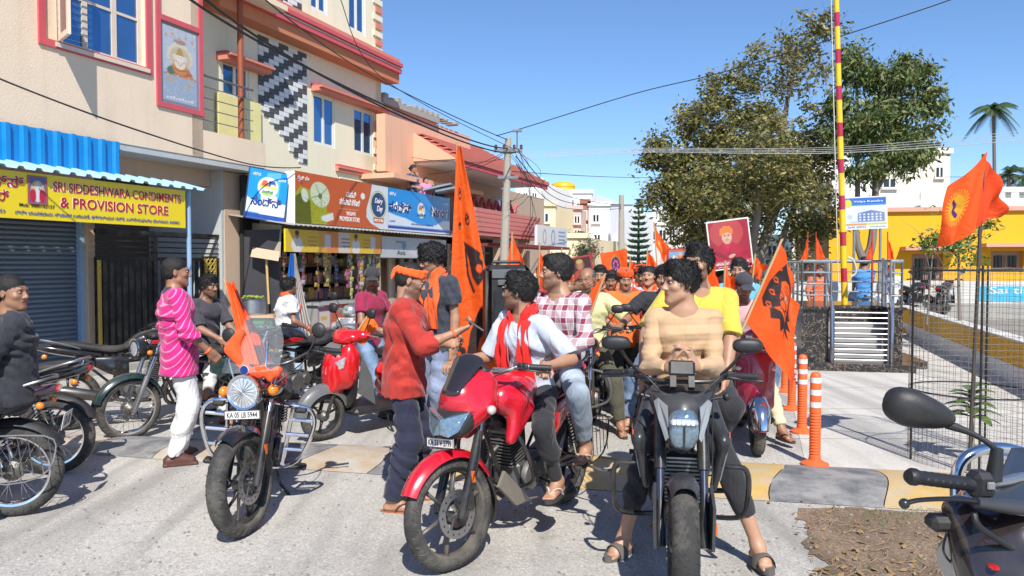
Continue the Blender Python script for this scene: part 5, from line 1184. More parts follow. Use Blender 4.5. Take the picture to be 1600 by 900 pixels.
stext('ಶ್ರೀ ಚಂಪಕಧಾಮ ಸ್ವಾಮಿ ಬಡಾವಣೆ, ಕಗ್ಗಲೀಪುರ ರಸ್ತೆ, ಬನ್ನೇರುಘಟ್ಟ ಬೆಂಗಳೂರು 560083',sg1,25,281,zq(.13),Hs*.10,dS,BLET,bold=.004)
stext('Mob: 9880162157',sg1,32,87,zq(.30),Hs*.075,dS,INK,bold=.006)
stext('ಕಾಂಡಿಮೆಂಟ್ಸ್',sg1,-150,40,zq(.78),Hs*.26,dS,RLET,out_=(WLET,1.01));stext('ಪ್ರಾವಿಜನ್ ಸ್ಟೋರ್',sg1,-160,16,zq(.47),Hs*.26,dS,RLET,out_=(WLET,1.01));stext('ನಮ್ಮ',sg1,-40,10,zq(.15),Hs*.09,dS,BLET)
ca,cb=fs(45,dS),fs(76,dS);cw,chh=cb-ca,Hs*.62
cv=Canvas(cw,chh,40,54,(.40,.10,.05));cv.rect(cw*.08,chh*.05,cw*.92,chh*.95,(.10,.10,.25)).ell(cw*.5,chh*.45,cw*.36,chh*.38,(.45,.4,.2)).ell(cw*.5,chh*.4,cw*.32,chh*.3,(.6,.55,.5)).ell(cw*.27,chh*.3,cw*.16,chh*.24,(.5,.01,.04)).ell(cw*.73,chh*.3,cw*.16,chh*.24,(.5,.01,.04)).ell(cw*.5,chh*.35,cw*.08,chh*.28,(.7,.68,.66)).ell(cw*.27,chh*.58,cw*.08,chh*.07,(.6,.4,.3)).ell(cw*.73,chh*.58,cw*.08,chh*.07,(.6,.4,.3)).ell(cw*.5,chh*.68,cw*.09,chh*.07,(.7,.5,.4))
cv.obj('picture',PRINT,SF(ca,zq(.33),dS-.008),sg1)
# ------------------------------------------------------------------ building 2: pale cream with striped tiles
b2=thing('apartment_building','pale cream building with zigzag black and white tile panel and pink ledges','building',tuple(ST@V((16,10.2,0))))
D2=D0;sC=fs(597,D2);zc2=fz(500,67,D2)
fw2=lambda a,b,c,e:(fs(a,D2),fs(b,D2),fz((a+b)/2,c,D2),fz((a+b)/2,e,D2))
h1=fw2(491,525,228,150);h2=fw2(554,584,241,172);h3=fw2(350,392,154,100);h4=fw2(488,514,18,-40);h5=fw2(547,573,50,-30)
wall('wall',b2,fs(318,D2)-.5,sC,3.36,9.2,D2,CREAM2,[h1,h2,h3,h4,h5],.12);wall('ground_wall',b2,fs(385,D2)+.02,sC,0,3.359,D2,CREAM2)
wall('end_wall',b2,0,6,0,9.2,0,CREAM2,fr=ST@MX.Translation((sC,D2,0))@MX.Rotation(pi/2,4,'Z'))
for h_ in(h1,h2,h4,h5):window(b2,*h_,D2,WFW,n=2,fw=.06,dep=.05,sill=False)
window(b2,*h3,D2,WFW,n=2,fw=.06,dep=.05,sill=False)
def ledge(par,a,b,z,d,ma1=PINKP,ma2=PINKT,pr=.12,hh=.16,name='window_ledge'):
 g=G(ST);g.box((a,d-pr,z),(b,d-.001,z+hh*.45));g.box((a,d-pr*1.35,z+hh*.451),(b,d-.001,z+hh*.7));g.box((a,d-pr*.9,z+hh*.701),(b,d-.001,z+hh),mi=1);g.obj(name,[ma1,ma2],par,world=True,smooth=False)
ledge(b2,fs(488,D2),fs(598,D2),fz(540,160,D2),D2,pr=.22);ledge(b2,fs(342,D2),fs(412,D2),fz(375,105,D2),D2,pr=.25)
ledge(b2,fs(525,D2),fs(578,D2),fz(550,272,D2),D2,pr=.08);ledge(b2,fs(515,D2),fs(568,D2),fz(540,72,D2)+.0,D2,pr=.08)
for(a,b,c)in((530,574,282),(522,566,84)):ledge(b2,fs(a,D2),fs(b,D2),fz((a+b)/2,c,D2)-.03,D2,CREAM2,CREAM2,.04,.05,'ledge')
# cornice
CORM=mat('cornice_orange',(.52,.19,.09),rough=.7,var=.1)
for(pr,z0,z1,m_)in((.38,-.30,-.06,CORM),(.46,-.06,.04,PINKT),(.43,.041,.09,CREAM2),(.50,.091,.18,PINKT),(.42,.181,.30,PINKP)):
 sbox('cornice',b2,(fs(322,D2),D2-pr,zc2+z0+.0005),(sC+.25,D2-.001,zc2+z1-.0005),m_)
for k in range(13):
 for(z0,z1)in((3.2,zc2-.35),(zc2+.4,8.8)):
  zz=z0+k*.2
  if zz<z1:sbox('corner_block',b2,(sC-.38+.1*(k%2),D2-.035,zz),(sC+.035,D2-.001,zz+.13),PINKP if k%2 else CREAM2)
# tiles: one mesh each colour, shared
TD=mat('dark_wall_tile',(.075,.08,.085),rough=.55,var=.25,scale=20,bump=.4);TW=mat('white_wall_tile',(.66,.66,.65),rough=.45,var=.08,scale=20)
tw_,th_=.155,.098
def tmesh(nm,m_):
 g=G(ST.to_3x3().to_4x4());g.box((.003,-.022,.003),(tw_-.003,0,th_-.003),.004);o=g.obj(nm,m_,b2,smooth=False);me=o.data;bpy.data.objects.remove(o);return me
md,mw=tmesh('tile',TD),tmesh('tile',TW)
tp=thing('tile_panel','x','x');tp.parent=b2;del tp['category'];del tp['label']
t0,t1=fs(406,D2),fs(487,D2);zt0,zt1=fz(480,262,D2),zc2-.36;nt2=int((t1-t0)/tw_);tb=WM(b2).inverted()
cnt=0
for zlo,zhi,c0 in((zt0,zt1,0),(zc2+.32,zc2+3.0,1)):
 r_=0;z=zhi-th_
 while z>zlo:
  fr_=(zhi-z)/(zhi-zlo)
  for c in range(c0,nt2):
   if c0==0 and fr_>.62 and c<(fr_-.62)/.38*nt2*.85:continue
   k2=(r_+(c//1)*2+0)%8;dark=((r_+c)%4)<2
   if c0 and c>nt2-2:continue
   inst(md if dark else mw,'tile',tp,tb@(ST@V((t0+c*tw_,D2-.001,z))));cnt+=1
  z-=th_;r_+=1
print('tiles',cnt)
# ------------------------------------------------------------------ row of shops with boards
dR=8.8
CREAMB=mat('board_cream',(.45,.40,.32),rough=.6,dirt=.3);SHEETG=mat('grey_sheet',(.30,.30,.29),rough=.6,dirt=.4)
shop=thing('provision_shop','open-fronted shop packed with hanging snack packets under printed boards','shop',tuple(ST@V((fs(520,dR),dR,0))))
x0,x1=fs(455,dR),fs(702,dR);zr0=fz(462,350,dR)
g=G(ST);pts=[];x=x0-.3
while x<x1+.05:pts+=[(x,0),(x+.06,.02),(x+.12,0)];x+=.14
vs=[]
for a,b in pts:vs+=[(a,dR-.30,zr0-.05+b),(a,dR+1.4,zr0+.20+b)]
g.add(vs,[(2*i,2*i+2,2*i+3,2*i+1)for i in range(len(pts)-1)]);g.obj('corrugated_roof',SHEETG,shop,world=True,smooth=False)
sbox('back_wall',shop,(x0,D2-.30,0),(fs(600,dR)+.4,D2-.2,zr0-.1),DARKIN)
sbox('side_wall',shop,(fs(598,dR),dR+.1,0),(fs(598,dR)+.08,D2-.3,zr0-.1),BEIGE)
sbox('side_wall',shop,(x0-.02,dR+.25,0),(x0+.04,D2-.3,zr0-.1),mat('dark_post',(.05,.05,.06),rough=.7))
sbox('shutter_box',shop,(fs(600,dR),dR+.15,zr0-.6),(fs(705,dR),dR+.3,zr0-.1),SHEETG)
# counter
RPR=mat('red_print',(.45,.09,.04),rough=.5,dirt=.2)
ca_,cb_=fs(497,dR),fs(585,dR);cz=fz(540,474,dR)
w_,h_=cb_-ca_,cz-.12;cv=Canvas(w_,h_,70,50,(.45,.085,.035))
cv.ell(.0,h_*.5,.28,.5,(.55,.52,.5)).ell(.55,h_*.2,.22,.24,(.6,.56,.52)).ell(.55,h_*.2,.14,.16,(.2,.18,.16)).ell(1.2,h_*.85,.22,.12,(.55,.5,.45)).ell(1.9,h_*.3,.3,.3,(.5,.45,.4)).rect(0,0,.45,h_*.95,(.25,.12,.2)).rect(.05,.3,.4,h_*.85,(.5,.42,.35)).rect(.1,.45,.3,h_*.7,(.45,.3,.05))
sbox('counter',shop,(ca_,dR+.02,.12),(cb_,dR+.55,cz),SHEETG);sbox('counter_top',shop,(ca_-.05,dR-.05,cz+.001),(cb_+.05,dR+.6,cz+.05),mat('counter_stone',(.35,.36,.36),rough=.3))
cv.obj('printed_front',PRINTM,SF(ca_,.12,dR+.012),shop)
sbox('floor_plinth',shop,(x0-.3,dR-.3,0),(x1+.3,D2-.31,.12),CONC)
# hanging packet strings: each string of sachets is a thing of the shop display
PKC=[(.30,.05,.03),(.36,.22,.05),(.08,.17,.06),(.32,.32,.34),(.06,.08,.2),(.26,.08,.15),(.36,.32,.08),(.16,.16,.18),(.18,.09,.06),(.30,.16,.07)]
PKM=[mat('packet_%d'%i,c,rough=.25,coat=.5,var=.35,scale=60,bump=.6,bscale=70)for i,c in enumerate(PKC)]
PKN=['red','orange','green','silver','blue','pink','yellow','grey','brown','amber'];ORDN=['leftmost','second','third','fourth','fifth','sixth','seventh','eighth','middle','tenth','eleventh','twelfth','thirteenth','fourteenth','third from right','second from right','rightmost']
n=0
for px in(468,478,489,500,512,520,527,533,539,546,552,558,563,569,575,581,589):
 dd=dR+rnd.uniform(.0,.35)if px<540 else dR-.05+rnd.uniform(0,.12);s0=fs(px,dR);zt=zr0-.30-rnd.uniform(0,.1);nn=rnd.randint(8,13)if px not in(552,)else 16;big=px>=585
 i1,i2=rnd.sample(range(10),2);st_=thing('packet_string','string of %s and %s snack packets, %s of those hanging in the shop'%(PKN[i1],PKN[i2],ORDN[n]),'packets',tuple(ST@V((s0,dd,zt))),group='strings of snack packets in the shop front')
 c1,c2=PKM[i1],PKM[i2];n+=1
 for k in range(nn):
  a=rnd.uniform(-.6,.6);w=(.05 if not big else.085)*rnd.uniform(.85,1.15);h=.085 if not big else.11;fr=ST@MX.Translation((s0+rnd.uniform(-.01,.01),dd+rnd.uniform(-.02,.02),zt-k*h*.92))@MX.Rotation(a,4,'Z')@MX.Rotation(rnd.uniform(-.2,.2),4,'Y')
  g=G(fr);g.add([(-w,0,0),(w,0,0),(w,0,-h),(-w,0,-h),(0,-.02,-h/2),(0,.02,-h/2)],[(0,1,4),(1,2,4),(2,3,4),(3,0,4),(1,0,5),(2,1,5),(3,2,5),(0,3,5)])
  g.obj('packet',(c1 if k%3 else c2)if not big else rnd.choice(PKM[1:3]+PKM[6:7]+PKM[4:5]),st_,world=True,smooth=False)
# shelves with goods deep inside
for zz in(.9,1.25,1.6):sbox('shelf',shop,(x0+.1,D2-.75,zz),(fs(598,dR),D2-.31,zz+.03),mat('shelf_wood',(.12,.07,.04),rough=.7))
for zz in(.9,1.25,1.6):
 for k in range(16):
  a=x0+.2+k*(fs(598,dR)-x0-.3)/16;sbox('goods_box',shop,(a,D2-.70,zz+.031),(a+rnd.uniform(.12,.2),D2-.5,zz+rnd.uniform(.15,.28)),rnd.choice(PKM))
# big board
NAV=mat('sign_navy',(.012,.02,.16),rough=.4,var=.02)
bz0,bz1=fz(582,357,dR),fz(582,288,dR);bA,bM,bB=fs(462,dR),fs(607,dR),fs(703,dR)
BTR=(.0,.13,.45)
bd=thing('shop_board','long board, orange VASAVI PROVISION STORE half beside a round blue DAIRY DAY mark','sign',tuple(ST@V((bA,dR,0))))
Wd,Hd=bM-bA,bz1-bz0
cv=Canvas(Wd,Hd,230,76,(.50,.10,.03));q=Wd
cv.pol([(q*.80,Hd),(q*.775,Hd*.72),(q*.735,Hd*.45),(q*.73,Hd*.25),(q*.78,Hd*.12),(q*.90,0),(q,0),(q,Hd)],(.60,.63,.66))
G1,G2,G3=(.10,.11,.01),(.32,.33,.02),(.52,.58,.40)
cv.pol([(0,0),(0,Hd*.55),(.05*q,Hd*.72),(.22*q,Hd*.62),(.30*q,Hd*.42),(.30*q,0)],G2).pol([(0,0),(0,Hd*.5),(.07*q,Hd*.62),(.14*q,Hd*.45),(.15*q,0)],G1).pol([(.16*q,Hd*.05),(.27*q,Hd*.26),(.37*q,Hd*.26),(.36*q,Hd*.12),(.22*q,0),(.17*q,0)],G2).pol([(.24*q,Hd*.16),(.36*q,Hd*.26),(.37*q,Hd*.12),(.30*q,Hd*.06),(.25*q,Hd*.08)],(.62,.64,.6))
cv.ell(.09*q,Hd*.55,.03*q,Hd*.14,(.55,.6,.5),.5);cv.ell(.235*q,Hd*.60,.095*q,Hd*.25,G3,-.2)
for k in range(9):a=k*.7;cv.line([(.235*q,Hd*.58),(.235*q+.085*q*cos(a),Hd*.60+Hd*.22*sin(a))],.018,(.17,.24,.08)if k%2 else(.62,.66,.5))
cv.ell(.235*q,Hd*.57,.02*q,Hd*.06,(.12,.17,.05)).ell(.69*q,Hd*.70,.025*q,Hd*.07,(.75,.72,.7)).rect(.43*q,Hd*.37,.64*q,Hd*.378,(.75,.6,.5))
for k in range(120):
 a,b=rnd.uniform(.0,.28)*q,rnd.uniform(0,.5)*Hd;cv.ell(a,b,.008,.008,(.05,.06,.01))
cv.ell(.88*q,Hd*.55,.105*q,Hd*.33,(.42,.45,.12)).ell(.88*q,Hd*.55,.095*q,Hd*.30,(.70,.72,.70)).ell(.88*q,Hd*.55,.09*q,Hd*.285,(.02,.06,.16)).pol([(.81*q,Hd*.26),(.95*q,Hd*.26),(.94*q,Hd*.13),(.82*q,Hd*.13)],(.48,.13,.04))
bo=sbox('board',bd,(bA,dR+.006,bz0),(bM,dR+.08,bz1),WHP);cv.obj('print',PRINT,SF(bA,bz0,dR+.004),bd)
def st2(t_,par,f0,f1,zf,hf,ma,A=None,B=None,z0=None,Hh=None,**k):
 A_,B_=(bA,bM)if A is None else(A,B);a,b=A_+(B_-A_)*f0,A_+(B_-A_)*f1
 return text(t_,.2,SF((a+b)/2,(z0 if z0 is not None else bz0)+(Hh or Hd)*zf,dR-.002),ma,parent=par,width=b-a,height=(Hh or Hd)*hf,bold=k.pop('bold',.01),**k)
st2('ವಾಸವಿ',bd,.50,.61,.70,.15,WLET);st2('ಪ್ರಾವಿಜನ್ ಸ್ಟೋರ್',bd,.43,.655,.53,.15,WLET);st2('VASAVI',bd,.50,.60,.28,.09,WLET);st2('PROVISION STORE',bd,.43,.65,.16,.10,WLET);st2('ಡೈರಿ ಡೇ',bd,.02,.13,.86,.12,WLET)
st2('Dairy',bd,.83,.93,.63,.15,WLET,shear=.3);st2('Day',bd,.855,.93,.45,.17,WLET,shear=.3);st2('SINCE OF 2002',bd,.825,.935,.195,.06,WLET,bold=.004)
# blue board with white wave
def wave_board(par,W,H,nx,ny):
 cv=Canvas(W,H,nx,ny,(.0,.24,.62));cv.pol([(0,H*.12),(0,H*.42),(W*.12,H*.36),(W*.25,H*.32),(W*.42,H*.22),(W*.62,H*.18),(W*.75,H*.22),(W*.88,H*.36),(W,H*.36),(W,H*.12)],(.62,.66,.72));cv.rect(0,H*.04,W,H*.10,(.02,.04,.25)).rect(0,0,W,H*.04,(.6,.62,.65));return cv
def badge(cv,x,y,r):
 cv.ell(x,y,r*1.05,r*1.1,(.72,.74,.76)).pol([(x-r*.9,y+.05*r),(x-r*.6,y+.5*r),(x-.3*r,y+.85*r),(x,y+.45*r),(x+.1*r,y+.05*r)],(.65,.28,.05)).ell(x-r*.35,y+.35*r,.32*r,.4*r,(.65,.10,.03)).pol([(x,y+.05*r),(x+.05*r,y+.7*r),(x+.7*r,y+.75*r),(x+.8*r,y+.1*r),(x+.6*r,y+.35*r),(x+.3*r,y+.35*r),(x+.2*r,y+.05*r)],(.02,.08,.35)).rect(x-r*.95,y-.10*r,x+r*.95,y+.08*r,(.60,.60,.05)).ell(x,y-.65*r,.65*r,.28*r,(.30,.50,.08))
bb=thing('shop_board','long blue and white wavy board over the shop, right of the orange one','sign',tuple(ST@V((bM,dR,0))))
W2=bB-bM;cv=wave_board(bb,W2,Hd,130,60);badge(cv,W2*.50,Hd*.56,.17)
sbox('board',bb,(bM+.002,dR+.006,bz0),(bB,dR+.08,bz1),WHP);cv.obj('print',PRINT,SF(bM+.002,bz0,dR+.004),bb)
k_=dict(A=bM,B=bB)
[st2(t_,bb,a_,b_,.57,.26,m__,bold=w__,depth=dp_,**k_)for t_,a_,b_ in(('ನಂದಿನಿ',.01,.34),('Nandini',.66,.98))for m__,w__,dp_ in((WLET,.075,.0004),(NAV,.015,.0012))];st2('ನಂದಿನಿ',bb,.43,.57,.44,.07,BLET,**k_);st2('ಹಾಲು ಮತ್ತು ಹಾಲಿನ ಉತ್ಪನ್ನಗಳು',bb,.34,.70,.20,.05,BLET,bold=.002,**k_);st2('ಸರ್ವ',bb,.02,.11,.87,.09,WLET,**k_);st2('ನಂದಿನಿ',bb,.87,.97,.82,.07,WLET,**k_);st2('ನಂದಿನಿ',bb,.02,.1,.22,.04,BLET,bold=.002,**k_)
# small blue board on the side wall, facing the camera
o0=at(382,338,13.6);o1=at(443,348,13.9);ot=at(389,261,13.75)
fm=frame(o0,o1-o0,ot-o0);Wb,Hb=(o1-o0).length,(ot-o0).length
sbd=thing('shop_board','small upright blue and white dairy board beside the grey pillar','sign',tuple(o0))
cv=wave_board(None,Wb,Hb,60,76);cv.pol([(Wb*.45,Hb*.95),(Wb*.80,Hb),(Wb*.80,Hb*.5),(Wb*.35,Hb*.4)],(.08,.38,.68));cv.pol([(0,Hb*.12),(0,Hb*.36),(Wb*.25,Hb*.28),(Wb*.45,Hb*.12)],(.62,.66,.72)).pol([(Wb*.35,Hb*.1),(Wb*.35,Hb*.5),(Wb*.75,Hb*.5),(Wb,Hb*.1)],(.62,.66,.72));cv.rect(0,0,Wb,Hb*.09,(.01,.06,.3));badge(cv,Wb*.5,Hb*.66,.17)
g=G(fm);g.box((-.02,-.02,-.05),(Wb+.02,Hb+.02,-.004));g.obj('board',mat('navy_frame',(.01,.03,.12),rough=.4),sbd,world=True,smooth=False)
cv.obj('print',PRINT,fm@MX.Translation((0,0,-.001)),sbd);text('ನಂದಿನಿ',.2,fm@MX.Translation((Wb*.5,Hb*.36,.003)),NAV,parent=sbd,width=Wb*.78,height=Hb*.20,bold=.02);text('ನಂದಿನಿ',.2,fm@MX.Translation((Wb*.5,Hb*.57,.003)),BLET,parent=sbd,width=Wb*.28,height=Hb*.06,bold=.005);text('ಸರ್ವ',.2,fm@MX.Translation((Wb*.18,Hb*.90,.003)),WLET,parent=sbd,width=Wb*.2,height=Hb*.06);text('ನಂದಿನಿ',.2,fm@MX.Translation((Wb*.84,Hb*.85,.003)),WLET,parent=sbd,width=Wb*.2,height=Hb*.06)
# side shop (left) with drop board
ss=thing('side_shop','small dark stall left of the provision shop with a beige flap and food counter','shop',tuple(ST@V((fs(400,dR+.6),dR+.6,0))))
A_=at(366,345,14.6);B_=at(448,352,13.9)
def Pq(px,py,Y):return at(px,py,Y)
g=G();g.add([Pq(358,345,14.9),Pq(440,352,14.0),Pq(438,402,13.9),Pq(366,396,14.7)],[(0,1,2,3)]);g.obj('beige_flap',CREAMB,ss,world=True,smooth=False)
g=G();g.add([Pq(355,338,14.9),Pq(462,352,13.75),Pq(462,347,14.4),Pq(355,333,15.6)],[(0,1,2,3)]);g.obj('canopy',SHEETG,ss,world=True,smooth=False)
g=G();g.add([Pq(395,386,14.2),Pq(437,393,13.8),Pq(435,408,13.6),Pq(391,401,14.0)],[(0,1,2,3)]);g.obj('card_flap',mat('card_tan',(.55,.42,.30),rough=.8),ss,world=True,smooth=False)
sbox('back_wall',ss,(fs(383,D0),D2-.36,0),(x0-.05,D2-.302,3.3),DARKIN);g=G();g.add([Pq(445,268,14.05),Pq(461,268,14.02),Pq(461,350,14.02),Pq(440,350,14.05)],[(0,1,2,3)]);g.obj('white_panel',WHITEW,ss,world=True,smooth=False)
g=G();g.add([Pq(366,262,14.6),Pq(448,266,14.1),Pq(443,350,14.1),Pq(366,338,14.6)],[(0,1,2,3)]);g.obj('grey_panel',GREYW,ss,world=True,smooth=False)
g=G();g.tube([Pq(416,402,13.9),Pq(420,475,13.9)],.022,8);g.obj('bamboo_pole',mat('bamboo',(.55,.38,.14),rough=.6),ss,world=True)
def atz(px,py,Y,z):p=at(px,py,Y);return V((p.x,p.y,z))
tb_=thing('stall_table','green-draped stall table holding a steel pot beside the grey pillar','table',tuple(gr(398,560)*1.0))
p=at(385,492,13.4);q=at(418,492,13.2);g=G();g.box((p.x,13.2,p.z-.04),(q.x+.1,13.7,p.z));g.obj('table_top',mat('plank',(.50,.28,.12),rough=.7),tb_,world=True)
g=G();g.box((p.x+.05,13.25,.0),(q.x+.05,13.65,p.z-.041));g.obj('green_cloth',cloth('green_cloth',(.03,.16,.06)),tb_,world=True)
t=thing('steel_pot','wide steel pot with greens on the stall table','pot',tuple(at(398,492,13.5)));g=G();c=at(396,491,13.45);g.lathe([(.001,0),(.2,0),(.22,.03),(.21,.26),(.24,.28),(.2,.27)],tuple(c),(0,0,1),24);g.obj('pot',STEEL,t,world=True)
g=G()
for _ in range(40):a,r_=rnd.uniform(0,6.28),rnd.uniform(0,.17);g.ball((c.x+r_*cos(a),c.y+r_*sin(a),c.z+.28+rnd.random()*.04),(.03,.03,.018),6,4)
g.obj('greens',mat('green_food',(.25,.32,.04),rough=.6,var=.5,scale=40),t,world=True,kind='stuff')
# blue and white tarpaulin
TB=mat('blue_tarp',(.02,.16,.50),rough=.45);TG=mat('pale_tarp',(.42,.38,.36),rough=.6)
tarp=thing('tarpaulin','tied blue and pale tarpaulin hanging beside the shop opening','tarpaulin',tuple(gr(468,560)))
for ma,(a0,a1),(b0,b1),nm in((TB,(453,459),(450,478),'blue_sheet'),(TG,(459,462),(468,500),'pale_sheet')):
 vs,F=[],[];n,m=24,20
 for i in range(n+1):
  t=i/n
  for j in range(m+1):
   u=j/m;px=(a0+(a1-a0)*u)*(1-t)+(b0+(b1-b0)*u)*t-7*sin(pi*t)*.6;P_=at(px,396+150*t,13.3+(.10*sin(u*17+t*3)*(.3+t)));vs.append(P_)
 F=[(i*(m+1)+j,i*(m+1)+j+1,(i+1)*(m+1)+j+1,(i+1)*(m+1)+j)for i in range(n)for j in range(m)]
 g=G();g.add(vs,F);g.obj(nm,ma,tarp,world=True,smooth=True)
# yellow board and silver board under the eave
dY=dR-.12;ya,yb,yz0,yz1=fs(447,dY),fs(597,dY),fz(520,395,dY),fz(520,362,dY)
yb_=thing('shop_board','yellow and orange printed board under the eave above the packets','sign',tuple(ST@V((ya,dY,0))));W3,H3=yb-ya,yz1-yz0
cv=Canvas(W3,H3,150,30,(.62,.42,.05));
for x_,c_ in((.30,(.60,.30,.07)),(.38,(.58,.2,.06)),(.5,(.55,.48,.42)),(.62,(.62,.42,.05)),(.9,(.58,.25,.06))):cv.rect(W3*x_,0,W3,H3,c_)
for x_ in(.10,.69):cv.ell(W3*x_,H3*.32,.16,H3*.38,(.62,.58,.55)).ell(W3*x_,H3*.75,.06,.07,(.35,.2,.12)).ell(W3*x_,H3*.85,.06,.045,(.03,.02,.02))
for x_ in(.36,.86):cv.rect(W3*x_,H3*.25,W3*(x_+.06),H3*.85,(.5,.5,.52))
for k in range(3):
 for x_ in(.2,.53,.77):cv.rect(W3*x_,H3*(.3+.18*k),W3*(x_+.09),H3*(.35+.18*k),(.5,.12,.05)if x_!=.53 else(.08,.08,.1))
sbox('board',yb_,(ya,dY+.005,yz0),(yb,dY+.04,yz1),YEL);cv.obj('print',PRINT,SF(ya,yz0,dY+.003),yb_)
ga_,gb_,gz0,gz1=fs(595,dY),fs(697,dY),fz(645,403,dY),fz(645,372,dY)
gb2=thing('shop_board','dull silver advertising board hanging at the right end of the shop eave','sign',tuple(ST@V((ga_,dY,0))));W4,H4=gb_-ga_,gz1-gz0
cv=Canvas(W4,H4,100,30,(.42,.44,.46));cv.rect(W4*.2,H4*.72,W4*.34,H4*.82,(.15,.2,.3)).ell(W4*.32,H4*.6,.1,.1,(.1,.25,.4)).rect(W4*.7,H4*.7,W4*.85,H4*.8,(.15,.2,.3)).ell(W4*.55,H4*.35,.5,.12,(.5,.5,.52))
sbox('board',gb2,(ga_+.01,dY+.005,gz0),(gb_,dY+.04,gz1),SILP);cv.obj('print',PRINT,SF(ga_+.01,gz0,dY+.003),gb2);text('Asia',.2,SF(ga_+W4*.28,gz0+H4*.25,dY-.002),INK,parent=gb2,width=W4*.12,height=H4*.22)
# barred window beyond
gw=thing('grille_window','dark barred shop opening under the silver board','window',tuple(ST@V((fs(640,dR+.3),dR+.3,0))));sbox('opening',gw,(fs(600,dR+.3)+.3,dR+.35,.5),(fs(760,dR+.3),dR+.4,2.2),BEIGE)
for k in range(12):sbox('bar',gw,(fs(604,dR+.3)+.4+k*.42,dR+.2,.5),(fs(604,dR+.3)+.46+k*.42,dR+.3,2.2),BLKM)
for k in range(4):sbox('bar',gw,(fs(604,dR+.3)+.3,dR+.17,.7+k*.42),(fs(760,dR+.3),dR+.199,.74+k*.42),BLKM)
# ------------------------------------------------------------------ salmon house and onwards
b3=thing('house','salmon house with jutting red tiled roof and pink balcony behind the concrete pole','house',tuple(ST@V((26,10.5,0))))
TILER=mat('red_roof_tile',(.55,.16,.12),rough=.7,var=.25,scale=14,bump=.4);PINKB=mat('pink_balcony_tile',(.60,.20,.17),rough=.6,var=.15,scale=10)
D3=10.4;e0,e1=sC+.35,fs(735,D3)
wall('wall',b3,e0,e1,0,fz(640,178,D3),D3,SALM2,[],.1);sbox('roof_coping',b3,(e0-.1,D3-.12,fz(640,178,D3)+.001),(fs(682,D3),D3+.3,fz(640,178,D3)+.16),CONC)
for k in range(14):sbox('coping_stone',b3,(e0+k*.32,D3-.11,fz(640,178,D3)+.161),(e0+k*.32+rnd.uniform(.15,.27),D3+.25,fz(640,178,D3)+.161+rnd.uniform(.03,.14)),CONC,.015)
D4=9.6;f0,f1=fs(603,D4),fs(735,D4)
wall('front_wall',b3,f0,f1,fz(690,286,D4),fz(690,208,D4),D4,SALM,[]);sbox('slab',b3,(f0-.2,D4-.35,fz(690,290,D4)-.12),(f1+.2,D4+.6,fz(690,290,D4)),SALM)
hw_=(fs(664,D4+.5),fs(700,D4+.5),fz(680,308,D4+.5)-.3,fz(680,292,D4+.5));wall('lower_wall',b3,f0,f1,1.6,fz(690,292,D4+.5),D4+.5,BEIGE,[hw_],.1);window(b3,*hw_,D4+.5,WFR,n=2,sill=False)
# jutting roof
rx0,rx1=fs(716,8.3),fs(853,8.3);ze=fz(853,268,8.3);zq_=fz(740,240,8.3)
g=G(ST);zE=4.35;zT=5.55;E0,E1=fs(730,8.3),fs(853,8.3)
g.add([(E0-.3,8.3,zE),(E1,8.3,zE),(E1-.6,10.6,zT),(E0-.3,10.6,zT),(E0-.3,10.6,zE),(E1,10.6,zE)],[(0,1,2,3),(0,3,4),(1,5,2)]);g.obj('roof',TILER,b3,world=True,smooth=False)
for k in range(12):
 t=(k+.5)/12;g=G(ST);y=8.3+2.3*t;z=zE+(zT-zE)*t;g.box((E0-.33,y-.10,z+.0),(E1-.05-.35*t,y+.02,z+.035));g.obj('tile_row',TILER,b3,world=True,smooth=False)
sbox('roof_fascia',b3,(E0-.35,8.26,zE-.22),(E1+.05,8.32,zE-.002),PINKT);sbox('roof_fascia',b3,(E0-.4,8.22,zE-.08),(E1+.1,8.259,zE+.03),TILER);sbox('soffit',b3,(E0-.3,8.33,zE-.12),(E1,10.4,zE-.05),WHITEW)
g=G(ST);g.poly([(E0-.34,8.4,zE-.05),(E0-.34,10.6,zE-.05),(E0-.34,10.6,zT+.05),(E0-.34,9.4,zE+.55)],.12,(-1,0,0));g.obj('gable',SALM,b3,world=True,smooth=False);sbox('upper_wall_back',b3,(fs(603,10.3),10.3,3.5),(E0-.35,10.5,zT),SALM)
uw=(fs(775,9.9),fs(800,9.9),2.9,3.9);wall('upper_wall',b3,f1+.01,fs(850,9.9),1.3,zE-.13,9.9,BEIGE,[uw],.15);window(b3,*uw,9.9,WFW,n=2,sill=False)
for k in range(7):g=G(ST);a=f1+.3+k*.6;g.tube([(a,9.86,3.75),(a+.3,9.86,3.4),(a+.6,9.86,3.75)],.06,6);g.obj('scalloped_trim',PINKT,b3,world=True)
ba,bb_=fs(742,8.6),fs(843,8.6)
sbox('balcony',b3,(ba,8.6,fz(800,372,8.6)),(bb_,8.72,fz(800,346,8.6)+.25),PINKB);sbox('balcony_floor',b3,(ba,8.721,fz(800,372,8.6)),(bb_,9.89,fz(800,372,8.6)+.12),BEIGE)
for k in range(5):z=fz(800,372,8.6)+.12+k*.13;sbox('tile_band',b3,(ba-.01,8.575,z),(bb_,8.599,z+.115),PINKB)
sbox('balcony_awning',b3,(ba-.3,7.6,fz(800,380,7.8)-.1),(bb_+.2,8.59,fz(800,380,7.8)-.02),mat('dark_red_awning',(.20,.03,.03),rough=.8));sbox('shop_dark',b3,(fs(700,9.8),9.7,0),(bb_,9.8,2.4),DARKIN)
for k in range(4):sbox('column',b3,(ba+k*2.1,8.65,0),(ba+k*2.1+.3,8.95,fz(800,372,8.6)-.01),BEIGE)
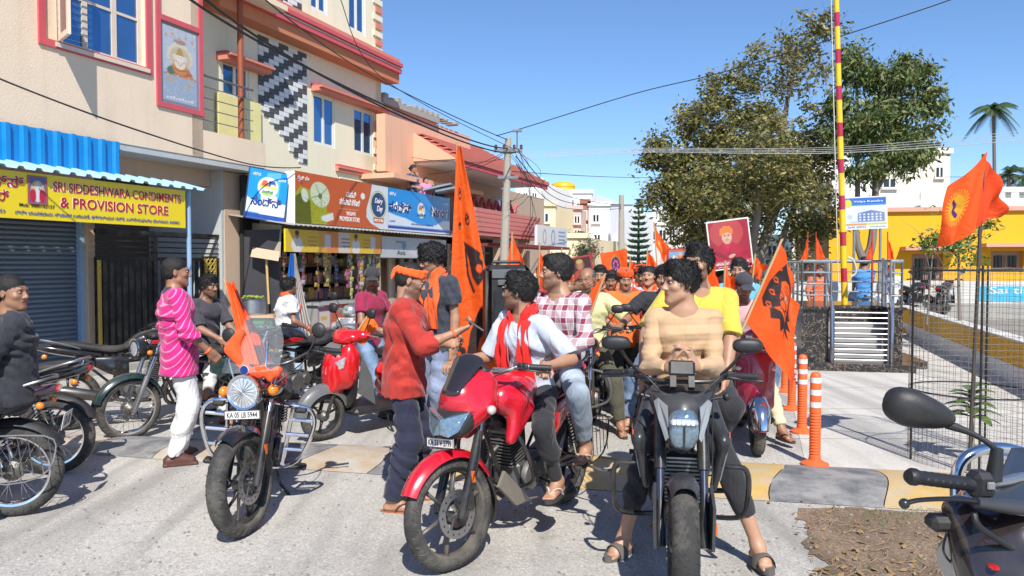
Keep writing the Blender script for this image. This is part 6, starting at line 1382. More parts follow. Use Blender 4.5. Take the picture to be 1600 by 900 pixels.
# white signboard beyond
wb=thing('shop_board','white bank-style board with blue emblem beyond the salmon house','sign',tuple(ST@V((fs(840,8.0),8.0,0))));wa,wb2,wz0,wz1=fs(840,8.0),fs(886,8.0),fz(862,388,8.0),fz(862,354,8.0);W5,H5=wb2-wa,wz1-wz0
cv=Canvas(W5,H5,60,30,(.66,.66,.64));cv.ell(W5*.5,H5*.5,W5*.07,H5*.36,(.1,.2,.45)).ell(W5*.5,H5*.5,W5*.045,H5*.26,(.6,.62,.66)).ell(W5*.22,H5*.5,W5*.06,H5*.35,(.25,.3,.3)).ell(W5*.22,H5*.5,W5*.035,H5*.25,(.66,.66,.64))
for k in range(4):cv.rect(W5*.68,H5*(.2+.18*k),W5*.93,H5*(.28+.18*k),(.1,.2,.4))
sbox('board',wb,(wa,8.005,wz0),(wb2,8.1,wz1),WHP);cv.obj('print',PRINT,SF(wa,wz0,8.0),wb)
# row of far buildings: (px0, px1, top py, Y, depth, material, label, windows)
BR=mat('brick_red_wall',(.36,.13,.09),rough=.9,var=.2,scale=30,bump=.4);PALEY=plaster('pale_yellow_plaster',(.74,.62,.40));PALEW=plaster('bright_white_plaster',(.80,.80,.80),.1);PGREY=plaster('pale_grey_plaster',(.62,.60,.56))
DGL=mat('dark_window_glass',(.04,.05,.06),rough=.15,metal=.4)
def far_block(px0,px1,py,Y,dp,ma,label,wins=(),roofm=None,rz=R(-21.4),name='building',extra=None):
 a,b=at(px0,py,Y),at(px1,py,Y);t=thing(name,label,'building',(a.x,Y,0),0);Wd_=b.x-a.x;H=a.z
 g=G();x0,y0=a.x,Y;sk=dp*.392
 g.add([(x0,y0,0),(x0+Wd_,y0,0),(x0+Wd_+sk,y0+dp,0),(x0+sk,y0+dp,0),(x0,y0,H),(x0+Wd_,y0,H),(x0+Wd_+sk,y0+dp,H),(x0+sk,y0+dp,H)],[(0,1,5,4),(1,2,6,5),(2,3,7,6),(3,0,4,7),(4,5,6,7)])
 g.obj('wall',ma,t,world=True,smooth=False)
 g=G();
 for q in(((x0-.08,y0-.12,H),(x0+Wd_+.1,y0+.12,H+.25)),):g.box(*q)
 g.obj('parapet',roofm or ma,t,world=True,smooth=False)
 fr=MX.Translation((0,Y,0))@MX.Identity(4)
 for(u0,u1,v0,v1,*gg)in wins:
  A,B_=at(u0,v1,Y),at(u1,v0,Y);f2=MX.Translation((0,0,0));g=G();g.box((A.x-.06,Y-.05,A.z-.06),(B_.x+.06,Y-.012,B_.z+.06));w=g.obj('window',WFW,t,world=True,smooth=False)
  g=G();g.box((A.x,Y-.07,A.z),(B_.x,Y-.051,B_.z));g.obj('pane',DGL,w,world=True,smooth=False);g=G();g.box((A.x-.12,Y-.16,A.z-.14),(B_.x+.12,Y-.013,A.z-.062));g.obj('sill',ma,w,world=True,smooth=False)
  m_=(A.x+B_.x)/2;g=G();g.box((m_-.03,Y-.085,A.z),(m_+.03,Y-.071,B_.z));g.obj('mullion',WFW,w,world=True,smooth=False)
 return t
far_block(812,868,322,40,10,PALEY,'pale yellow building between salmon house and brick-red one',[(822,832,334,346),(846,856,334,346)])
far_block(805,846,285,46,8,WHITEW,'white upper block rising behind the salmon house roof',[(818,824,302,312),(832,838,302,312)])
b5=far_block(868,925,302,52,12,PALEW,'white house carrying a yellow water tank on its roof',[(872,882,312,332),(886,896,312,332),(902,908,318,330),(872,882,350,370)])
c=at(880,299,53);g=G();g.lathe([(.001,-.0),(.75,0),(.85,.3),(.80,.35),(.85,.45),(.80,.55),(.85,.65),(.78,.85),(.4,1.0),(.001,1.05)],(c.x,c.y,c.z-.35),(0,0,1),24);tk=g.obj('water_tank',mat('yellow_tank',(.72,.42,.01),rough=.5),None);tag(tk,'round yellow plastic water tank on a white rooftop','tank')
far_block(866,918,372,38,8,PALEY,'low cream shop front under the brick-red building',[(872,880,378,390)])
far_block(908,920,318,44,10,BR,'narrow brick-red building strip beside the white block',[(910,916,330,342),(910,916,352,364),(910,916,378,388)])
far_block(920,953,322,44,12,PALEW,'white block with two small framed windows beyond the crowd',[(927,935,336,346),(929,937,367,377)])
far_block(886,908,328,43,9,mat('red_white_wall',(.55,.40,.36),rough=.8),'pinkish flats with stacked balconies beside brick-red strip',[(898,905,338,348),(898,905,360,372)])
far_block(953,1000,342,60,12,PGREY,'grey-beige building behind the second utility pole',[(958,966,352,366),(972,980,356,370),(985,992,352,366)])
far_block(975,1004,332,66,8,PALEW,'bright white top floor peeping beside the conifer',[(984,990,338,350)])
far_block(1004,1060,352,62,12,PGREY,'long pale building with balcony grilles behind conifer',[(1012,1024,362,374),(1030,1040,360,376),(1046,1054,360,376)])
far_block(1020,1050,328,70,8,PALEW,'small white stair tower on the far pale roof',[(1030,1036,340,350)])
far_block(1060,1120,360,58,14,WHITEW,'far white house seen under the big tree',[(1070,1080,372,386),(1096,1106,372,386)])
far_block(1120,1300,372,60,14,PGREY,'low grey building mostly hidden by the tree trunk',[(1140,1152,384,400),(1200,1212,384,400),(1262,1272,384,400)])
far_block(1240,1330,222,44,12,WHITEW,'tall white house partly hidden by tree branches',[(1252,1262,250,268),(1290,1302,270,290)])
b8=far_block(1362,1440,250,38,10,plaster('cream_white_plaster',(.72,.66,.56),.2),'pale house with flat roof slab right of the glossy tree',[(1380,1398,280,292)])
far_block(1395,1485,240,40,8,plaster('cream_white_plaster',(.72,.66,.56),.2),'pale upper storey with stair recess behind yellow hall',[(1462,1472,262,276)])
g=G();p,q=at(1300,282,36),at(1362,345,36);g.box((p.x,36,0),(q.x,40,p.z));o=g.obj('low_white_house',WHITEW,None,smooth=False);tag(o,'low white house wall behind the school board','building')
pp=thing('parapet_wall','white rooftop parapet with three small slots at far right','wall',tuple(at(1558,318,30)))
p,q=at(1558,318,30),at(1800,294,30);g=G();zz=p.z
for k in range(10):x=p.x+.0+k*.55;g.box((x,30,zz),(x+.3,30.3,q.z))
g.box((p.x,30.01,zz-.1),(q.x,30.29,zz+.2));g.box((p.x,29.98,q.z-.15),(q.x,30.32,q.z+.05));g.box((p.x,30.2,zz),(q.x,30.26,q.z-.1));g.obj('parapet',WHITEW,pp,world=True,smooth=False)
# ------------------------------------------------------------------ yellow hall and walls on the right
YWALL=mat('yellow_wall',(.76,.40,.01),rough=.8,var=.08,scale=1.5,bump=.3,bscale=40,dirt=.12,dcol=(.6,.33,.03));YSH=mat('pink_shade',(.60,.33,.24),rough=.8)
MUD=mat('mud_wall',(.40,.22,.06),rough=.9)
yh=thing('yellow_hall','long bright yellow single-storey hall with dark paired windows','building',(16,24.5,0))
A=at(1296,338,25.5);Bx=at(1900,310,23.5);dv=V((Bx.x-A.x,Bx.y-A.y,0));Lw=dv.length;ang=math.atan2(dv.y,dv.x)
YF=MX.Translation((A.x,A.y,0))@MX.Rotation(ang,4,'Z')
iv=YF.inverted()
def yx(px,py):
 r=ray(px,py);o=V((0,0,CAMZ));n=YF.to_3x3()@V((0,1,0));t=(V((A.x,A.y,0))-o).dot(n)/r.dot(n);return iv@(o+r*t)
zt_=A.z+.12;hs=[]
for(a,b,c,e)in((1424,1474,437,397),(1548,1600,418,392),(1640,1690,415,388)):
 P1,P2=yx(a,c),yx(b,e);hs.append((P1.x,P2.x,P1.z-.15,P2.z))
wall('wall',yh,0,Lw,0,zt_,0,YWALL,hs,.25,fr=YF)
for h_ in hs:window(yh,*h_,0,mat('brown_frame',(.38,.26,.18),rough=.7),mat('black_glass',(.01,.01,.012),rough=.2),n=2,fw=.14,dep=.2,sill=False,fr=YF);g=G(YF);g.box((h_[0]-.35,-.55,h_[3]+.12),(h_[1]+.35,-.001,h_[3]+.24));g.obj('window_shade',YSH,yh,world=True,smooth=False)
for h_ in hs:
 for k in range(6):x=h_[0]+.2+(h_[1]-h_[0]-.3)*k/6;g=G(YF);g.box((x,.1,h_[2]+.14),(x+.02,.12,h_[3]-.14));g.obj('window_bar',BLKM,yh,world=True,smooth=False)
g=G(YF);g.box((-.15,-.12,zt_),(Lw,.3,zt_+.14));g.obj('roof_edge',YSH,yh,world=True,smooth=False)
g=G(YF);g.box((-.01,.01,0),(-.001,6,zt_-.01));g.obj('side_wall',MUD,yh,world=True,smooth=False);
# raised yard and white mural wall in front of the hall
g=G();v=[V((9.95,19.4,.2)),V((6.85,10.05,.2)),V((6.0,7,.2)),V((30,7,.2)),V((30,24,.2)),V((11.3,24,.2))];g.add(v,[tuple(range(6))]);struct(g.obj('yard',EARTHM,None,smooth=False))
MW=plaster('stained_white_wall',(.62,.60,.56),.45,(.36,.34,.31));MBL=mat('mural_blue',(.05,.42,.62),rough=.7,dirt=.3,dcol=(.2,.5,.6))
mw_=thing('low_wall','stained white wall with pale blue painted panel before the yellow hall','wall',(13,21,0))
wA,wB=at(1392,440,21.5),at(1900,421,20.5);dv2=V((wB.x-wA.x,wB.y-wA.y,0));WF=MX.Translation((wA.x,wA.y,0))@MX.Rotation(math.atan2(dv2.y,dv2.x),4,'Z')
g=G(WF);g.box((-3,0,0),(dv2.length,.2,wA.z+.02));g.obj('wall',MW,mw_,world=True,smooth=False)
mb=(at(1537,440,21).x-wA.x,at(1640,440,21).x-wA.x);g=G(WF);g.box((mb[0],-.006,.62),(mb[1],-.001,wA.z-.12));g.obj('painted_panel',MBL,mw_,world=True,smooth=False)
text('Sai time',.4,WF@MX(((1,0,0,mb[0]+1.0),(0,0,-1,-.01),(0,1,0,(wA.z+.5)/2+.1),(0,0,0,1))),WLET,parent=mw_,width=1.4,height=.2,bold=.01)
g=G(WF);g.box((-3,-1.2,.0),(dv2.length,-1.0,.62));g.obj('rubble_wall',CONC,mw_,world=True,smooth=False)
# long kerb wall, yellow above white
kw=thing('retaining_wall','long low retaining wall, yellow upper half over white, along the path','wall',(8,15,0))
ka,kb=V((9.75,19.4,0)),V((5.55,6.3,0));kd=(ka-kb).normalized();KF=MX(((kd.x,-kd.y,0,kb.x),(kd.y,kd.x,0,kb.y),(0,0,1,0),(0,0,0,1)));L=(ka-kb).length
for nm,z0,z1,m_,th0 in(('white_base',0,.26,WHITEW,-.01),('yellow_band',.261,.595,YWALL,0),('coping',.596,.62,MW,-.01)):
 n=7
 for k in range(n):g=G(KF);g.box((L*k/n+.003,-.24,z0),(L*(k+1)/n-.003,th0*-1 if th0 else 0,z1));g.obj(nm,m_,kw,world=True,smooth=False)
# ------------------------------------------------------------------ flagpole platform
MARB=bpy.data.materials.new('black_marble');n,b=nodes(MARB);tc=N(n,'ShaderNodeTexCoord');w_=N(n,'ShaderNodeTexVoronoi');w_.feature='DISTANCE_TO_EDGE';w_.inputs['Scale'].default_value=5.5;dn=N(n,'ShaderNodeTexNoise');dn.inputs['Scale'].default_value=5;dn.inputs['Detail'].default_value=6
ad=N(n,'ShaderNodeVectorMath',operation='ADD');n.links.new(tc.outputs['Object'],dn.inputs['Vector']);n.links.new(dn.outputs['Color'],ad.inputs[0]);n.links.new(tc.outputs['Object'],ad.inputs[1]);n.links.new(ad.outputs[0],w_.inputs['Vector'])
n.links.new(mix(n,ramp(n,w_.outputs['Distance'],.0,.035,.8,0),(.025,.022,.022),(.42,.33,.26)),b.inputs['Base Color']);b.inputs['Roughness'].default_value=.18
SSM=mat('stainless_steel',(.45,.46,.48),rough=.28,metal=1,var=.08)
pf=thing('flagpole_platform','black marble platform with steel railings and a gate of steel bars','platform',(6,12.8,0))
PF=MX.Translation((5.2,12.0,0))@MX.Rotation(R(-12),4,'Z') # x to the right, y away
def pbox_(nm,a,b,m_=None,bev=0,par=None):g=G(PF);g.box(a,b,bev);return g.obj(nm,m_ or MARB,par or pf,world=True,smooth=False)
pbox_('base_slab',(-.75,-.25,0),(.98,2.0,.12));pbox_('base_slab',(.981,.3,0),(1.3,1.6,.12));pbox_('base_slab',(-1.0,.5,.0),(-.751,2.0,.12))
pbox_('plinth',(-.62,.55,.121),(.80,1.95,.94));pbox_('side_block',(-.62,.05,.121),(-.22,.549,.94));pbox_('side_block',(.68,.05,.121),(.86,.549,.94));pbox_('top_slab',(-.68,.0,.941),(-.16,2.0,.985));pbox_('top_slab',(.62,0,.941),(.90,2.0,.985));pbox_('top_slab',(-.159,.5,.941),(.619,2.0,.985))
for k in range(3):pbox_('step',(-.219,.05+.16*k,.121),(.679,.549,.121+.2*(k+1)-.001*k),mat('grey_granite',(.30,.29,.28),rough=.4,var=.3,scale=60))
def ptube(nm,pts,r=.02,par=None):g=G(PF);g.tube(pts,r,10);return g.obj(nm,SSM,par or pf,world=True)
# gate
gt_=ptube('gate_post',[(-.16,-.02,.12),(-.16,-.02,.95)],.022);ptube('gate_post',[(.64,-.02,.12),(.64,-.02,.95)],.022)
for k in range(10):g=G(PF);z=.16+k*.082;g.tube([(-.15,-.02,z),(.63,-.02,z)],.011,8);g.obj('gate_bar',mat('dull_gate_steel',(.30,.30,.31),rough=.38,metal=1),pf,world=True)
for x in(-.19,.68):
 ptube('sloping_rail',[(x,-.06,.12),(x,-.05,.98),(x-.0,.5,1.72)],.028);ptube('rail_post',[(x,.5,.98),(x,.5,1.75)],.028)
def rail(a,b,top=1.70,nb=4):
 for z,r in[(top,.028)]+[(.98+(top-.98)*k/nb,.014)for k in range(1,nb)]:ptube('railing_bar',[(a[0],a[1],z),(b[0],b[1],z)],r)
 L_=(V((b[0]-a[0],b[1]-a[1],0))).length;m=max(1,round(L_/.5))
 for k in range(m+1):t=k/m;ptube('rail_post',[(a[0]+(b[0]-a[0])*t,a[1]+(b[1]-a[1])*t,.98),(a[0]+(b[0]-a[0])*t,a[1]+(b[1]-a[1])*t,top)],.018)
rail((-.62,.06),(-.19,.06));rail((.68,.06),(.84,.06));rail((-.62,.06),(-.62,1.9));rail((.84,.06),(.84,1.9));rail((-.62,1.9),(.84,1.9))
for x,y in((-.5,.06),(.76,.06)):g=G(PF);g.lathe([(.05,-.006),(.062,-.006),(.062,.006),(.05,.006)],(x,y,1.35),(0,1,0),20,close=True);g.obj('ring',SSM,pf,world=True)
# striped pole, leaning a little
PYE=mat('pole_yellow',(.80,.50,.01),rough=.4,coat=.4);PRE=mat('pole_red',(.42,.01,.04),rough=.4,coat=.4)
p0,p1_=at(1320,478,12.75),at(1305,-60,12.75);pole=thing('flagpole','tall flagpole banded red and yellow rising from the black platform','flagpole',(p0.x,p0.y,.98));u=(p1_-p0).normalized()
zb_=V((p0.x,p0.y,.986));Lb=.37;z=0;k=0
while z<7:
 g=G();L_=.37 if k%2==0 else.23;g.tube([zb_+u*z,zb_+u*(z+L_-.001)],.052-.002*z,14,cap=True);g.obj('band',PYE if k%2==0 else PRE,pole,world=True);z+=L_;k+=1
g=G();g.tube([zb_+u*.3+V((-.10,0,0)),zb_+u*7+V((-.08,0,0))],.008,5);g.obj('halyard',mat('rope',(.6,.57,.5),rough=.9),pole,world=True);g=G();q=zb_+u*.78;g.tube([q+V((.05,-.05,0)),q+V((.14,-.06,-.05)),q+V((.2,-.02,-.25)),q+V((.12,0,-.32))],.018,6,smooth=4);g.obj('rope_knot',mat('rope',(.6,.57,.5),rough=.9),pole,world=True)
# school hoarding on two posts behind the platform
hb=thing('hoarding','blue school hoarding with building picture beside the striped pole','sign',tuple(gr(1350,470)))
a=at(1322,358,17);b_=at(1386,355,17);t_=at(1322,310,17);fm=frame(a,b_-a,t_-a);W6,H6=(b_-a).length,(t_-a).length
cv=Canvas(W6,H6,76,58,(.55,.62,.72));cv.rect(0,H6*.80,W6,H6,(.03,.12,.42)).rect(0,H6*.74,W6,H6*.80,(.05,.18,.45)).rect(0,0,W6,H6*.10,(.66,.68,.72)).rect(0,H6*.10,W6*.5,H6*.17,(.55,.25,.05)).rect(W6*.5,H6*.10,W6,H6*.17,(.5,.45,.05)).ell(W6*.07,H6*.82,.08,.09,(.6,.5,.05)).rect(W6*.28,H6*.22,W6*.95,H6*.42,(.42,.44,.46)).ell(W6*.1,H6*.55,.07,.07,(.6,.6,.62)).ell(W6*.1,H6*.38,.06,.05,(.4,.45,.55))
cv.pol([(W6*.30,H6*.22),(W6*.30,H6*.50),(W6*.60,H6*.58),(W6*.60,H6*.22)],(.10,.16,.32)).pol([(W6*.60,H6*.22),(W6*.60,H6*.60),(W6*.95,H6*.50),(W6*.95,H6*.22)],(.16,.20,.34));cv.rect(W6*.1,H6*.20,W6*.97,H6*.225,(.3,.3,.3))
for i in range(6):
 for j in range(3):x=W6*(.33+.10*i);cv.rect(x,H6*(.25+.09*j),x+W6*.05,H6*(.30+.09*j),(.58,.62,.68))
g=G(fm);g.box((-.02,-.02,-.04),(W6+.02,H6+.02,-.003));g.obj('board',WHP,hb,world=True,smooth=False);cv.obj('print',PRINT,fm,hb)
text('Vidya Kendra',.1,fm@MX.Translation((W6*.56,H6*.87,.004)),WLET,parent=hb,width=W6*.72,height=H6*.08);text('2640 60025',.1,fm@MX.Translation((W6*.26,H6*.05,.004)),BLET,parent=hb,width=W6*.46,height=H6*.065);text('www.school.edu',.1,fm@MX.Translation((W6*.77,H6*.05,.004)),BLET,parent=hb,width=W6*.4,height=H6*.05)
for px in(1335,1376):p,q=at(px,358,17.05),gr(px,470);g=G();g.tube([(p.x,17.06,0),(p.x,17.06,t_.z)],.03,8);g.obj('post',STEEL,hb,world=True)
# orange delineator posts
ORP=mat('orange_plastic',(.80,.13,.03),rough=.5,var=.08,dirt=.15,dcol=(.45,.12,.06));REFW=mat('reflective_white',(.72,.72,.74),rough=.35)
def bollard(px,py,label):
 p=gr(px,py);t=thing('bollard',label,'bollard',(p.x,p.y,.004),group='orange traffic bollards beside the path')
 g=G();g.lathe([(.11,0),(.11,.015),(.075,.03),(.052,.045)],(0,0,0),(0,0,1),28);g.obj('base',ORP,t)
 g=G();pr=[(.05,.03),(.047,.06)]
 z=.08
 while z<.42:pr+=[(.046,z),(.042,z+.004),(.042,z+.012),(.046,z+.016)];z+=.024
 pr+=[(.0445,.45),(.043,.72),(.040,.745),(.028,.76),(.018,.765)]
 g.lathe(pr,(0,0,0),(0,0,1),26);g.obj('post',ORP,t)
 for z in(.50,.60,.70):g=G();g.lathe([(.0455,z-.022),(.0455,z+.022)],(0,0,0),(0,0,1),26);g.obj('reflective_band',REFW,t)
 return p
BL=[bollard(1273,727,'nearest orange bollard with white bands at the path edge'),bollard(1253,676,'second orange bollard, just behind the nearest one'),bollard(1237,640,'third orange bollard beside the orange flag'),bollard(1226,612,'farthest orange bollard, half hidden by flag')]
CHR,CHW=mat('chain_red',(.5,.02,.02),rough=.5),mat('chain_white',(.7,.68,.66),rough=.5)
for i in range(1,3):
 a,b_=BL[i]+V((0,0,.70)),BL[i+1]+V((0,0,.70));ch=thing('chain',['','red and white plastic chain between the two nearer bollards','red and white plastic chain between the farther bollards'][i],'chain',tuple(a))
 n=22
 for k in range(n):
  t=(k+.5)/n;p=a+(b_-a)*t;p.z-=.30*4*t*(1-t)*1.0;g=G();g.m=MX.Translation(p)@MX.Rotation(k*pi/2,4,'Y');g.lathe([(.016,-.004),(.022,-.004),(.022,.004),(.016,.004)],(0,0,0),(1,0,0),10,close=True);g.obj('link',CHR if k%2 else CHW,ch,world=True)
# ------------------------------------------------------------------ wire tree guard with sapling
WIRE=mat('rusty_wire',(.16,.145,.13),rough=.7,metal=.5)
c=gr(1566,742);c.y+=.42;cc=V((c.x,c.y,0));tg=thing('tree_guard','tall round wire mesh tree guard around a leafy sapling','tree guard',tuple(cc));Rg=.47
g=G();nv,nz_=58,34
for k in range(nv):a=2*pi*k/nv;g.tube([(Rg*cos(a),Rg*sin(a),0),(Rg*cos(a),Rg*sin(a),1.62)],.0019,3,cap=False)
for j in range(nz_):
 z=1.62*j/(nz_-1);g.tube([(Rg*cos(2*pi*k/40),Rg*sin(2*pi*k/40),z+.003*sin(k*2.1+j))for k in range(41)],.0017,3,cap=False)
g.obj('wire_mesh',WIRE,tg,kind='stuff')
for z in(.60,1.60):g=G();g.lathe([(Rg,z-.006),(Rg+.004,z-.006),(Rg+.004,z+.006),(Rg,z+.006)],(0,0,0),(0,0,1),48,close=True);g.obj('steel_band',BLKM,tg)
for a in(3.0,4.3,5.6,.8):g=G();g.tube([(Rg*cos(a),Rg*sin(a),0),(Rg*cos(a),Rg*sin(a),1.64)],.009,6);g.obj('guard_post',BLKM,tg)
SAPL=mat('sapling_leaf',(.10,.17,.035),rough=.45,var=.5,scale=9,bump=.3,bscale=40)
def leaf(g,base,d,up,L,W,curl=.25,n=5):
 d=V(d).normalized();s=d.cross(V(up)).normalized();u=s.cross(d);vs=[]
 for i in range(n+1):
  t=i/n;w=W*sin(pi*min(1,t*.92+.06))**.8*(1 if i<n else.05);p=V(base)+d*(L*t)-u*(curl*L*t*t);vs+=[p-s*w+u*w*.25,p,p+s*w+u*w*.25]
 g.add(vs,[(i*3+j,i*3+j+1,i*3+j+4,i*3+j+3)for i in range(n)for j in(0,1)])
sp=thing('sapling','broad-leaved green sapling growing inside the wire guard','plant',tuple(cc));g=G();g.tube([(0,0,0),(.02,.01,.3),(-.02,0,.62)],[.012,.010,.006],6,smooth=3);g.obj('stem',mat('green_stem',(.14,.13,.06),rough=.8),sp)
for k in range(22):
 a=k*2.4;z=.36+.012*k;L_=.24-.004*k;g=G();leaf(g,(0,0,z),(cos(a),sin(a),.25+.02*k),(0,0,1),L_,.055,.5);g.obj('leaf',SAPL,sp)
# ------------------------------------------------------------------ utility poles and wires
PCON=mat('pole_concrete',(.36,.33,.28),rough=.9,bump=.5,bscale=30,dirt=.5)
def pole_(px,py0,py1,Y,r,label,lean=0.0):
 a,b_=gr(px,py1),at(px+lean,py0,Y);a=V((a.x*Y/a.y,Y,0));t=thing('utility_pole',label,'pole',tuple(a));g=G();g.tube([a,(b_.x,Y,b_.z)],[r*1.25,r*.8],10);g.obj('shaft',PCON,t,world=True)
 return t,b_
up1,top1=pole_(784,216,520,19,.105,'weathered concrete utility pole in front of the salmon house',10)
g=G();g.box((top1.x-.35,18.9,top1.z-.35),(top1.x+.35,18.98,top1.z-.28));g.box((top1.x-.25,18.9,top1.z-1.0),(top1.x+.25,18.98,top1.z-.93));g.obj('cross_arm',RAILM,up1,world=True,smooth=False)
for dx in(-.3,-.1,.15,.32):g=G();g.lathe([(.03,0),(.045,.03),(.03,.06),(.04,.09),(.01,.12)],(top1.x+dx,18.94,top1.z-.28),(0,0,1),10);g.obj('insulator',mat('brown_insulator',(.12,.05,.03),rough=.3),up1,world=True)
g=G();g.tube([(top1.x+.22,18.95,top1.z-.3),(top1.x+.22,18.95,top1.z+.15)],.02,6);g.box((top1.x+.1,18.9,top1.z+.15),(top1.x+.34,19,top1.z+.2));g.obj('bracket',RAILM,up1,world=True)
up2,top2=pole_(971,305,430,42,.17,'distant concrete utility pole beside the conifer',0)
g=G();g.box((top2.x-.6,41.9,top2.z-.6),(top2.x+.6,42,top2.z-.5));g.obj('cross_arm',RAILM,up2,world=True,smooth=False)
CABM=mat('cable_black',(.02,.02,.02),rough=.6,var=.05);CABW=mat('cable_pale',(.55,.56,.56),rough=.5,metal=.3,var=.05)
def cable(label,P,r=.012,ma=None,sag=0.0,n=24):
 P=[V(p)for p in P];pts=[]
 q=cat([tuple(p)for p in P],n)
 for k,p in enumerate(q):t=k/(len(q)-1);p=V(p);p.z-=sag*4*t*(1-t);pts.append(p)
 pts=pts;g=G();g.tube(pts,r,5,cap=False);o=g.obj('cable',ma or CABM,None);tag(o,label,'cable',None);return o
T1=V((top1.x,18.95,top1.z-.25))
cable('thick black cable from the near house roof to the utility pole',[at(290,-6,8.0),T1],.016,sag=.25);cable('second thick cable just above the other one to the pole',[at(315,-6,8.3),T1+V((.2,0,-.1))],.016,sag=.35)
cable('cable from the building top down to the pole head',[at(415,0,10),at(590,115,15.2),T1+V((0,0,.2))],.011,sag=.1);cable('thin cable crossing the striped tile panel',[at(530,-5,13),at(600,120,16),T1+V((.1,0,0))],.008,sag=.05)
cable('black cable sagging over the yellow shop awning',[at(-10,119,8.6),at(200,193,9.8),at(388,252,13.2),at(470,262,14)],.011,sag=.05)
cable('long black cable from pole to upper right over the tree',[T1+V((-.3,0,.3)),at(990,140,19),at(1160,97,18),at(1490,-2,16)],.012,sag=.12)
for k in range(4):cable(['topmost of the four pale wires crossing the tree','second of the four pale wires crossing the tree','third of the four pale wires crossing the tree','lowest of the four pale wires crossing the tree'][k],[T1+V((.3,0,-.1-.05*k)),at(1000,229+2*k,19),at(1300,227+3*k,17),at(1640,200+5*k,15)],.008 if k==3 else.005,CABW,sag=.05)
cable('faint thin wire level with the flat roofs',[at(800,268,19),at(1010,276,30),at(1330,275,30),at(1640,276,28)],.010,sag=.05)
for k in range(3):cable(['upper drooping cable from pole to the far pole','middle drooping cable from pole to the far pole','lower drooping cable from pole to the far pole'][k],[T1+V((.2,0,-.2*k)),at(880,296+10*k,30),V((top2.x,42,top2.z-.5-.1*k))],.014,sag=.2)
g=G()
for k in range(9):a=V((top1.x+rnd.uniform(-.15,.3),18.85,top1.z-rnd.uniform(.2,.7)));b_=V((top1.x+rnd.uniform(-.1,.7),18.8-rnd.uniform(0,.4),top1.z-rnd.uniform(1.0,2.6)));m=(a+b_)/2+V((rnd.uniform(.1,.6),0,rnd.uniform(-.5,.1)));g.tube([a,m,b_],.005,4,smooth=5)
g.obj('wire_tangle',CABM,up1,world=True,kind='stuff')
for k,(p,q)in enumerate(((T1,at(640,268,21)),(T1+V((0,0,-.2)),at(600,230,20)),(T1,at(700,262,22)))):cable(['service wire from pole to rooftop with the woman','service wire from pole to the cream building corner','service wire from pole to the salmon wall'][k],[p,q],.007,sag=.25)
# ------------------------------------------------------------------ trees
BARK=mat('grey_bark',(.20,.17,.14),rough=.95,var=.3,scale=12,bump=.8,bscale=40)
def leafmat(name,c1,c2):
 m=bpy.data.materials.new(name);n,b=nodes(m);oi=N(n,'ShaderNodeAttribute',attribute_name='Col');n.links.new(oi.outputs['Color'],b.inputs['Base Color']);b.inputs['Roughness'].default_value=.5;b.inputs['Transmission Weight'].default_value=0
 t=n.nodes.new('ShaderNodeBsdfTranslucent');n.links.new(oi.outputs['Color'],t.inputs[0]);a=n.nodes.new('ShaderNodeMixShader');a.inputs[0].default_value=.3;n.links.new(b.outputs[0],a.inputs[1]);n.links.new(t.outputs[0],a.inputs[2]);n.links.new(a.outputs[0],n.nodes['Material Output'].inputs[0]);return m
LEAFM=leafmat('leaf',0,0)
def leaves(name,C,size,cols,parent,seed=1,asp=.42,droop=.3):
 # C: (n,3) leaf positions; each leaf a folded diamond
 r=np.random.RandomState(seed);n=len(C);a=r.uniform(0,2*pi,n);el_=r.normal(-droop,.45,n);d=np.stack([np.cos(a)*np.cos(el_),np.sin(a)*np.cos(el_),np.sin(el_)],1)
 q=r.normal(0,1,(n,3));s=np.cross(d,q);s/=np.linalg.norm(s,axis=1)[:,None];u=np.cross(s,d);L=(size*r.uniform(.6,1.25,n))[:,None];w=L*asp*.5
 P=np.stack([C,C+d*L*.5+s*w+u*w*.4,C+d*L,C+d*L*.5-s*w+u*w*.4],1).reshape(-1,3);i=np.arange(n)*4;F=np.concatenate([np.stack([i,i+1,i+2],1),np.stack([i,i+2,i+3],1)])
 c=np.array(cols)[r.randint(0,len(cols),n)]*r.uniform(.6,1.3,n)[:,None]
 return npmesh(name,P,F,LEAFM,parent,np.repeat(c,4,0),False)
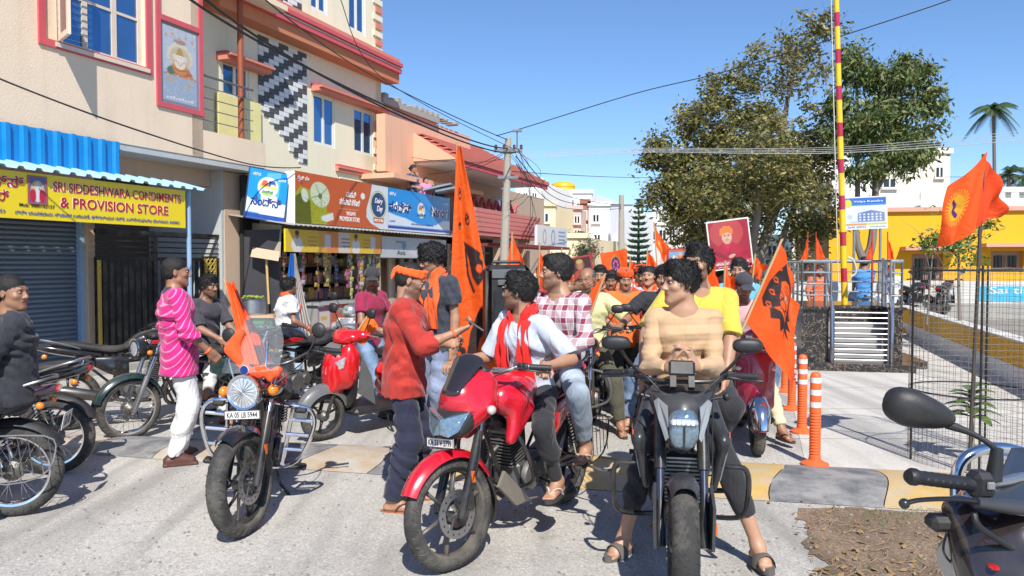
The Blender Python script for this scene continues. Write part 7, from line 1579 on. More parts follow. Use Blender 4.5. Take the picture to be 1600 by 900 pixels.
def tree(label,base,trunk,blobs,nleaf,size,cols,seed=3,tr=.16,asp=.42,tipsper=26,droop=.3,sparse=(),bark=None,spread=.22):
 t=thing('tree',label,'tree',tuple(base));r=random.Random(seed);g=G();base=V(base)
 # stems
 nodes_=[]
 for path,rad in trunk:
  q=cat([tuple(V(p))for p in path],6);rr=[rad*(1-.72*k/(len(q)-1))*(1+.1*r.random())for k in range(len(q))];g.tube(q,rr,9);nodes_+=[(V(p),rr[k])for k,p in enumerate(q)if k>len(q)*.35]
 clus=[]
 for(c,rad,wt)in blobs:
  for _ in range(int(wt*tipsper)):
   while True:
    v=V((r.uniform(-1,1),r.uniform(-1,1),r.uniform(-1,1)))
    if.35<v.length<1:break
   p=V(c)+V((v.x*rad[0],v.y*rad[1],v.z*rad[2]));clus.append((p,c in sparse))
 clus.sort(key=lambda q:(q[0]-base).length)
 for p,sp_ in clus:
  nb=min(nodes_,key=lambda q:(q[0]-p).length+.25*max(0,q[0].z-p.z)*4);a=nb[0];L=(p-a).length;m=(a+p)/2+V((r.gauss(0,.1),r.gauss(0,.1),r.uniform(0,.12)))*L
  r0=min(nb[1]*.6,.008+.014*L);q=cat([tuple(a),tuple(m),tuple(p)],3);g.tube(q,[r0*(1-.75*k/6)for k in range(7)],5,cap=False);nodes_+=[(V(q[3]),r0*.6),(V(q[5]),r0*.4)]
  for _ in range(3 if not sp_ else 7):e=p+V((r.gauss(0,.25),r.gauss(0,.25),r.gauss(.1,.25)));g.tube([p,(p+e)/2+V((0,0,.04)),e],[.006,.004,.002],3,cap=False)
 g.obj('trunk',bark or BARK,t,world=True)
 rs=np.random.RandomState(seed);cp=np.array([tuple(p)for p,s in clus if not s]);cs=np.array([tuple(p)for p,s in clus if s]);n1=nleaf;idx=rs.randint(0,len(cp),n1);wts=rs.uniform(.5,1,len(cp))
 C=cp[idx]+rs.normal(0,1,(n1,3))*np.array([spread,spread,spread*.75])*wts[idx][:,None]
 if len(cs):i2=rs.randint(0,len(cs),int(nleaf*.03));C=np.concatenate([C,cs[i2]+rs.normal(0,.16,(len(i2),3))])
 C=C-np.array(base);leaves('crown',C,size,cols,t,seed,asp,droop);return t
YT=22.0
def B(px,py,r,wt,Y=YT,ry=None,dy=0):s=Y/1200;return(tuple(at(px,py,Y+dy)),(r*s,(ry or r)*s*.9,r*s*.82),wt)
base=V((at(1185,470,YT).x,YT,0));pt=lambda px,py,dy=0:tuple(at(px,py,YT+dy))
bl=[B(1045,235,42,1.6),B(1060,300,45,1.8),B(1110,190,48,1.9),B(1120,260,60,2.6),B(1150,330,60,2.0),B(1180,200,50,2.0),B(1200,280,60,2.6),B(1250,250,55,2.2),B(1265,330,55,1.8),B(1290,190,40,1.0),B(1100,345,55,1.6),B(1130,140,30,.7),B(1250,60,40,.5),B(1285,40,26,.4),B(1200,85,30,.3),B(1165,120,28,.5),B(1230,385,50,.8),B(1060,360,38,.7),B(1020,310,20,.35),B(1200,240,60,1.4,dy=-2.2),B(1120,300,50,1.4,dy=-2),B(1240,300,45,1.0,dy=-2)]
sp1,sp2=B(1235,120,52,1.0),B(1275,110,40,.6)
tk_=[([tuple(base),pt(1180,420),pt(1172,380),pt(1150,310),pt(1130,240)],.26),([pt(1180,425),pt(1200,360),pt(1225,300),pt(1255,230)],.17),([pt(1172,380),pt(1120,340),pt(1080,290),pt(1055,250)],.12),([pt(1200,360),pt(1215,260),pt(1230,160),pt(1245,80)],.12),([pt(1175,390,-1),pt(1185,320,-1.5),pt(1180,250,-2)],.12),([(base.x+.9,YT+.3,0),pt(1215,420),pt(1230,350),pt(1262,280)],.15),([(base.x+1.5,YT,0),pt(1262,420),pt(1250,370),pt(1225,320)],.11)]
OLV=[(.20,.20,.055),(.15,.165,.045),(.27,.24,.065),(.33,.26,.085),(.11,.13,.04)]
tree('large spreading olive-green tree with many grey limbs behind the portrait board',base,tk_,bl+[sp1,sp2],40000,.15,OLV,seed=3,tipsper=25,sparse=(sp1[0],sp2[0]),asp=.45)
Y2=20.0;P2=lambda px,py,dy=0:tuple(at(px,py,Y2+dy));b2_=V((at(1345,470,Y2).x,Y2,0))
bl2=[B(1340,110,30,1.0,Y2),B(1395,130,42,1.6,Y2),B(1425,110,28,.8,Y2),B(1430,180,42,1.5,Y2),B(1370,190,45,1.8,Y2),B(1330,210,40,1.4,Y2),B(1400,240,45,1.5,Y2),B(1350,255,35,1.0,Y2),B(1435,235,26,.6,Y2),B(1320,160,24,.6,Y2),B(1455,150,16,.3,Y2),B(1330,85,18,.3,Y2)]
tk2=[([tuple(b2_),P2(1350,420),P2(1362,380),P2(1368,300),P2(1372,200),P2(1385,140)],.15),([P2(1350,410),P2(1338,370),P2(1340,300),P2(1340,200),P2(1338,120)],.10),([P2(1368,300),P2(1395,250),P2(1425,190)],.07)]
tree('glossy dark green tree with large drooping leaves right of the striped pole',b2_,tk2,bl2,14500,.175,[(.11,.17,.04),(.15,.21,.055),(.07,.115,.03),(.22,.25,.09),(.19,.19,.055)],seed=5,tipsper=13,spread=.20,asp=.36,droop=.7)
# small sapling tree by the hall
Y3=14.0;P3=lambda px,py:tuple(at(px,py,Y3));b3_=V((at(1500,470,Y3).x,Y3,.55));bl3=[B(1450,375,14,.5,Y3),B(1470,365,12,.3,Y3),B(1500,380,22,.8,Y3),B(1520,350,18,.6,Y3),B(1505,400,14,.3,Y3),B(1535,345,12,.3,Y3),B(1472,330,8,.15,Y3)]
tree('small young tree with sparse leaves before the yellow hall',b3_,[([tuple(b3_),P3(1498,420),P3(1500,380),P3(1520,340)],.03),([tuple(V(b3_)+V((-.6,0,0))),P3(1455,420),P3(1460,380)],.02)],bl3,900,.12,[(.10,.18,.03),(.14,.24,.05)],seed=8,tipsper=12,asp=.35,spread=.14)
# palms
def palm(label,px,pyt,pyb,Y,nf,L,seed,tr=.08):
 p=at(px,pyt,Y);t=thing('palm_tree',label,'tree',(p.x,Y,0));g=G();g.tube([(p.x,Y,0),(p.x+.1,Y,p.z*.5),(p.x,Y,p.z-.4),(p.x,Y,p.z)],[tr*1.3,tr,tr*.9,tr*1.2],10,smooth=5);g.obj('trunk',mat('palm_bark',(.16,.13,.10),rough=.9,bump=.5),t,world=True)
 r=random.Random(seed);PGR=mat('palm_leaf',(.05,.09,.025),rough=.5,var=.5,scale=3)
 for k in range(nf):
  a=2*pi*k/nf*1.0+r.uniform(-.2,.2);el_=r.uniform(-.5,1.3);d=V((cos(a),sin(a),0));Lf=L*r.uniform(.8,1.1);g=G();pts=[]
  for i in range(9):s=i/8;pts.append(p+d*(Lf*s*cos(el_*.6))+V((0,0,Lf*(s*sin(el_)-.75*s*s))))
  g.tube(pts,[.02*(1-.8*i/8)for i in range(9)],4)
  for i in range(1,40):
   s=i/40*8;i0=min(7,int(s));q=pts[i0]+(pts[i0+1]-pts[i0])*(s-i0);T=(pts[i0+1]-pts[i0]).normalized();sd=T.cross(V((0,0,1))).normalized();ll=Lf*.30*sin(pi*(.12+.8*i/40))
   for sg in(-1,1):e=q+sd*sg*ll*.75+T*ll*.45-V((0,0,ll*.55));wv=T*.018;g.add([q-wv,q+wv,e],[(0,1,2)])
  g.obj('frond',PGR,t,world=True,smooth=False)
palm('lone tall palm rising above the rooftops at right',1553,170,330,34,22,1.15,4)
palm('low palm crown just above the parapet beside the orange flag',1576,272,330,36,11,1.5,6,.09)
palm('palm crown cut by the right picture edge',1604,275,330,36,11,1.4,9,.09)
# conifer
CON=mat('conifer_needles',(.10,.18,.10),rough=.7,var=.4,scale=5);YC=36.0;p=at(998,310,YC);cf=thing('conifer_tree','symmetrical layered conifer standing beyond the crowd','tree',(p.x,YC,0));g=G();g.tube([(p.x,YC,0),(p.x,YC,p.z)],[.12,.02],8);g.obj('trunk',BARK,cf,world=True)
r=random.Random(2)
for k in range(17):
 t=k/16;z=p.z-.1-t*(p.z-.3)*.98;L_=.10+.80*t**.85
 for j in range(9):
  a=2*pi*j/9+k*.35;g=G();d=V((cos(a),sin(a),0));o=V((p.x,YC,z));pts=[o+d*(L_*s)+V((0,0,-.10*L_*sin(s*2.4)+.22*L_*s*s))for s in(0,.3,.6,.85,1)];g.tube(pts,[.03+.03*t,.07+.03*t,.08,.07,.02],5);sd=V((-d.y,d.x,0))
  for i in range(12):s=.15+.8*i/12;q=o+d*(L_*s)+V((0,0,-.10*L_*sin(s*2.4)+.22*L_*s*s));
  for i in range(14):
   s=.15+.85*i/14;q=o+d*(L_*s)+V((0,0,-.10*L_*sin(s*2.4)+.22*L_*s*s));
   for sg in(-1,1):e=q+sd*sg*(.16+.1*t)+d*.12+V((0,0,.07));g.add([q-d*.03,q+d*.03,e],[(0,1,2)])
  g.obj('branch',CON,cf,world=True,smooth=False)
# shrubs and distant green
for i,(px,py,Y,r_)in enumerate(((905,378,40,.8),(915,392,38,.7),(1090,372,50,1.2),(1560,300,40,1.3))):
 c=at(px,py,Y);rs=np.random.RandomState(i);C=rs.normal(0,1,(700,3))*np.array([r_,r_,r_*.7])*.45;t=thing('bush',['pale flowering bush beside the white board','second pale bush lower beside the cream shop','round green bush in front of the far white house','dark bush on the roof line under the palms'][i],'bush',tuple(c));leaves('foliage',C,.2,[(.12,.14,.06),(.2,.2,.12),(.08,.1,.04)],t,i)
 g=G();g.tube([(0,0,-c.z),(0,0,0)],.05,6);g.obj('stem',BARK,t)
# ------------------------------------------------------------------ helpers for placing
def fwd(rz):return V((sin(rz),-cos(rz),0))
def bike_root(px,py,rz,ax=.66,z=0.0):c=gr(px,py,z);return tuple(c-fwd(rz)*ax)
def loc_of(root,rz,p):q=MX.Rotation(-rz,4,'Z')@(V(p)-V(root));return(q.x,q.y,q.z)
FLAGM=bpy.data.materials.new('flag_cloth');n,b=nodes(FLAGM);at_=N(n,'ShaderNodeAttribute',attribute_name='Col');n.links.new(at_.outputs['Color'],b.inputs['Base Color']);b.inputs['Roughness'].default_value=.65
tr_=n.nodes.new('ShaderNodeBsdfTranslucent');n.links.new(at_.outputs['Color'],tr_.inputs[0]);a_=n.nodes.new('ShaderNodeMixShader');a_.inputs[0].default_value=.35;n.links.new(b.outputs[0],a_.inputs[1]);n.links.new(tr_.outputs[0],a_.inputs[2]);n.links.new(a_.outputs[0],n.nodes['Material Output'].inputs[0])
tcx=N(n,'ShaderNodeTexCoord');wn=N(n,'ShaderNodeTexNoise');wn.inputs['Scale'].default_value=9;wn.inputs['Detail'].default_value=4;wn.inputs['Distortion'].default_value=1;n.links.new(tcx.outputs['Object'],wn.inputs['Vector']);bb_=N(n,'ShaderNodeBump');bb_.inputs['Strength'].default_value=.5;bb_.inputs['Distance'].default_value=.03;n.links.new(wn.outputs['Fac'],bb_.inputs['Height']);n.links.new(bb_.outputs[0],b.inputs['Normal'])
ORG=(.95,.115,.01);ORD=(.88,.075,.008);BLOT=(.035,.02,.02)
STICK=mat('bamboo_stick',(.42,.28,.13),rough=.7);DSTICK=mat('dark_stick',(.06,.05,.045),rough=.6)
def flag(label,corners,stick=None,col=ORG,paint=None,wave=.05,nu=40,nv=60,Wf=1.0,Hf=1.6,seed=0,sm=STICK,sr=.010,group=None,wn_=3.0,catg='flag',mat_=None,name='flag'):
 # corners: top at pole, bottom at pole, bottom fly, top fly (world points)
 A,Bc,Cc,D=[np.array(tuple(V(c)))for c in corners];ctr=V(tuple((A+Bc)/2));t=thing(name,label,catg,tuple(V(stick[0])if stick else ctr),group=group)
 cv=Canvas(Wf,Hf,nu,nv,col)
 if paint:paint(cv,Wf,Hf)
 nrm_=nrm(np.cross(Bc-A,(Cc+D)/2-A));r=random.Random(seed);p1,p2,p3=[r.uniform(0,6)for _ in range(3)]
 def disp(P):
  u=P[:,0:1]/Wf;v=P[:,1:2]/Hf;Q=(Bc*(1-u)+Cc*u)*(1-v)+(A*(1-u)+D*u)*v
  wv=np.sin(u*wn_*2.2+v*2.1*wn_*.5+p1)*.6+np.sin(u*wn_*4.6-v*wn_*1.3+p2)*.35+.2*np.sin(u*14+v*7+p3);dn_=(Bc-A)/np.linalg.norm(Bc-A)
  return Q+nrm_*wv*wave*(.25+u)+dn_*(.5*wave*np.sin(u*3.1+p3)*u)
 cv.obj('cloth',mat_ or FLAGM,MX(),t,disp=disp)
 if stick:g=G();g.tube([V(stick[0]),V(stick[1])],sr,8);g.obj('stick',sm,t,world=True)
 return t
def emblem(cv,W,H,cx=.5,cy=.55,s=.36,dark=BLOT,lt=ORG):
 cx*=W;cy*=H;s*=W;P=lambda*q:[(cx+a*s,cy+b*s)for a,b in q]
 cv.pol(P((-1.25,-1.0),(-1.2,.3),(-.95,1.5),(-.6,2.3),(-.15,2.0),(.25,1.7),(.55,1.2),(.85,1.35),(.9,.8),(1.25,.6),(.95,.2),(1.3,-.1),(.9,-.35),(1.15,-.8),(.7,-.75),(.75,-1.25),(.35,-.95),(.1,-1.5),(-.15,-1.0),(-.5,-1.45),(-.7,-.95),(-1.0,-1.3)),dark)
 cv.pol(P((-.35,1.35),(.05,1.5),(.35,1.15),(.6,.75),(.62,.2),(.35,-.1),(.5,-.45),(.2,-.7),(-.2,-.55),(-.55,-.75),(-.3,-.3),(-.45,.1),(-.5,.6),(-.6,1.0)),lt)
 for q in(((-.35,1.0),(0,.85),(.4,.95)),((-.3,.75),(.05,.62),(.42,.72)),((-.2,1.2),(.1,1.15)),((.45,.1),(.2,.25),(.25,-.1),(.05,-.15)),((-.4,.2),(-.1,.1),(.1,-.1),(.0,-.3),(-.35,-.35)),((-.1,-.4),(.25,-.45)),((-.45,.5),(-.25,.35),(-.4,-.05)),((.6,.4),(.45,.35))):cv.line(P(*q),.075*s,dark)
 cv.ell(cx-.05*s,cy+.42*s,.18*s,.09*s,(.55,.5,.4)).ell(cx-.03*s,cy+.42*s,.06*s,.06*s,dark)
 for k in range(4):a=1.55-.8*k;x=-1.02+.06*k;cv.line(P((x-.08,a),(x+.1,a+.16),(x+.2,a),(x+.05,a-.14),(x-.1,a-.1)),.06*s,lt)
def tallemblem(cv,W,H):
 for(x,y,r_)in((.35,.80,.05),(.62,.69,.045),(.30,.66,.03)):cv.ell(x*W,y*H,r_*W*1.8,r_*H*.6,BLOT).ell(x*W,y*H,r_*W*1.1,r_*H*.36,ORG).line([(x*W-.05*W,y*H),(x*W+.06*W,y*H+.01*H)],.03,BLOT)
 cv.pol([(.42*W,.60*H),(.72*W,.565*H),(.92*W,.54*H),(.86*W,.52*H),(.96*W,.50*H),(.86*W,.43*H),(.70*W,.40*H),(.60*W,.44*H),(.55*W,.52*H)],BLOT).ell(.80*W,.475*H,.10*W,.018*H,ORG).line([(.48*W,.56*H),(.50*W,.45*H),(.60*W,.38*H)],.035,BLOT)
 cv.pol([(.70*W,.31*H),(.85*W,.28*H),(.80*W,.22*H),(.62*W,.17*H),(.50*W,.08*H),(.36*W,.10*H),(.45*W,.20*H),(.60*W,.27*H)],BLOT).line([(.10*W,.14*H),(.3*W,.12*H),(.36*W,.02*H)],.06,BLOT)
def sunem(cv,W,H):
 cx,cy,r_=.68*W,.55*H,.19*W
 for k in range(28):a=2*pi*k/28;cv.line([(cx+r_*1.05*cos(a),cy+r_*1.05*sin(a)),(cx+r_*1.38*cos(a),cy+r_*1.38*sin(a))],.022*W,(.85,.40,.02))
 cv.ell(cx,cy,r_,r_,(.85,.42,.02));cv.line([(cx+.05*W,cy+.12*W),(cx-.01*W,cy+.04*W),(cx+.04*W,cy-.03*W),(cx-.03*W,cy-.12*W)],.07*W,(.10,.02,.16))
def purple_em(cv,W,H):
 cv.ell(.55*W,.55*H,.20*W,.30*H,(.35,.25,.05)).ell(.55*W,.55*H,.17*W,.26*H,(.10,.02,.10))
 for k in range(7):a=k*.9;cv.ell(.55*W+.09*W*cos(a),.55*H+.13*H*sin(a),.03*W,.05*H,(.55,.15,.3))
def two_tone(cv,W,H):cv.pol([(0,0),(W,0),(W,H*.35),(0,H*.55)],(.75,.72,.7)).ell(.4*W,.7*H,.2*W,.1*H,(.8,.4,.05))
SCARF=cloth('orange_scarf',(.85,.10,.01),rough=.8);SCARFR=cloth('red_scarf',(.78,.012,.008),rough=.8);OCLO=cloth('orange_cloth',(.85,.085,.008),rough=.8)
# ------------------------------------------------------------------ red motorcycle, centre
CR=mat('pulsar_red',(.52,.005,.02),rough=.25,coat=1,dirt=.05)
rzP=R(-31);rtP=bike_root(703,888,rzP,.68)
def red_bike():
 b=thing('motorcycle','bright red motorcycle with smoked screen and white indicator ridden by two men','motorcycle',rtP,rzP);mx=steer(R(-13))
 wheel(b,'front_wheel',(0,-.68,.305),.305,.095,'alloy',mx,mat('grey_alloy',(.07,.065,.06),rough=.5,dirt=.5),disc=1,nsp=6);wheel(b,'rear_wheel',(0,.68,.305),.305,.115,'alloy',None,BLKM,nsp=6)
 forks(b,mx,-.68,.305,x=.10,um=STEEL,lm=BLKM,split=.62);g=G(mx);fender(g,(0,-.68,.305),.340,.072,R(28),R(152));g.obj('front_fender',CR,b)
 g=G(mx);fender(g,(0,-.68,.305),.332,.066,R(-22),R(28));g.obj('fender_flap',BLKP,b)
 g=G();fender(g,(0,.68,.305),.36,.08,R(-5),R(120));g.obj('rear_fender',BLKP,b)
 frame_parts(b,ra=(0,.68,.31));engine(b,(0,.0,.42),1.05,cov=mat('grey_cover',(.12,.12,.12),rough=.5,metal=.4,dirt=.6));pegs(b,.12,.30,.44,.40)
 # cowl
 cowl=sobj('fairing',[ell((0,-.54,.90),(.130,.15,.145),k=.05),ell((0,-.46,.97),(.155,.12,.12),k=.05),cap((.10,-.50,.88),(.05,-.66,.76),.08,.05,k=.05),cap((-.10,-.50,.88),(-.05,-.66,.76),.08,.05,k=.05),ell((0,-.30,1.02),(.13,.14,.10),k=.04,sub=True),bx((0,-.2,.85),(.3,.16,.3),rd=.02,k=.03,sub=True)],.010,CR,b)
 g=G();g.loft([(-.735,.765,.03,.03,2.2),(-.72,.775,.085,.06,2.4),(-.68,.79,.115,.075,2.6),(-.62,.81,.125,.08,2.6)],24,4);hl=g.obj('headlight',BLKP,b)
 for sg in(-1,1):
  g=G();g.poly([(sg*.001,-.768,.745),(sg*.05,-.762,.735),(sg*.095,-.735,.765),(sg*.135,-.685,.865),(sg*.06,-.745,.85),(sg*.001,-.768,.825)],.04,(0,1,0));g.obj('headlight_lens',LENSD,hl,smooth=False)
 sobj('visor',[cap((0,-.66,.955),(0,-.49,1.10),.030,.050,2.1,k=.02),cap((0,-.63,.94),(0,-.45,1.085),.032,.05,2.5,k=.02,sub=True)],.009,VISOR,b)
 g=G();g.box((-.11,-.50,1.03),(.11,-.42,1.08),.02);g.obj('instrument_cluster',BLKP,b)
 # tank with shrouds
 sobj('fuel_tank',[ell((0,-.12,.90),(.165,.27,.13),k=.06),ell((.10,-.17,.87),(.09,.2,.11),k=.05),ell((-.10,-.17,.87),(.09,.2,.11),k=.05),ell((0,.12,.83),(.10,.16,.08),k=.05),cap((.15,-.22,.84),(.15,-.30,.64),.055,.022,1.0,k=.05),cap((-.15,-.22,.84),(-.15,-.30,.64),.055,.022,k=.05),cap((.165,-.12,.80),(.15,-.26,.66),.04,.03,k=.05),cap((-.165,-.12,.80),(-.15,-.26,.66),.04,.03,k=.05)],.010,CR,b)
 g=G();g.lathe([(.05,0),(.05,.01),(.04,.014),(.001,.014)],(0,-.16,1.018),(0,.1,1),22);g.obj('fuel_cap',STEEL,b)
 for sg in(-1,1):
  g=G();g.poly([(sg*.168,-.02,.92),(sg*.19,-.12,.90),(sg*.188,-.16,.87),(sg*.17,-.05,.86)],.006,(sg,0,.2));g.obj('tank_decal',SILP,b,smooth=False)
  g=G();g.loft([(.14,.62,.02,.09,3,sg*.11),(.28,.66,.03,.10,3,sg*.13),(.50,.74,.02,.05,2.6,sg*.12)],14,4);g.obj('side_panel',CR,b)
  indicator(b,mx,(sg*.10,-.50,.84),(sg*.20,-.50,.84),CLRL,.026,2)
  g=G();g.tube([(sg*.05,-.22,.68),(sg*.19,-.27,.66),(sg*.25,-.24,.52),(sg*.22,-.16,.38),(sg*.05,-.12,.30)],.013,8,smooth=5);g.obj('leg_guard',BLKM,b)
  g=G();g.poly([(sg*.10,-.30,.46),(sg*.12,-.05,.24),(sg*.09,.12,.20),(sg*.06,-.1,.20),(sg*.06,-.30,.36)],.02,(sg,0,0));g.obj('belly_plate',mat('dusty_panel',(.25,.22,.18),rough=.8,dirt=.5),b,smooth=False)
 g=G();g.loft([(.06,.84,.09,.035,2.6),(.22,.81,.13,.045,3),(.38,.83,.125,.045,3),(.45,.89,.12,.04,3),(.80,.93,.09,.035,2.6)],22,5);g.obj('seat',SEATM,b)
 g=G();g.loft([(.35,.76,.10,.04,2.6),(.60,.83,.12,.05,2.6),(.90,.92,.06,.035,2.4)],20,4);g.obj('tail_cowl',CR,b)
 g=G()
 for sg in(-1,1):g.tube([(sg*.11,.6,.88),(sg*.16,.75,.95),(sg*.12,.95,1.0)],.011,8,smooth=4)
 g.obj('grab_rail',BLKM,b)
 bars(b,mx,[(-.36,-.16,1.03),(-.23,-.26,1.05),(-.13,-.34,1.03),(.13,-.34,1.03),(.23,-.26,1.05),(.36,-.16,1.03)],bm=STEEL)
 cables(b,mx,[[(.2,-.28,1.04),(.14,-.44,1.0),(.11,-.5,.9),(.08,-.42,.8)],[(-.2,-.28,1.04),(-.14,-.46,.98),(-.10,-.5,.8)],[(.1,-.5,.8),(.14,-.56,.6),(.11,-.64,.4)]])
 plate(b,mx,(.01,-.72,.69),.215,.052,'KA 53 V 2799',-.05)
 grille_rack(b,1,BLKM,y=.70,z=.46,x=.2);g=G();g.tube([(.19,.62,.30),(.36,.60,.29),(.38,.80,.30),(.2,.86,.30)],.009,8,smooth=4);g.obj('lower_step',STEEL,b)
 return b
red_bike()
# riders
WSH=cloth('white_shirt',(.50,.56,.64),.08);BLKT=cloth('black_trousers',(.018,.018,.022));JEANL=cloth('light_jeans',(.22,.27,.33),pattern='denim');JEAN=cloth('blue_jeans',(.10,.16,.26),pattern='denim')
person('young man in white shirt and long red scarf riding the red motorcycle',rtP,rzP,H=1.68,pel=(.0,.22,.86),lean=(0,-.22),tw=-.25,hy=R(-80),hp=-.05,hands=((.305,-.155,1.06),(-.31,-.13,1.05)),poles=((.6,.5,-.5),(-.3,.5,-.8)),wide=.95,hdirs=((.25,-.9,-.1),(-.25,-.9,-.1)),pns=((0,-.2,-1),(0,-.2,-1)),curl=(1.05,.6),
       feet=((.27,.06,.34),(-.33,-.02,.085)),kpole=((.35,-1,.4),(-.4,-1,.3)),top=dict(m=WSH,sleeve='half',collar=True,hem=.13,g=.011),bot=dict(m=BLKT,g=.008,g2=.008,to=.9),foot=('flip',SOLE,STRAPC),hair='thick',tone='b',beard=1,extras=[scarf(SCARFR,(.42,.50),.05)],h=.008,seed=3)
person('man in red and white plaid shirt and light jeans on the red motorcycle pillion',rtP,rzP,H=1.72,pel=(.0,.58,.95),lean=(.02,.0),tw=-.1,hy=R(-54),hands=((.16,.22,1.10),(.02,.20,1.12)),poles=((.7,.6,-.4),(-.7,.6,-.4)),pns=((-.3,-.3,-1),(.3,-.3,-1)),curl=(.5,.4),
       feet=((.29,.42,.47),(-.26,.42,.47)),kpole=((.5,-1,.5),(-.5,-1,.5)),top=dict(m=cloth('plaid_shirt',(.5,.4,.4),pattern='plaid'),sleeve='long',collar=True,hem=.10,g=.014,amp=.006),bot=dict(m=JEANL,g=.006,g2=.014,to=.82),foot=('flip',SOLE,STRAPC),hair='fade',tone='b',beard=.8,h=.008,seed=4)
# big black loudspeaker
sp0=at(791,492,6.9);spk=thing('loudspeaker','large black party loudspeaker held up behind the two riders','speaker',(sp0.x,6.9,sp0.z-.35),R(8));g=G();g.box((-.20,-.17,0),(.20,.17,.80),.05);g.obj('cabinet',BLKP,spk,smooth=True)
g=G();g.box((-.13,-.188,.30),(.13,-.172,.58),.006);g.obj('front_grille',mat('speaker_grille',(.03,.035,.04),rough=.4,metal=.5,bump=.8,bscale=300),spk);g=G();g.box((-.10,-.19,.62),(.10,-.172,.67),.006);g.obj('control_panel',GREYP,spk);g=G();g.tube([(-.13,-.02,.80),(-.12,-.02,.825),(.12,-.02,.825),(.13,-.02,.80)],.014,8);g.obj('handle',BLKP,spk)
g=G();g.box((-.15,-.185,.68),(.15,-.172,.76),.01);g.obj('top_panel',GREYP,spk);g=G();g.box((-.06,-.192,.60),(.06,-.189,.612));g.obj('badge',SILP,spk)
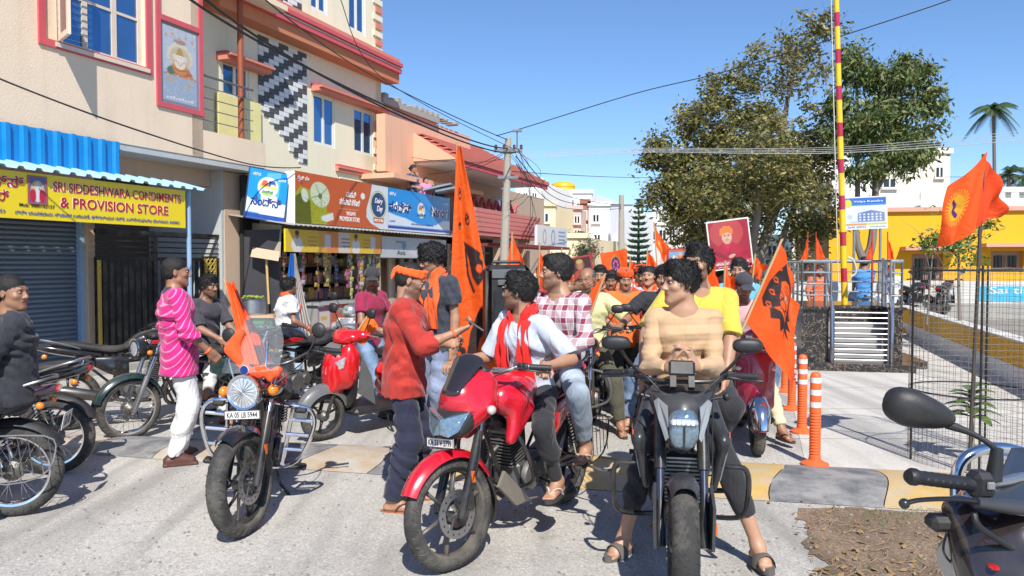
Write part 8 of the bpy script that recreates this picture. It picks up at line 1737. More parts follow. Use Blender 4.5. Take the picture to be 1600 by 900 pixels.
# ------------------------------------------------------------------ black naked motorcycle, right of centre
rzK=R(-10);rtK=bike_root(1066,955,rzK,.70)
MATB=mat('matt_black_body',(.03,.032,.036),rough=.4,coat=.2,dirt=.12);LGREY=mat('light_grey_body',(.26,.275,.29),rough=.4)
def naked_bike():
 b=thing('motorcycle','black naked motorcycle seen head-on with sharp split headlamp, rider in beige sweater','motorcycle',rtK,rzK);mx=MX();mx=steer(R(1))
 wheel(b,'front_wheel',(0,-.70,.305),.305,.125,'alloy',mx,BLKM,disc=1,nsp=5);wheel(b,'rear_wheel',(0,.70,.305),.305,.16,'alloy',None,BLKM,nsp=5)
 for sg in(-1,1):
  g=G(mx);a,c=V((sg*.105,-.70,.305)),V((sg*.105,-.44,.86));g.tube([a,a+(c-a)*.35],[.028,.024],12);f=g.obj('fork_leg',BLKM,b);g=G(mx);g.tube([a+(c-a)*.34,a+(c-a)*.62],.021,12);g.obj('fork_tube',mat('fork_dark_blue',(.06,.07,.10),rough=.25,metal=.6),f);g=G(mx);g.tube([a+(c-a)*.6,c+(c-a)*.15],.031,12);g.obj('fork_upper',BLKM,f)
  g=G(mx);g.poly([(sg*.125,-.80,.33),(sg*.13,-.78,.52),(sg*.125,-.66,.60),(sg*.12,-.60,.44),(sg*.12,-.66,.28)],.014,(sg,0,0));g.obj('fork_guard',MATB,b,smooth=False)
  g=G(mx);p=V((sg*.14,-.78,.42));g.box((p.x-.003,p.y,p.z-.02),(p.x+.01,p.y+.02,p.z+.03));g.obj('reflector',ORA_REF,b)
 g=G(mx);fender(g,(0,-.70,.305),.345,.080,R(35),R(112),drop=.05);g.obj('front_fender',MATB,b)
 frame_parts(b,fm=mat('frame_dark',(.04,.04,.045),rough=.4),ra=(0,.70,.31));engine(b,(0,.0,.42),1.1);pegs(b,.15,.34,.5,.46)
 g=G();g.box((-.11,-.42,.42),(.11,-.37,.68),.01);rd=g.obj('radiator',BLKM,b)
 for k in range(12):g=G();g.box((-.10,-.426,.44+k*.02),(.10,-.421,.448+k*.02));g.obj('radiator_fin',STEEL,rd,smooth=False)
 # headlamp mask
 def zig(pts,th,nm,ma,y=-.62,par=None,dy=0):g=G(mx);g.poly([(x,y-abs(x)*-.9+dy,z)for x,z in pts],th,(0,1,.1));return g.obj(nm,ma,par or b,smooth=False)
 hl=sobj('headlight_mask',[ell((0,-.54,.88),(.10,.12,.14),k=.05),cap((.06,-.55,.95),(.135,-.44,1.0),.05,.025,k=.04),cap((-.06,-.55,.95),(-.135,-.44,1.0),.05,.025,k=.04),cap((0,-.60,.80),(0,-.52,.74),.06,.03,k=.04)],.009,MATB,b)
 g=G(mx);g.loft([(-.685,.845,.03,.05,2.2),(-.67,.85,.065,.085,2.2),(-.63,.86,.075,.10,2.4)],20,4);g.obj('headlight_lens',LENSD,hl)
 g=G(mx);g.box((-.064,-.696,.885),(.064,-.67,.915),.008);g.obj('lamp_bar',LENS,hl);g=G(mx);g.box((-.005,-.694,.77),(.005,-.684,.884));g.obj('lamp_split',BLKM,hl)
 for k in range(5):g=G(mx);g.box((-.055+.022*k,-.699,.89),(-.041+.022*k,-.697,.91));g.obj('led',mat('led_white',(.85,.9,.95),rough=.1),hl)
 for sg in(-1,1):
  g=G(mx);g.poly([(sg*.075,-.63,.96),(sg*.12,-.57,.99),(sg*.14,-.55,.97),(sg*.12,-.60,.90),(sg*.085,-.65,.80),(sg*.07,-.66,.82),(sg*.08,-.65,.90)],.02,(0,1,.1));g.obj('side_blade',LGREY,hl,smooth=False)
  # shrouds
  sobj('tank_shroud',[cap((sg*.14,-.20,.90),(sg*.21,-.40,.76),.06,.035,1.4,(0,.4,1),k=.04),cap((sg*.21,-.40,.76),(sg*.17,-.34,.50),.03,.02,1.8,(0,1,0),k=.04)],.010,MATB,b)
  g=G();g.poly([(sg*.235,-.42,.74),(sg*.232,-.36,.72),(sg*.20,-.33,.55),(sg*.198,-.36,.54)],.006,(sg,-.3,0));g.obj('shroud_decal',LGREY,b,smooth=False);g=G();g.poly([(sg*.238,-.43,.80),(sg*.24,-.40,.80),(sg*.236,-.39,.74),(sg*.234,-.42,.74)],.006,(sg,-.3,0));g.obj('orange_decal',ORP,b,smooth=False)
  g=G();g.tube([(sg*.06,-.24,.66),(sg*.22,-.36,.62),(sg*.33,-.36,.60),(sg*.34,-.34,.44),(sg*.30,-.28,.33),(sg*.08,-.18,.30)],.014,8,smooth=5);g.obj('crash_guard',BLKM,b)
  indicator(b,mx,(sg*.12,-.44,.97),(sg*.22,-.44,.99),BLKP,.022,3)
  mirror(b,mx,(sg*.21,-.26,1.07),(sg*.335,-.32,1.235),BLKP,.076,.038,stalk=.009)
 sobj('fuel_tank',[ell((0,-.10,.92),(.15,.26,.12),k=.05),ell((.09,-.18,.92),(.08,.17,.09),k=.04),ell((-.09,-.18,.92),(.08,.17,.09),k=.04)],.011,MATB,b)
 g=G();g.loft([(.08,.86,.09,.035,2.6),(.25,.83,.13,.045,3),(.42,.86,.12,.045,3),(.50,.93,.12,.04,3),(.80,.98,.07,.03,2.6)],22,5);g.obj('seat',SEATM,b);g=G();g.loft([(.35,.78,.09,.04,2.6),(.88,.96,.05,.03,2.4)],16,3);g.obj('tail_cowl',MATB,b)
 g=G(mx@MX.Translation((0,-.42,1.12))@MX.Rotation(R(-28),4,'X'));g.box((-.066,-.015,-.042),(.066,.015,.045),.012);ds=g.obj('display',BLKP,b);g=G(mx@MX.Translation((0,-.42,1.12))@MX.Rotation(R(-28),4,'X'));g.box((-.06,-.04,-.11),(-.03,.01,-.051));g.box((.03,-.04,-.11),(.06,.01,-.051));g.obj('display_stand',BLKP,ds)
 bars(b,mx,[(-.40,-.20,1.06),(-.27,-.26,1.07),(-.14,-.36,1.05),(.14,-.36,1.05),(.27,-.26,1.07),(.40,-.20,1.06)],bm=BLKM)
 cables(b,mx,[[(-.24,-.28,1.07),(-.20,-.46,1.10),(-.10,-.50,1.0),(-.05,-.45,.85)],[(.24,-.28,1.07),(.20,-.46,1.10),(.10,-.50,1.0),(.05,-.45,.85)],[(-.22,-.28,1.06),(-.16,-.52,1.02),(-.12,-.5,.9)],[(.22,-.28,1.06),(.15,-.52,1.0),(.14,-.6,.6),(.12,-.68,.4)]])
 g=G();g.box((-.02,.35,.18),(.14,.42,.25));g.obj('number_holder',BLKP,b)
naked_bike()
fL,fR=gr(975,842,.085),gr(1187,862,.085);lL,lR=loc_of(rtK,rzK,fL),loc_of(rtK,rzK,fR)
person('young man in beige ribbed sweater with clasped hands astride the black motorcycle',rtK,rzK,H=1.72,pel=(.03,.10,.90),lean=(0,-.10),hy=R(-62),hp=.02,hands=((.075,-.29,1.12),(-.055,-.29,1.11)),poles=((.5,.5,-1),(-.5,.5,-1)),hdirs=((-.38,-.2,.9),(.38,-.2,.9)),pns=((-.9,.2,0),(.9,.2,0)),curl=(.45,.45),
       feet=((lR[0],lR[1],.095),(lL[0],lL[1],.095)),kpole=((.25,-1,.2),(-.25,-1,.2)),wide=.88,fdir=(.25,-.55),top=dict(m=cloth('beige_sweater',(.52,.34,.19),pattern='knit'),sleeve='long',hem=.10,g=.015,amp=.005),bot=dict(m=BLKT,g=.008,g2=.010,to=.60),foot=('slide',SOLE2),hair='thick',tone='a',beard=.2,h=.008,seed=11)
person('man in bright yellow t-shirt seated behind the beige-sweater rider',rtK,rzK,H=1.80,pel=(.14,.72,.97),lean=(.03,.02),hy=R(-25),hp=-.1,hands=((.30,.42,.95),(-.2,.45,1.0)),poles=((.9,.3,-.2),(-.9,.3,-.2)),feet=((.2,.55,.45),(-.2,.55,.45)),kpole=((.3,-1,.2),(-.3,-1,.2)),top=dict(m=cloth('yellow_tshirt',(.62,.47,.06)),sleeve='half',hem=.1,g=.018),bot=dict(m=BLKT),hair='thick',tone='b',h=.009,seed=12,wide=1.0)
# ------------------------------------------------------------------ cruiser on the left
rzM=R(12);rtM=bike_root(372,836,rzM,.72);MAR=mat('cruiser_maroon',(.20,.008,.014),rough=.2,coat=1)
def cruiser():
 b=thing('motorcycle','parked cruiser motorcycle with clear windscreen, chrome crash bars and round headlamp','motorcycle',rtM,rzM,lean=.13);mx=steer(R(-26),(0,-.42,.85))
 wheel(b,'front_wheel',(0,-.72,.32),.32,.115,'curl',mx,BLKM,disc=1,nsp=5);wheel(b,'rear_wheel',(0,.68,.31),.31,.15,'alloy',None,BLKM,nsp=5)
 forks(b,mx,-.72,.32,x=.105,um=CHROME,lm=BLKM,split=.60);g=G(mx);fender(g,(0,-.72,.32),.350,.075,R(58),R(122),drop=.04);g.obj('front_fender',BLKPT,b);g=G();fender(g,(0,.68,.31),.36,.10,R(0),R(150));g.obj('rear_fender',BLKPT,b)
 frame_parts(b,ra=(0,.68,.31));engine(b,(0,0,.42),1.1,cov=BLKM)
 g=G(mx);g.lathe([(.001,.15),(.06,.14),(.095,.09),(.107,.02),(.105,0)],(0,-.62,.86),(0,1,0),30);h_=g.obj('headlight',BLKPT,b);g=G(mx);g.lathe([(.095,.004),(.112,.0),(.110,-.018),(.096,-.014)],(0,-.62,.86),(0,1,0),32,close=True);g.obj('headlight_rim',CHROME,h_)
 g=G(mx);g.lathe([(.001,-.022),(.05,-.019),(.096,-.006)],(0,-.62,.86),(0,1,0),30);g.obj('headlight_lens',LENS,h_)
 g=G(mx)
 for k in range(9):a=pi*k/9;g.tube([(-.09*cos(a),-.643,.86-.09*sin(a)),(.09*cos(a),-.643,.86+.09*sin(a))],.0022,4)
 g.obj('lens_ribs',SILP,h_,kind='stuff')
 for sg in(-1,1):indicator(b,mx,(sg*.09,-.56,.86),(sg*.17,-.57,.86),AMB,.036,True);mirror(b,mx,(sg*.24,-.22,1.05),(sg*.33,-.22,1.20),BLKP,.05,.05,rnd_=True)
 # windscreen
 vs,F=[],[];n,m=10,8
 for i in range(n+1):
  for j in range(m+1):
   v=i/n;u=(j/m-.5)*2;w=.20*(1-.35*max(0,v-.55)/.45*abs(u));vs.append((u*w*(1-.1*v),-.64+.20*v+.10*u*u,.98+.36*v*(1-.12*u*u)))
 F=[(i*(m+1)+j,i*(m+1)+j+1,(i+1)*(m+1)+j+1,(i+1)*(m+1)+j)for i in range(n)for j in range(m)];g=G(mx);g.add(vs,F);g.obj('windscreen',CLEARS,b,smooth=True)
 for sg in(-1,1):g=G(mx);g.tube([(sg*.10,-.56,.93),(sg*.13,-.56,1.05),(sg*.12,-.52,1.16)],.007,6);g.obj('screen_bracket',CHROME,b)
 sobj('fuel_tank',[ell((0,-.10,.86),(.135,.28,.12),k=.05),ell((0,.1,.80),(.08,.16,.07),k=.05)],.010,MAR,b)
 g=G();g.loft([(.08,.76,.12,.04,2.6),(.22,.72,.16,.05,3),(.40,.76,.15,.05,3),(.46,.84,.12,.045,3),(.78,.87,.09,.04,2.6)],22,5);g.obj('seat',SEATM,b)
 bars(b,mx,[(-.41,-.06,1.04),(-.28,-.16,1.07),(-.13,-.34,1.0),(.13,-.34,1.0),(.28,-.16,1.07),(.41,-.06,1.04)],bm=BLKM)
 plate(b,mx,(0,-.66,.725),.24,.055,'KA 05 LB 5944',-.05)
 for sg in(-1,1):
  g=G();g.tube([(sg*.05,-.22,.74),(sg*.18,-.30,.74),(sg*.32,-.30,.72),(sg*.36,-.28,.60),(sg*.29,-.24,.38),(sg*.18,-.2,.30),(sg*.05,-.14,.28)],.014,8,smooth=5);cg_=g.obj('crash_guard',CHROME,b)
  for z,x0_,x1_ in((.64,.19,.345),(.54,.18,.33),(.44,.18,.30)):g=G();g.tube([(sg*x0_,-.27,z),(sg*x1_,-.27,z)],.013,8);g.obj('guard_bar',CHROME,cg_)
  g=G();g.tube([(sg*.21,-.29,.75),(sg*.18,-.22,.32)],.014,8);g.obj('guard_bar',CHROME,cg_);g=G();g.box((sg*.26-.04,-.35,.70),(sg*.26+.04,-.28,.73),.012);g.obj('highway_peg',BLKP,cg_)
  g=G();g.box((sg*.16,-.16,.27),(sg*.34,-.05,.30),.012);g.obj('footboard',BLKP,b)
 cables(b,mx,[[(.24,-.2,1.05),(.30,-.45,1.0),(.2,-.6,.9),(.08,-.5,.85)],[(-.24,-.2,1.05),(-.30,-.42,.95),(-.12,-.55,.9),(-.05,-.45,.85)]])
 # orange cloth tied on the instruments with a small roundel
 sobj('tied_cloth',[cap((-.08,-.58,.97),(.08,-.58,.98),.026,k=.03),ell((0,-.60,.99),(.05,.03,.04),k=.03),cap((-.10,-.56,1.0),(-.20,-.50,1.10),.03,.045,k=.03),cap((-.2,-.5,1.10),(-.16,-.5,1.2),.04,.03,k=.02),cap((.1,-.56,1.0),(.06,-.6,.95),.03,.02,k=.02)],.009,OCLO,b,warp=folds(4,.007,2))
 g=G(mx);g.lathe([(.001,-.004),(.03,-.004),(.03,.0)],(.03,-.652,1.0),(0,1,0),20);rl=g.obj('roundel',WHP,b);g=G(mx);g.lathe([(.022,-.006),(.028,-.006)],(.03,-.652,1.0),(0,1,0),20);g.obj('roundel_ring',BLET,rl);g=G(mx);g.lathe([(.001,-.006),(.012,-.006)],(.03,-.652,1.0),(0,1,0),16);g.obj('roundel_dot',BLET,rl)
 sidestand(b,.1);return b
cruiser()
YM=5.25
flag('furled orange flag with dark print leaning over the cruiser handlebar',[at(352,440,YM+.1),at(384,575,YM-.1),at(424,565,YM-.1),at(366,442,YM+.1)],stick=(at(402,585,YM),at(350,436,YM+.12)),paint=lambda cv,W,H:cv.pol([(W*.5,H*.0),(W,H*.0),(W,H*.9),(W*.7,H*.85)],(.10,.03,.05)).ell(W*.75,H*.3,W*.2,H*.08,ORD).ell(W*.8,H*.6,W*.15,H*.06,ORD),wave=.03,wn_=5,seed=2)
# ------------------------------------------------------------------ scooters
rzA=R(-10);rtA=bike_root(1183,711,rzA,.60);scooter('maroon scooter with chrome-trimmed fender behind the black motorcycle',rtA,rzA,MARP,plates='KA 51 HM 4428')
rzD=R(-38);rtD=bike_root(503,688,rzD,.60);scooter('bright red sporty scooter with grey fender parked near the shops',rtD,rzD,mat('scooter_red',(.60,.008,.012),rough=.25,coat=1),plates='KA 51 EV 31',sport=True,st=R(-4),lean=.08)
flag('small orange triangle flag stuck on the red sporty scooter',[at(577,489,7.35),at(552,532,7.3),at(566,540,7.25),at(592,512,7.3)],stick=(at(533,556,7.25),at(578,488,7.35)),col=(.88,.18,.01),wave=.02)
person('man in dark cap and pale pink shirt riding the maroon scooter, head bowed',rtA,rzA,H=1.66,pel=(-.05,.22,.83),lean=(0,-.22),hy=.2,hp=.45,hands=((.33,-.14,1.03),(-.33,-.14,1.03)),poles=((.8,.4,-.3),(-.8,.4,-.3)),curl=(1,1),pns=((0,-.3,-1),(0,-.3,-1)),feet=(loc_of(rtA,rzA,gr(1226,682,.085)),(-.3,-.05,.1)),kpole=((.8,-1,.3),(-.8,-1,.3)),fdir=(.5,-.3),
       top=dict(m=cloth('pale_pink_shirt',(.55,.36,.38)),sleeve='half',hem=.1),bot=dict(m=cloth('cream_trousers',(.66,.58,.36)),to=.9),foot=('flip',LEATH,LEATH),hair='short',tone='c',extras=[peakcap(cloth('dark_cap',(.04,.04,.05)))],h=.010,seed=21)
person('man in light blue shirt seated behind the capped scooter rider',rtA,rzA,H=1.72,pel=(-.02,.66,.94),lean=(0,.0),hy=-.3,hands=((.2,.3,1.0),(-.2,.3,1.0)),feet=((.25,.3,.4),(-.25,.3,.4)),kpole=((.8,-1,.2),(-.8,-1,.2)),top=dict(m=cloth('light_blue_shirt',(.12,.38,.62)),sleeve='half',hem=.1),bot=dict(m=JEAN),hair='thick',tone='b',h=.012,seed=22)
# emblem flag by the maroon scooter
Yf=6.35
flag('large orange flag with dark emblem in front of the nearest bollards',[at(1219,381,Yf),at(1165,500,Yf-.1),at(1243,612,Yf+.15),at(1252,470,Yf+.25)],stick=(at(1120,606,Yf-.35),at(1222,374,Yf+.02)),paint=lambda cv,W,H:emblem(cv,W,H,.46,.56,.28),wave=.07,nu=90,nv=110,seed=5,wn_=2.6)
# ------------------------------------------------------------------ standing men
NAVY=cloth('navy_trousers',(.015,.018,.045));
c=person('standing man in rust-red shirt and orange headband holding a phone',tuple(gr(632,790)),R(93),H=1.68,tw=-.1,hy=.05,hp=.32,lean=(0,-.04),hands=((.12,-.30,1.10),(-.15,-.36,1.20)),poles=((.5,.8,-.6),(-.5,.6,-.8)),pns=((-.7,0,.5),(.4,0,.9)),curl=(.6,.5),feet=((.11,-.03,.085),(-.12,.07,.085)),fdir=(.2,-.15),
       top=dict(m=cloth('rust_red_shirt',(.42,.028,.018)),sleeve='roll',collar=True,hem=.15,g=.028,amp=.007),bot=dict(m=NAVY,g=.010,g2=.034,amp=.008),foot=('flip',mat('tan_leather',(.35,.12,.05),rough=.6),LEATH),hair='short',tone='b',beard=1,extras=[headband(cloth('orange_headband',(.88,.12,.01)),True,0.0),wristband(ORP,1)],h=.0075,seed=31,wide=.98)
w_=MX.Translation(gr(632,790))@MX.Rotation(R(93),4,'Z')@V(tuple(c['wr'][1]+np.array((.02,-.12,.05))))
ph=thing('phone','grey mobile phone held by the man in rust-red shirt','phone',tuple(w_),R(93));g=G(MX.Rotation(R(35),4,'X'));g.box((-.038,-.075,-.006),(.038,.075,.006),.005);g.obj('phone_body',GREYP,ph);g=G(MX.Rotation(R(35),4,'X'));g.box((-.034,-.068,.0062),(.034,.068,.0075));g.obj('phone_screen',VISOR,ph)
person('tall curly-haired man in black t-shirt with orange scarf looking down',tuple(gr(684,694)),R(-42),H=1.85,hy=-.45,hp=.30,lean=(0,-.05),hands=((.25,-.04,.88),(-.10,-.36,1.20)),poles=((.5,.9,-.3),(-.6,.4,-.8)),curl=(.4,.7),feet=((.13,-.04,.09),(-.12,.03,.09)),top=dict(m=cloth('black_tshirt',(.035,.042,.06)),sleeve='short',hem=.12,g=.022),bot=dict(m=cloth('grey_blue_jeans',(.13,.16,.24),pattern='denim'),g2=.026),foot=('shoe',BLKSH),hair='curly',tone='b',beard=.7,extras=[scarf(SCARF,(.40,.46),.06),wristband(BLKP,0)],h=.008,seed=32,wide=1.1)
person('man in pink striped kurta shirt and white trousers seen from behind',tuple(gr(282,722)),R(122),H=1.73,lean=(0,.07),hy=-.15,hp=.0,hands=((.28,-.08,.90),(-.24,-.20,.93)),poles=((.4,1,-.3),(-.5,.9,-.3)),pns=((-.9,0,0),(.8,.2,.2)),curl=(.4,.55),feet=((.12,-.02,.085),(-.10,.06,.085)),fdir=(.5,-.15),top=dict(m=cloth('pink_striped_shirt',(.62,.012,.20),pattern='stripe'),sleeve='roll',hem=.20,g=.026,amp=.006,collar=True,cm=cloth('navy_collar',(.03,.03,.06))),bot=dict(m=cloth('white_trousers',(.70,.70,.70)),g=.020,g2=.028,amp=.007),foot=('shoe',LEATH),hair='short',tone='c',beard=.4,extras=[wristband(ORP,1)],h=.0075,seed=33,wide=1.10)
person('man in white t-shirt and orange scarf standing by the stall, back turned',tuple(gr(450,622)),R(120),H=1.50,hy=0,hands=((.2,-.1,.85),(-.2,-.22,.86)),curl=(.4,.5),top=dict(m=cloth('white_tshirt',(.72,.72,.70)),sleeve='short',hem=.10,g=.026),bot=dict(m=cloth('pale_blue_jeans',(.22,.32,.42),pattern='denim')),foot=('flip',LEATH,LEATH),hair='thick',tone='c',extras=[scarf(SCARF,(.25,.2),.04),wristband(ORP,1)],h=.009,seed=34)
# ------------------------------------------------------------------ parked bikes on the left
rz7=R(-33);rt7=bike_root(200,687,rz7);commuter('old commuter motorcycle with round chrome headlamp and spoked wheels behind the pink shirt',rt7,rz7,lean=.10,st=R(-6),paint=mat('dark_teal_paint',(.012,.045,.045),rough=.25,coat=1,dirt=.2),wheelst='wire',fend=DKG,plates=('','KA 05'),hi=1.03,mirrors=False,mcol=CHROME)
P2L=(rt7[0]+.0,rt7[1]+.42,0)
person('seated man in dark and red t-shirt and white trousers beside the gate',P2L,R(65),H=1.66,pel=(0,.05,.80),lean=(0,-.12),hy=.1,hp=.1,hands=((.14,-.34,.84),(-.14,-.34,.88)),feet=(loc_of(P2L,R(65),gr(322,676,.085)),(-.12,-.38,.09)),kpole=((.2,-1,.2),(-.2,-1,.2)),top=dict(m=cloth('grey_red_tshirt',(.05,.045,.055)),sleeve='half',hem=.08),bot=dict(m=cloth('white_cotton_trousers',(.58,.57,.56)),to=.9),foot=('flip',LEATH,LEATH),hair='thick',tone='c',h=.009,seed=35)
rz6=R(122);c6=gr(108,672);rt6=tuple(c6+fwd(rz6)*.66);commuter('black motorcycle with large silencer parked facing the shutter',rt6,rz6,lean=.10,st=R(14),paint=BLKPT,wheelst='alloy',head='cowl',hi=1.06)
rz8=R(-35);rt8=(rt7[0]+.75,rt7[1]+.9,0);commuter('dusty black motorcycle tucked behind the seated man',rt8,rz8,lean=.1,st=R(-15),paint=BLKPT,wheelst='wire',hi=1.0,plates=('','KA 51'),mirrors=False)
# left edge: bike and rider, plus one behind
rz9=R(-74);c9=gr(22,806);rt9=tuple(c9+fwd(rz9)*.66);commuter('silver and black motorcycle with wire sari guard at the left edge',rt9,rz9,paint=mat('dark_red_graphite',(.05,.02,.03),rough=.25,coat=1),panel=SILP,wheelst='wire',rack=True,plates=('','KA 01'))
person('young man in dark jacket at the left edge, one hand on his knee',rt9,rz9,H=1.66,pel=(0,.68,.84),lean=(0,-.05),tw=.5,hy=R(158),hp=.0,hands=((.26,.42,.89),(-.2,.2,1.0)),poles=((.9,.6,-.2),(-.8,.5,-.3)),pns=((0,-.1,-1),(0,0,-1)),curl=(.3,.5),feet=((.28,.52,.33),(-.3,.4,.2)),kpole=((.4,-1,.5),(-.4,-1,.4)),top=dict(m=cloth('charcoal_jacket',(.02,.022,.03)),sleeve='long',hem=.1,g=.030,amp=.006),bot=dict(m=BLKT,g2=.014,to=.9),foot=('flip',mat('pale_slipper',(.5,.45,.42),rough=.7),STRAPC),hair='short',tone='c',beard=0,h=.0085,seed=36)
rz10=R(-80);c10=gr(86,740);rt10=tuple(c10+fwd(rz10)*.66);commuter('second motorcycle just behind the silver one at the left edge',rt10,rz10,paint=BLKPT,panel=SILP,wheelst='wire',hi=1.0)
person('mostly hidden rider in orange cloth behind the dark-jacket man',rt10,rz10,H=1.64,pel=(0,.12,.86),hy=.4,hands=((.3,-.2,1.0),(-.3,-.2,1.0)),feet=((.25,0,.3),(-.25,0,.1)),top=dict(m=cloth('orange_shirt',(.8,.10,.02)),sleeve='half'),bot=dict(m=BLKT),hair='short',tone='c',h=.012,seed=37)
flag('orange flag hanging behind the dark-jacket man at left edge',[at(22,468,5.9),at(28,600,5.9),at(50,606,5.9),at(36,478,5.9)],stick=(at(24,640,5.9),at(22,462,5.9)),wave=.04,seed=6)
# silver scooter with capped man
rzS=R(-20);rtS=bike_root(533,600,rzS,.60);scooter('silver scooter with round mirror standing before the shop counter',rtS,rzS,SILP,plates='KA 51')
person('man in black cap and maroon polo shirt seated by the shop counter',(at(580,500,8.4).x,8.4,0),R(60),H=1.68,pel=(0,.05,.86),lean=(0,-.12),hy=-.9,hp=.3,hands=((.2,-.3,.9),(-.2,-.3,.95)),feet=((.12,-.35,.09),(-.12,-.3,.09)),top=dict(m=cloth('maroon_polo',(.30,.012,.06)),sleeve='short',collar=True),bot=dict(m=JEAN),hair='short',tone='c',extras=[peakcap(cloth('black_cap',(.03,.028,.03)))],h=.009,seed=38)
# ------------------------------------------------------------------ the riders in the crowd
def rider(label,px,py,rz,blabel,topc,botc,sleeve='half',paint=BLKPT,hands=True,head='round',bk=None,ex=(),hair='short',tone='b',hy=0.0,hp=.05,seed=0,H=1.70,h=.012,gf=True,beard=.7,hm=None,plates='',guard=None,foot=('flip',SOLE,LEATH),bl=True,arms=None,pns=((0,-.3,-1),(0,-.3,-1)),lean=(0,-.12),to=.88,dz=0,wide=1.0,mir=True,collar=False,smat=None):
 rt=bike_root(px,py,rz)
 if bl:
  if bk is None:commuter(blabel,rt,rz,paint=paint,head=head,plates=(plates,''),guard=guard,mirrors=mir)
  else:
   o=copy_tree(bk);o.location=rt;o.rotation_euler=(0,0,rz);o['label']=blabel
 hh=arms or((.33,-.14,1.06),(-.33,-.14,1.06))
 gl=.095
 return person(label,rt,rz,H=H,pel=(0,.22,.855+dz),lean=lean,hy=hy,hp=hp,hands=hh,poles=((.8,.5,-.3),(-.8,.5,-.3)),pns=pns,curl=(1.0,1.0)if arms is None else(.4,.4),feet=((.34,-.02,gl),(-.34,-.02,gl))if gf else((.24,.1,.38),(-.24,.1,.38)),kpole=((.8,-1,.4),(-.8,-1,.4)),fdir=(.3,-.3),
           top=dict(m=smat or cloth(label[:24].replace(' ','_'),topc),sleeve=sleeve,hem=.10,collar=collar,g=.022),bot=dict(m=botc,to=to),foot=foot,hair=hair,hm=hm,tone=tone,beard=beard,extras=ex,h=h,seed=seed,wide=wide)
OLIVE=cloth('olive_trousers',(.075,.07,.045));BLUJ=JEAN
rider('greying man in pale yellow shirt and olive trousers with a hand on his cheek',902,702,R(-12),'black and red motorcycle with leg guard right behind the red one',(.66,.62,.32),OLIVE,paint=BLKPT,tone='c',hair='bald',hm=GREYH,hy=-.25,seed=41,arms=((.32,-.1,1.05),(-.06,-.18,1.43)),pns=((0,-.3,-1),(0,.6,.3)),guard=GREYP,H=1.72,collar=True,h=.009,hp=.15)
rider('smiling man with moustache in white shirt between greying man and purple shirt',934,645,R(-8),'dark motorcycle under the smiling man in white',(.72,.72,.72),BLKT,tone='b',hair='fade',seed=42,hy=-.05,H=1.76,beard=.3,h=.009,plates='KA 05',collar=True)
tone_=rider('man in magenta shirt with orange and yellow scarf steering a motorcycle',1000,630,R(-14),'motorcycle with amber indicator ridden by the man in magenta',(.42,.015,.26),cloth('grey_trousers',(.35,.36,.38)),tone='c',hair='thick',hy=-.5,seed=43,ex=(scarf(cloth('yellow_orange_scarf',(.80,.26,.02)),(.35,.35),.045),),H=1.70,h=.010)
rider('moustached man in black t-shirt with a bracelet reaching for the handlebar',1030,700,R(-14),'motorcycle of the black t-shirt man beside the naked bike',(.022,.022,.028),BLUJ,sleeve='short',tone='b',hair='thick',seed=44,H=1.76,hy=-.1,h=.009,wide=1.08,ex=(wristband(STRAPC,1),))
rider('man with white shirt and orange scarf sitting behind the tall flag',768,668,R(20),'dark motorcycle half hidden behind the loudspeaker',(.70,.70,.70),BLUJ,tone='b',hair='short',seed=45,ex=(scarf(SCARF,(.35,.3),.06),),hy=-.4,h=.010,mir=False)
COLS=[(.06,.16,.42),(.60,.58,.54),(.45,.03,.02),(.75,.10,.02),(.1,.1,.11),(.30,.33,.36),(.15,.3,.2),(.62,.45,.12),(.7,.7,.7),(.28,.05,.3)]
cr=[(948,590,-.1,'man with raised arms holding up the orange banner','fade'),(1022,590,-.15,'bearded man in dark blue shirt behind the banner holder','thick'),(870,595,-.05,'man in red shirt just right of the loudspeaker, farther back','short'),(1075,600,-.2,'man with grey cap behind the yellow t-shirt','short'),
      (905,560,-.1,'orange-shirted rider in the third row near the concrete pole','thick'),(985,562,-.1,'dark-shirted rider in the third row under the conifer','short'),(1055,560,-.15,'grey-shirted rider in the third row under the small picture','short'),(1115,575,-.2,'green-shirted rider in the third row under the portrait board','thick'),
      (1160,565,-.2,'mustard-shirted rider far back beside the bollards','short'),(930,540,-.1,'white-shirted rider in the last row left of the conifer','short'),(1010,540,-.15,'purple-shirted rider in the last row under the conifer','fade'),(1085,540,-.2,'blue-shirted rider in the last row left of the big tree','short'),(848,560,0,'pale-shirted rider far back left of the crowd','thick'),
      (1140,535,-.2,'red-shirted rider in the last row beside the tree trunk','short'),(965,522,-.1,'farthest rider in blue at the very back of the crowd','short')]
protoB=None
for i,(px,py,rz,lb,hr)in enumerate(cr):
 arms=None
 if i==0:arms=((.26,-.10,1.86),(-.20,-.10,1.86))
 m_=cloth('crowd_shirt_%s'%'abcdefghij'[i%10],COLS[i%10]);bl_='motorcycle under the '+lb.replace('man with ','').replace('man in ','')[:48].rsplit(' ',1)[0]
 if i==0:
  rider(lb,px,py,rz,'motorcycle of the banner holder in the second row',None,BLUJ,smat=m_,tone='b',hair=hr,seed=60+i,arms=arms,H=1.72,h=.012,ex=(scarf(SCARF),));protoB=[o for o in COL.objects if o.get('label')=='motorcycle of the banner holder in the second row'][0]
 else:
  rider(lb,px,py,rz,bl_,None,BLUJ if i%2 else BLKT,smat=m_,bk=protoB,tone='abc'[i%3],hair=hr,seed=60+i,H=1.66+.02*(i%6),hy=rnd.uniform(-.6,.4),h=.014,ex=((scarf(SCARF,(.3,.3),.055),)if i%3!=1 else())+((headband(OCLO,False,.01),)if i%4==2 else()))
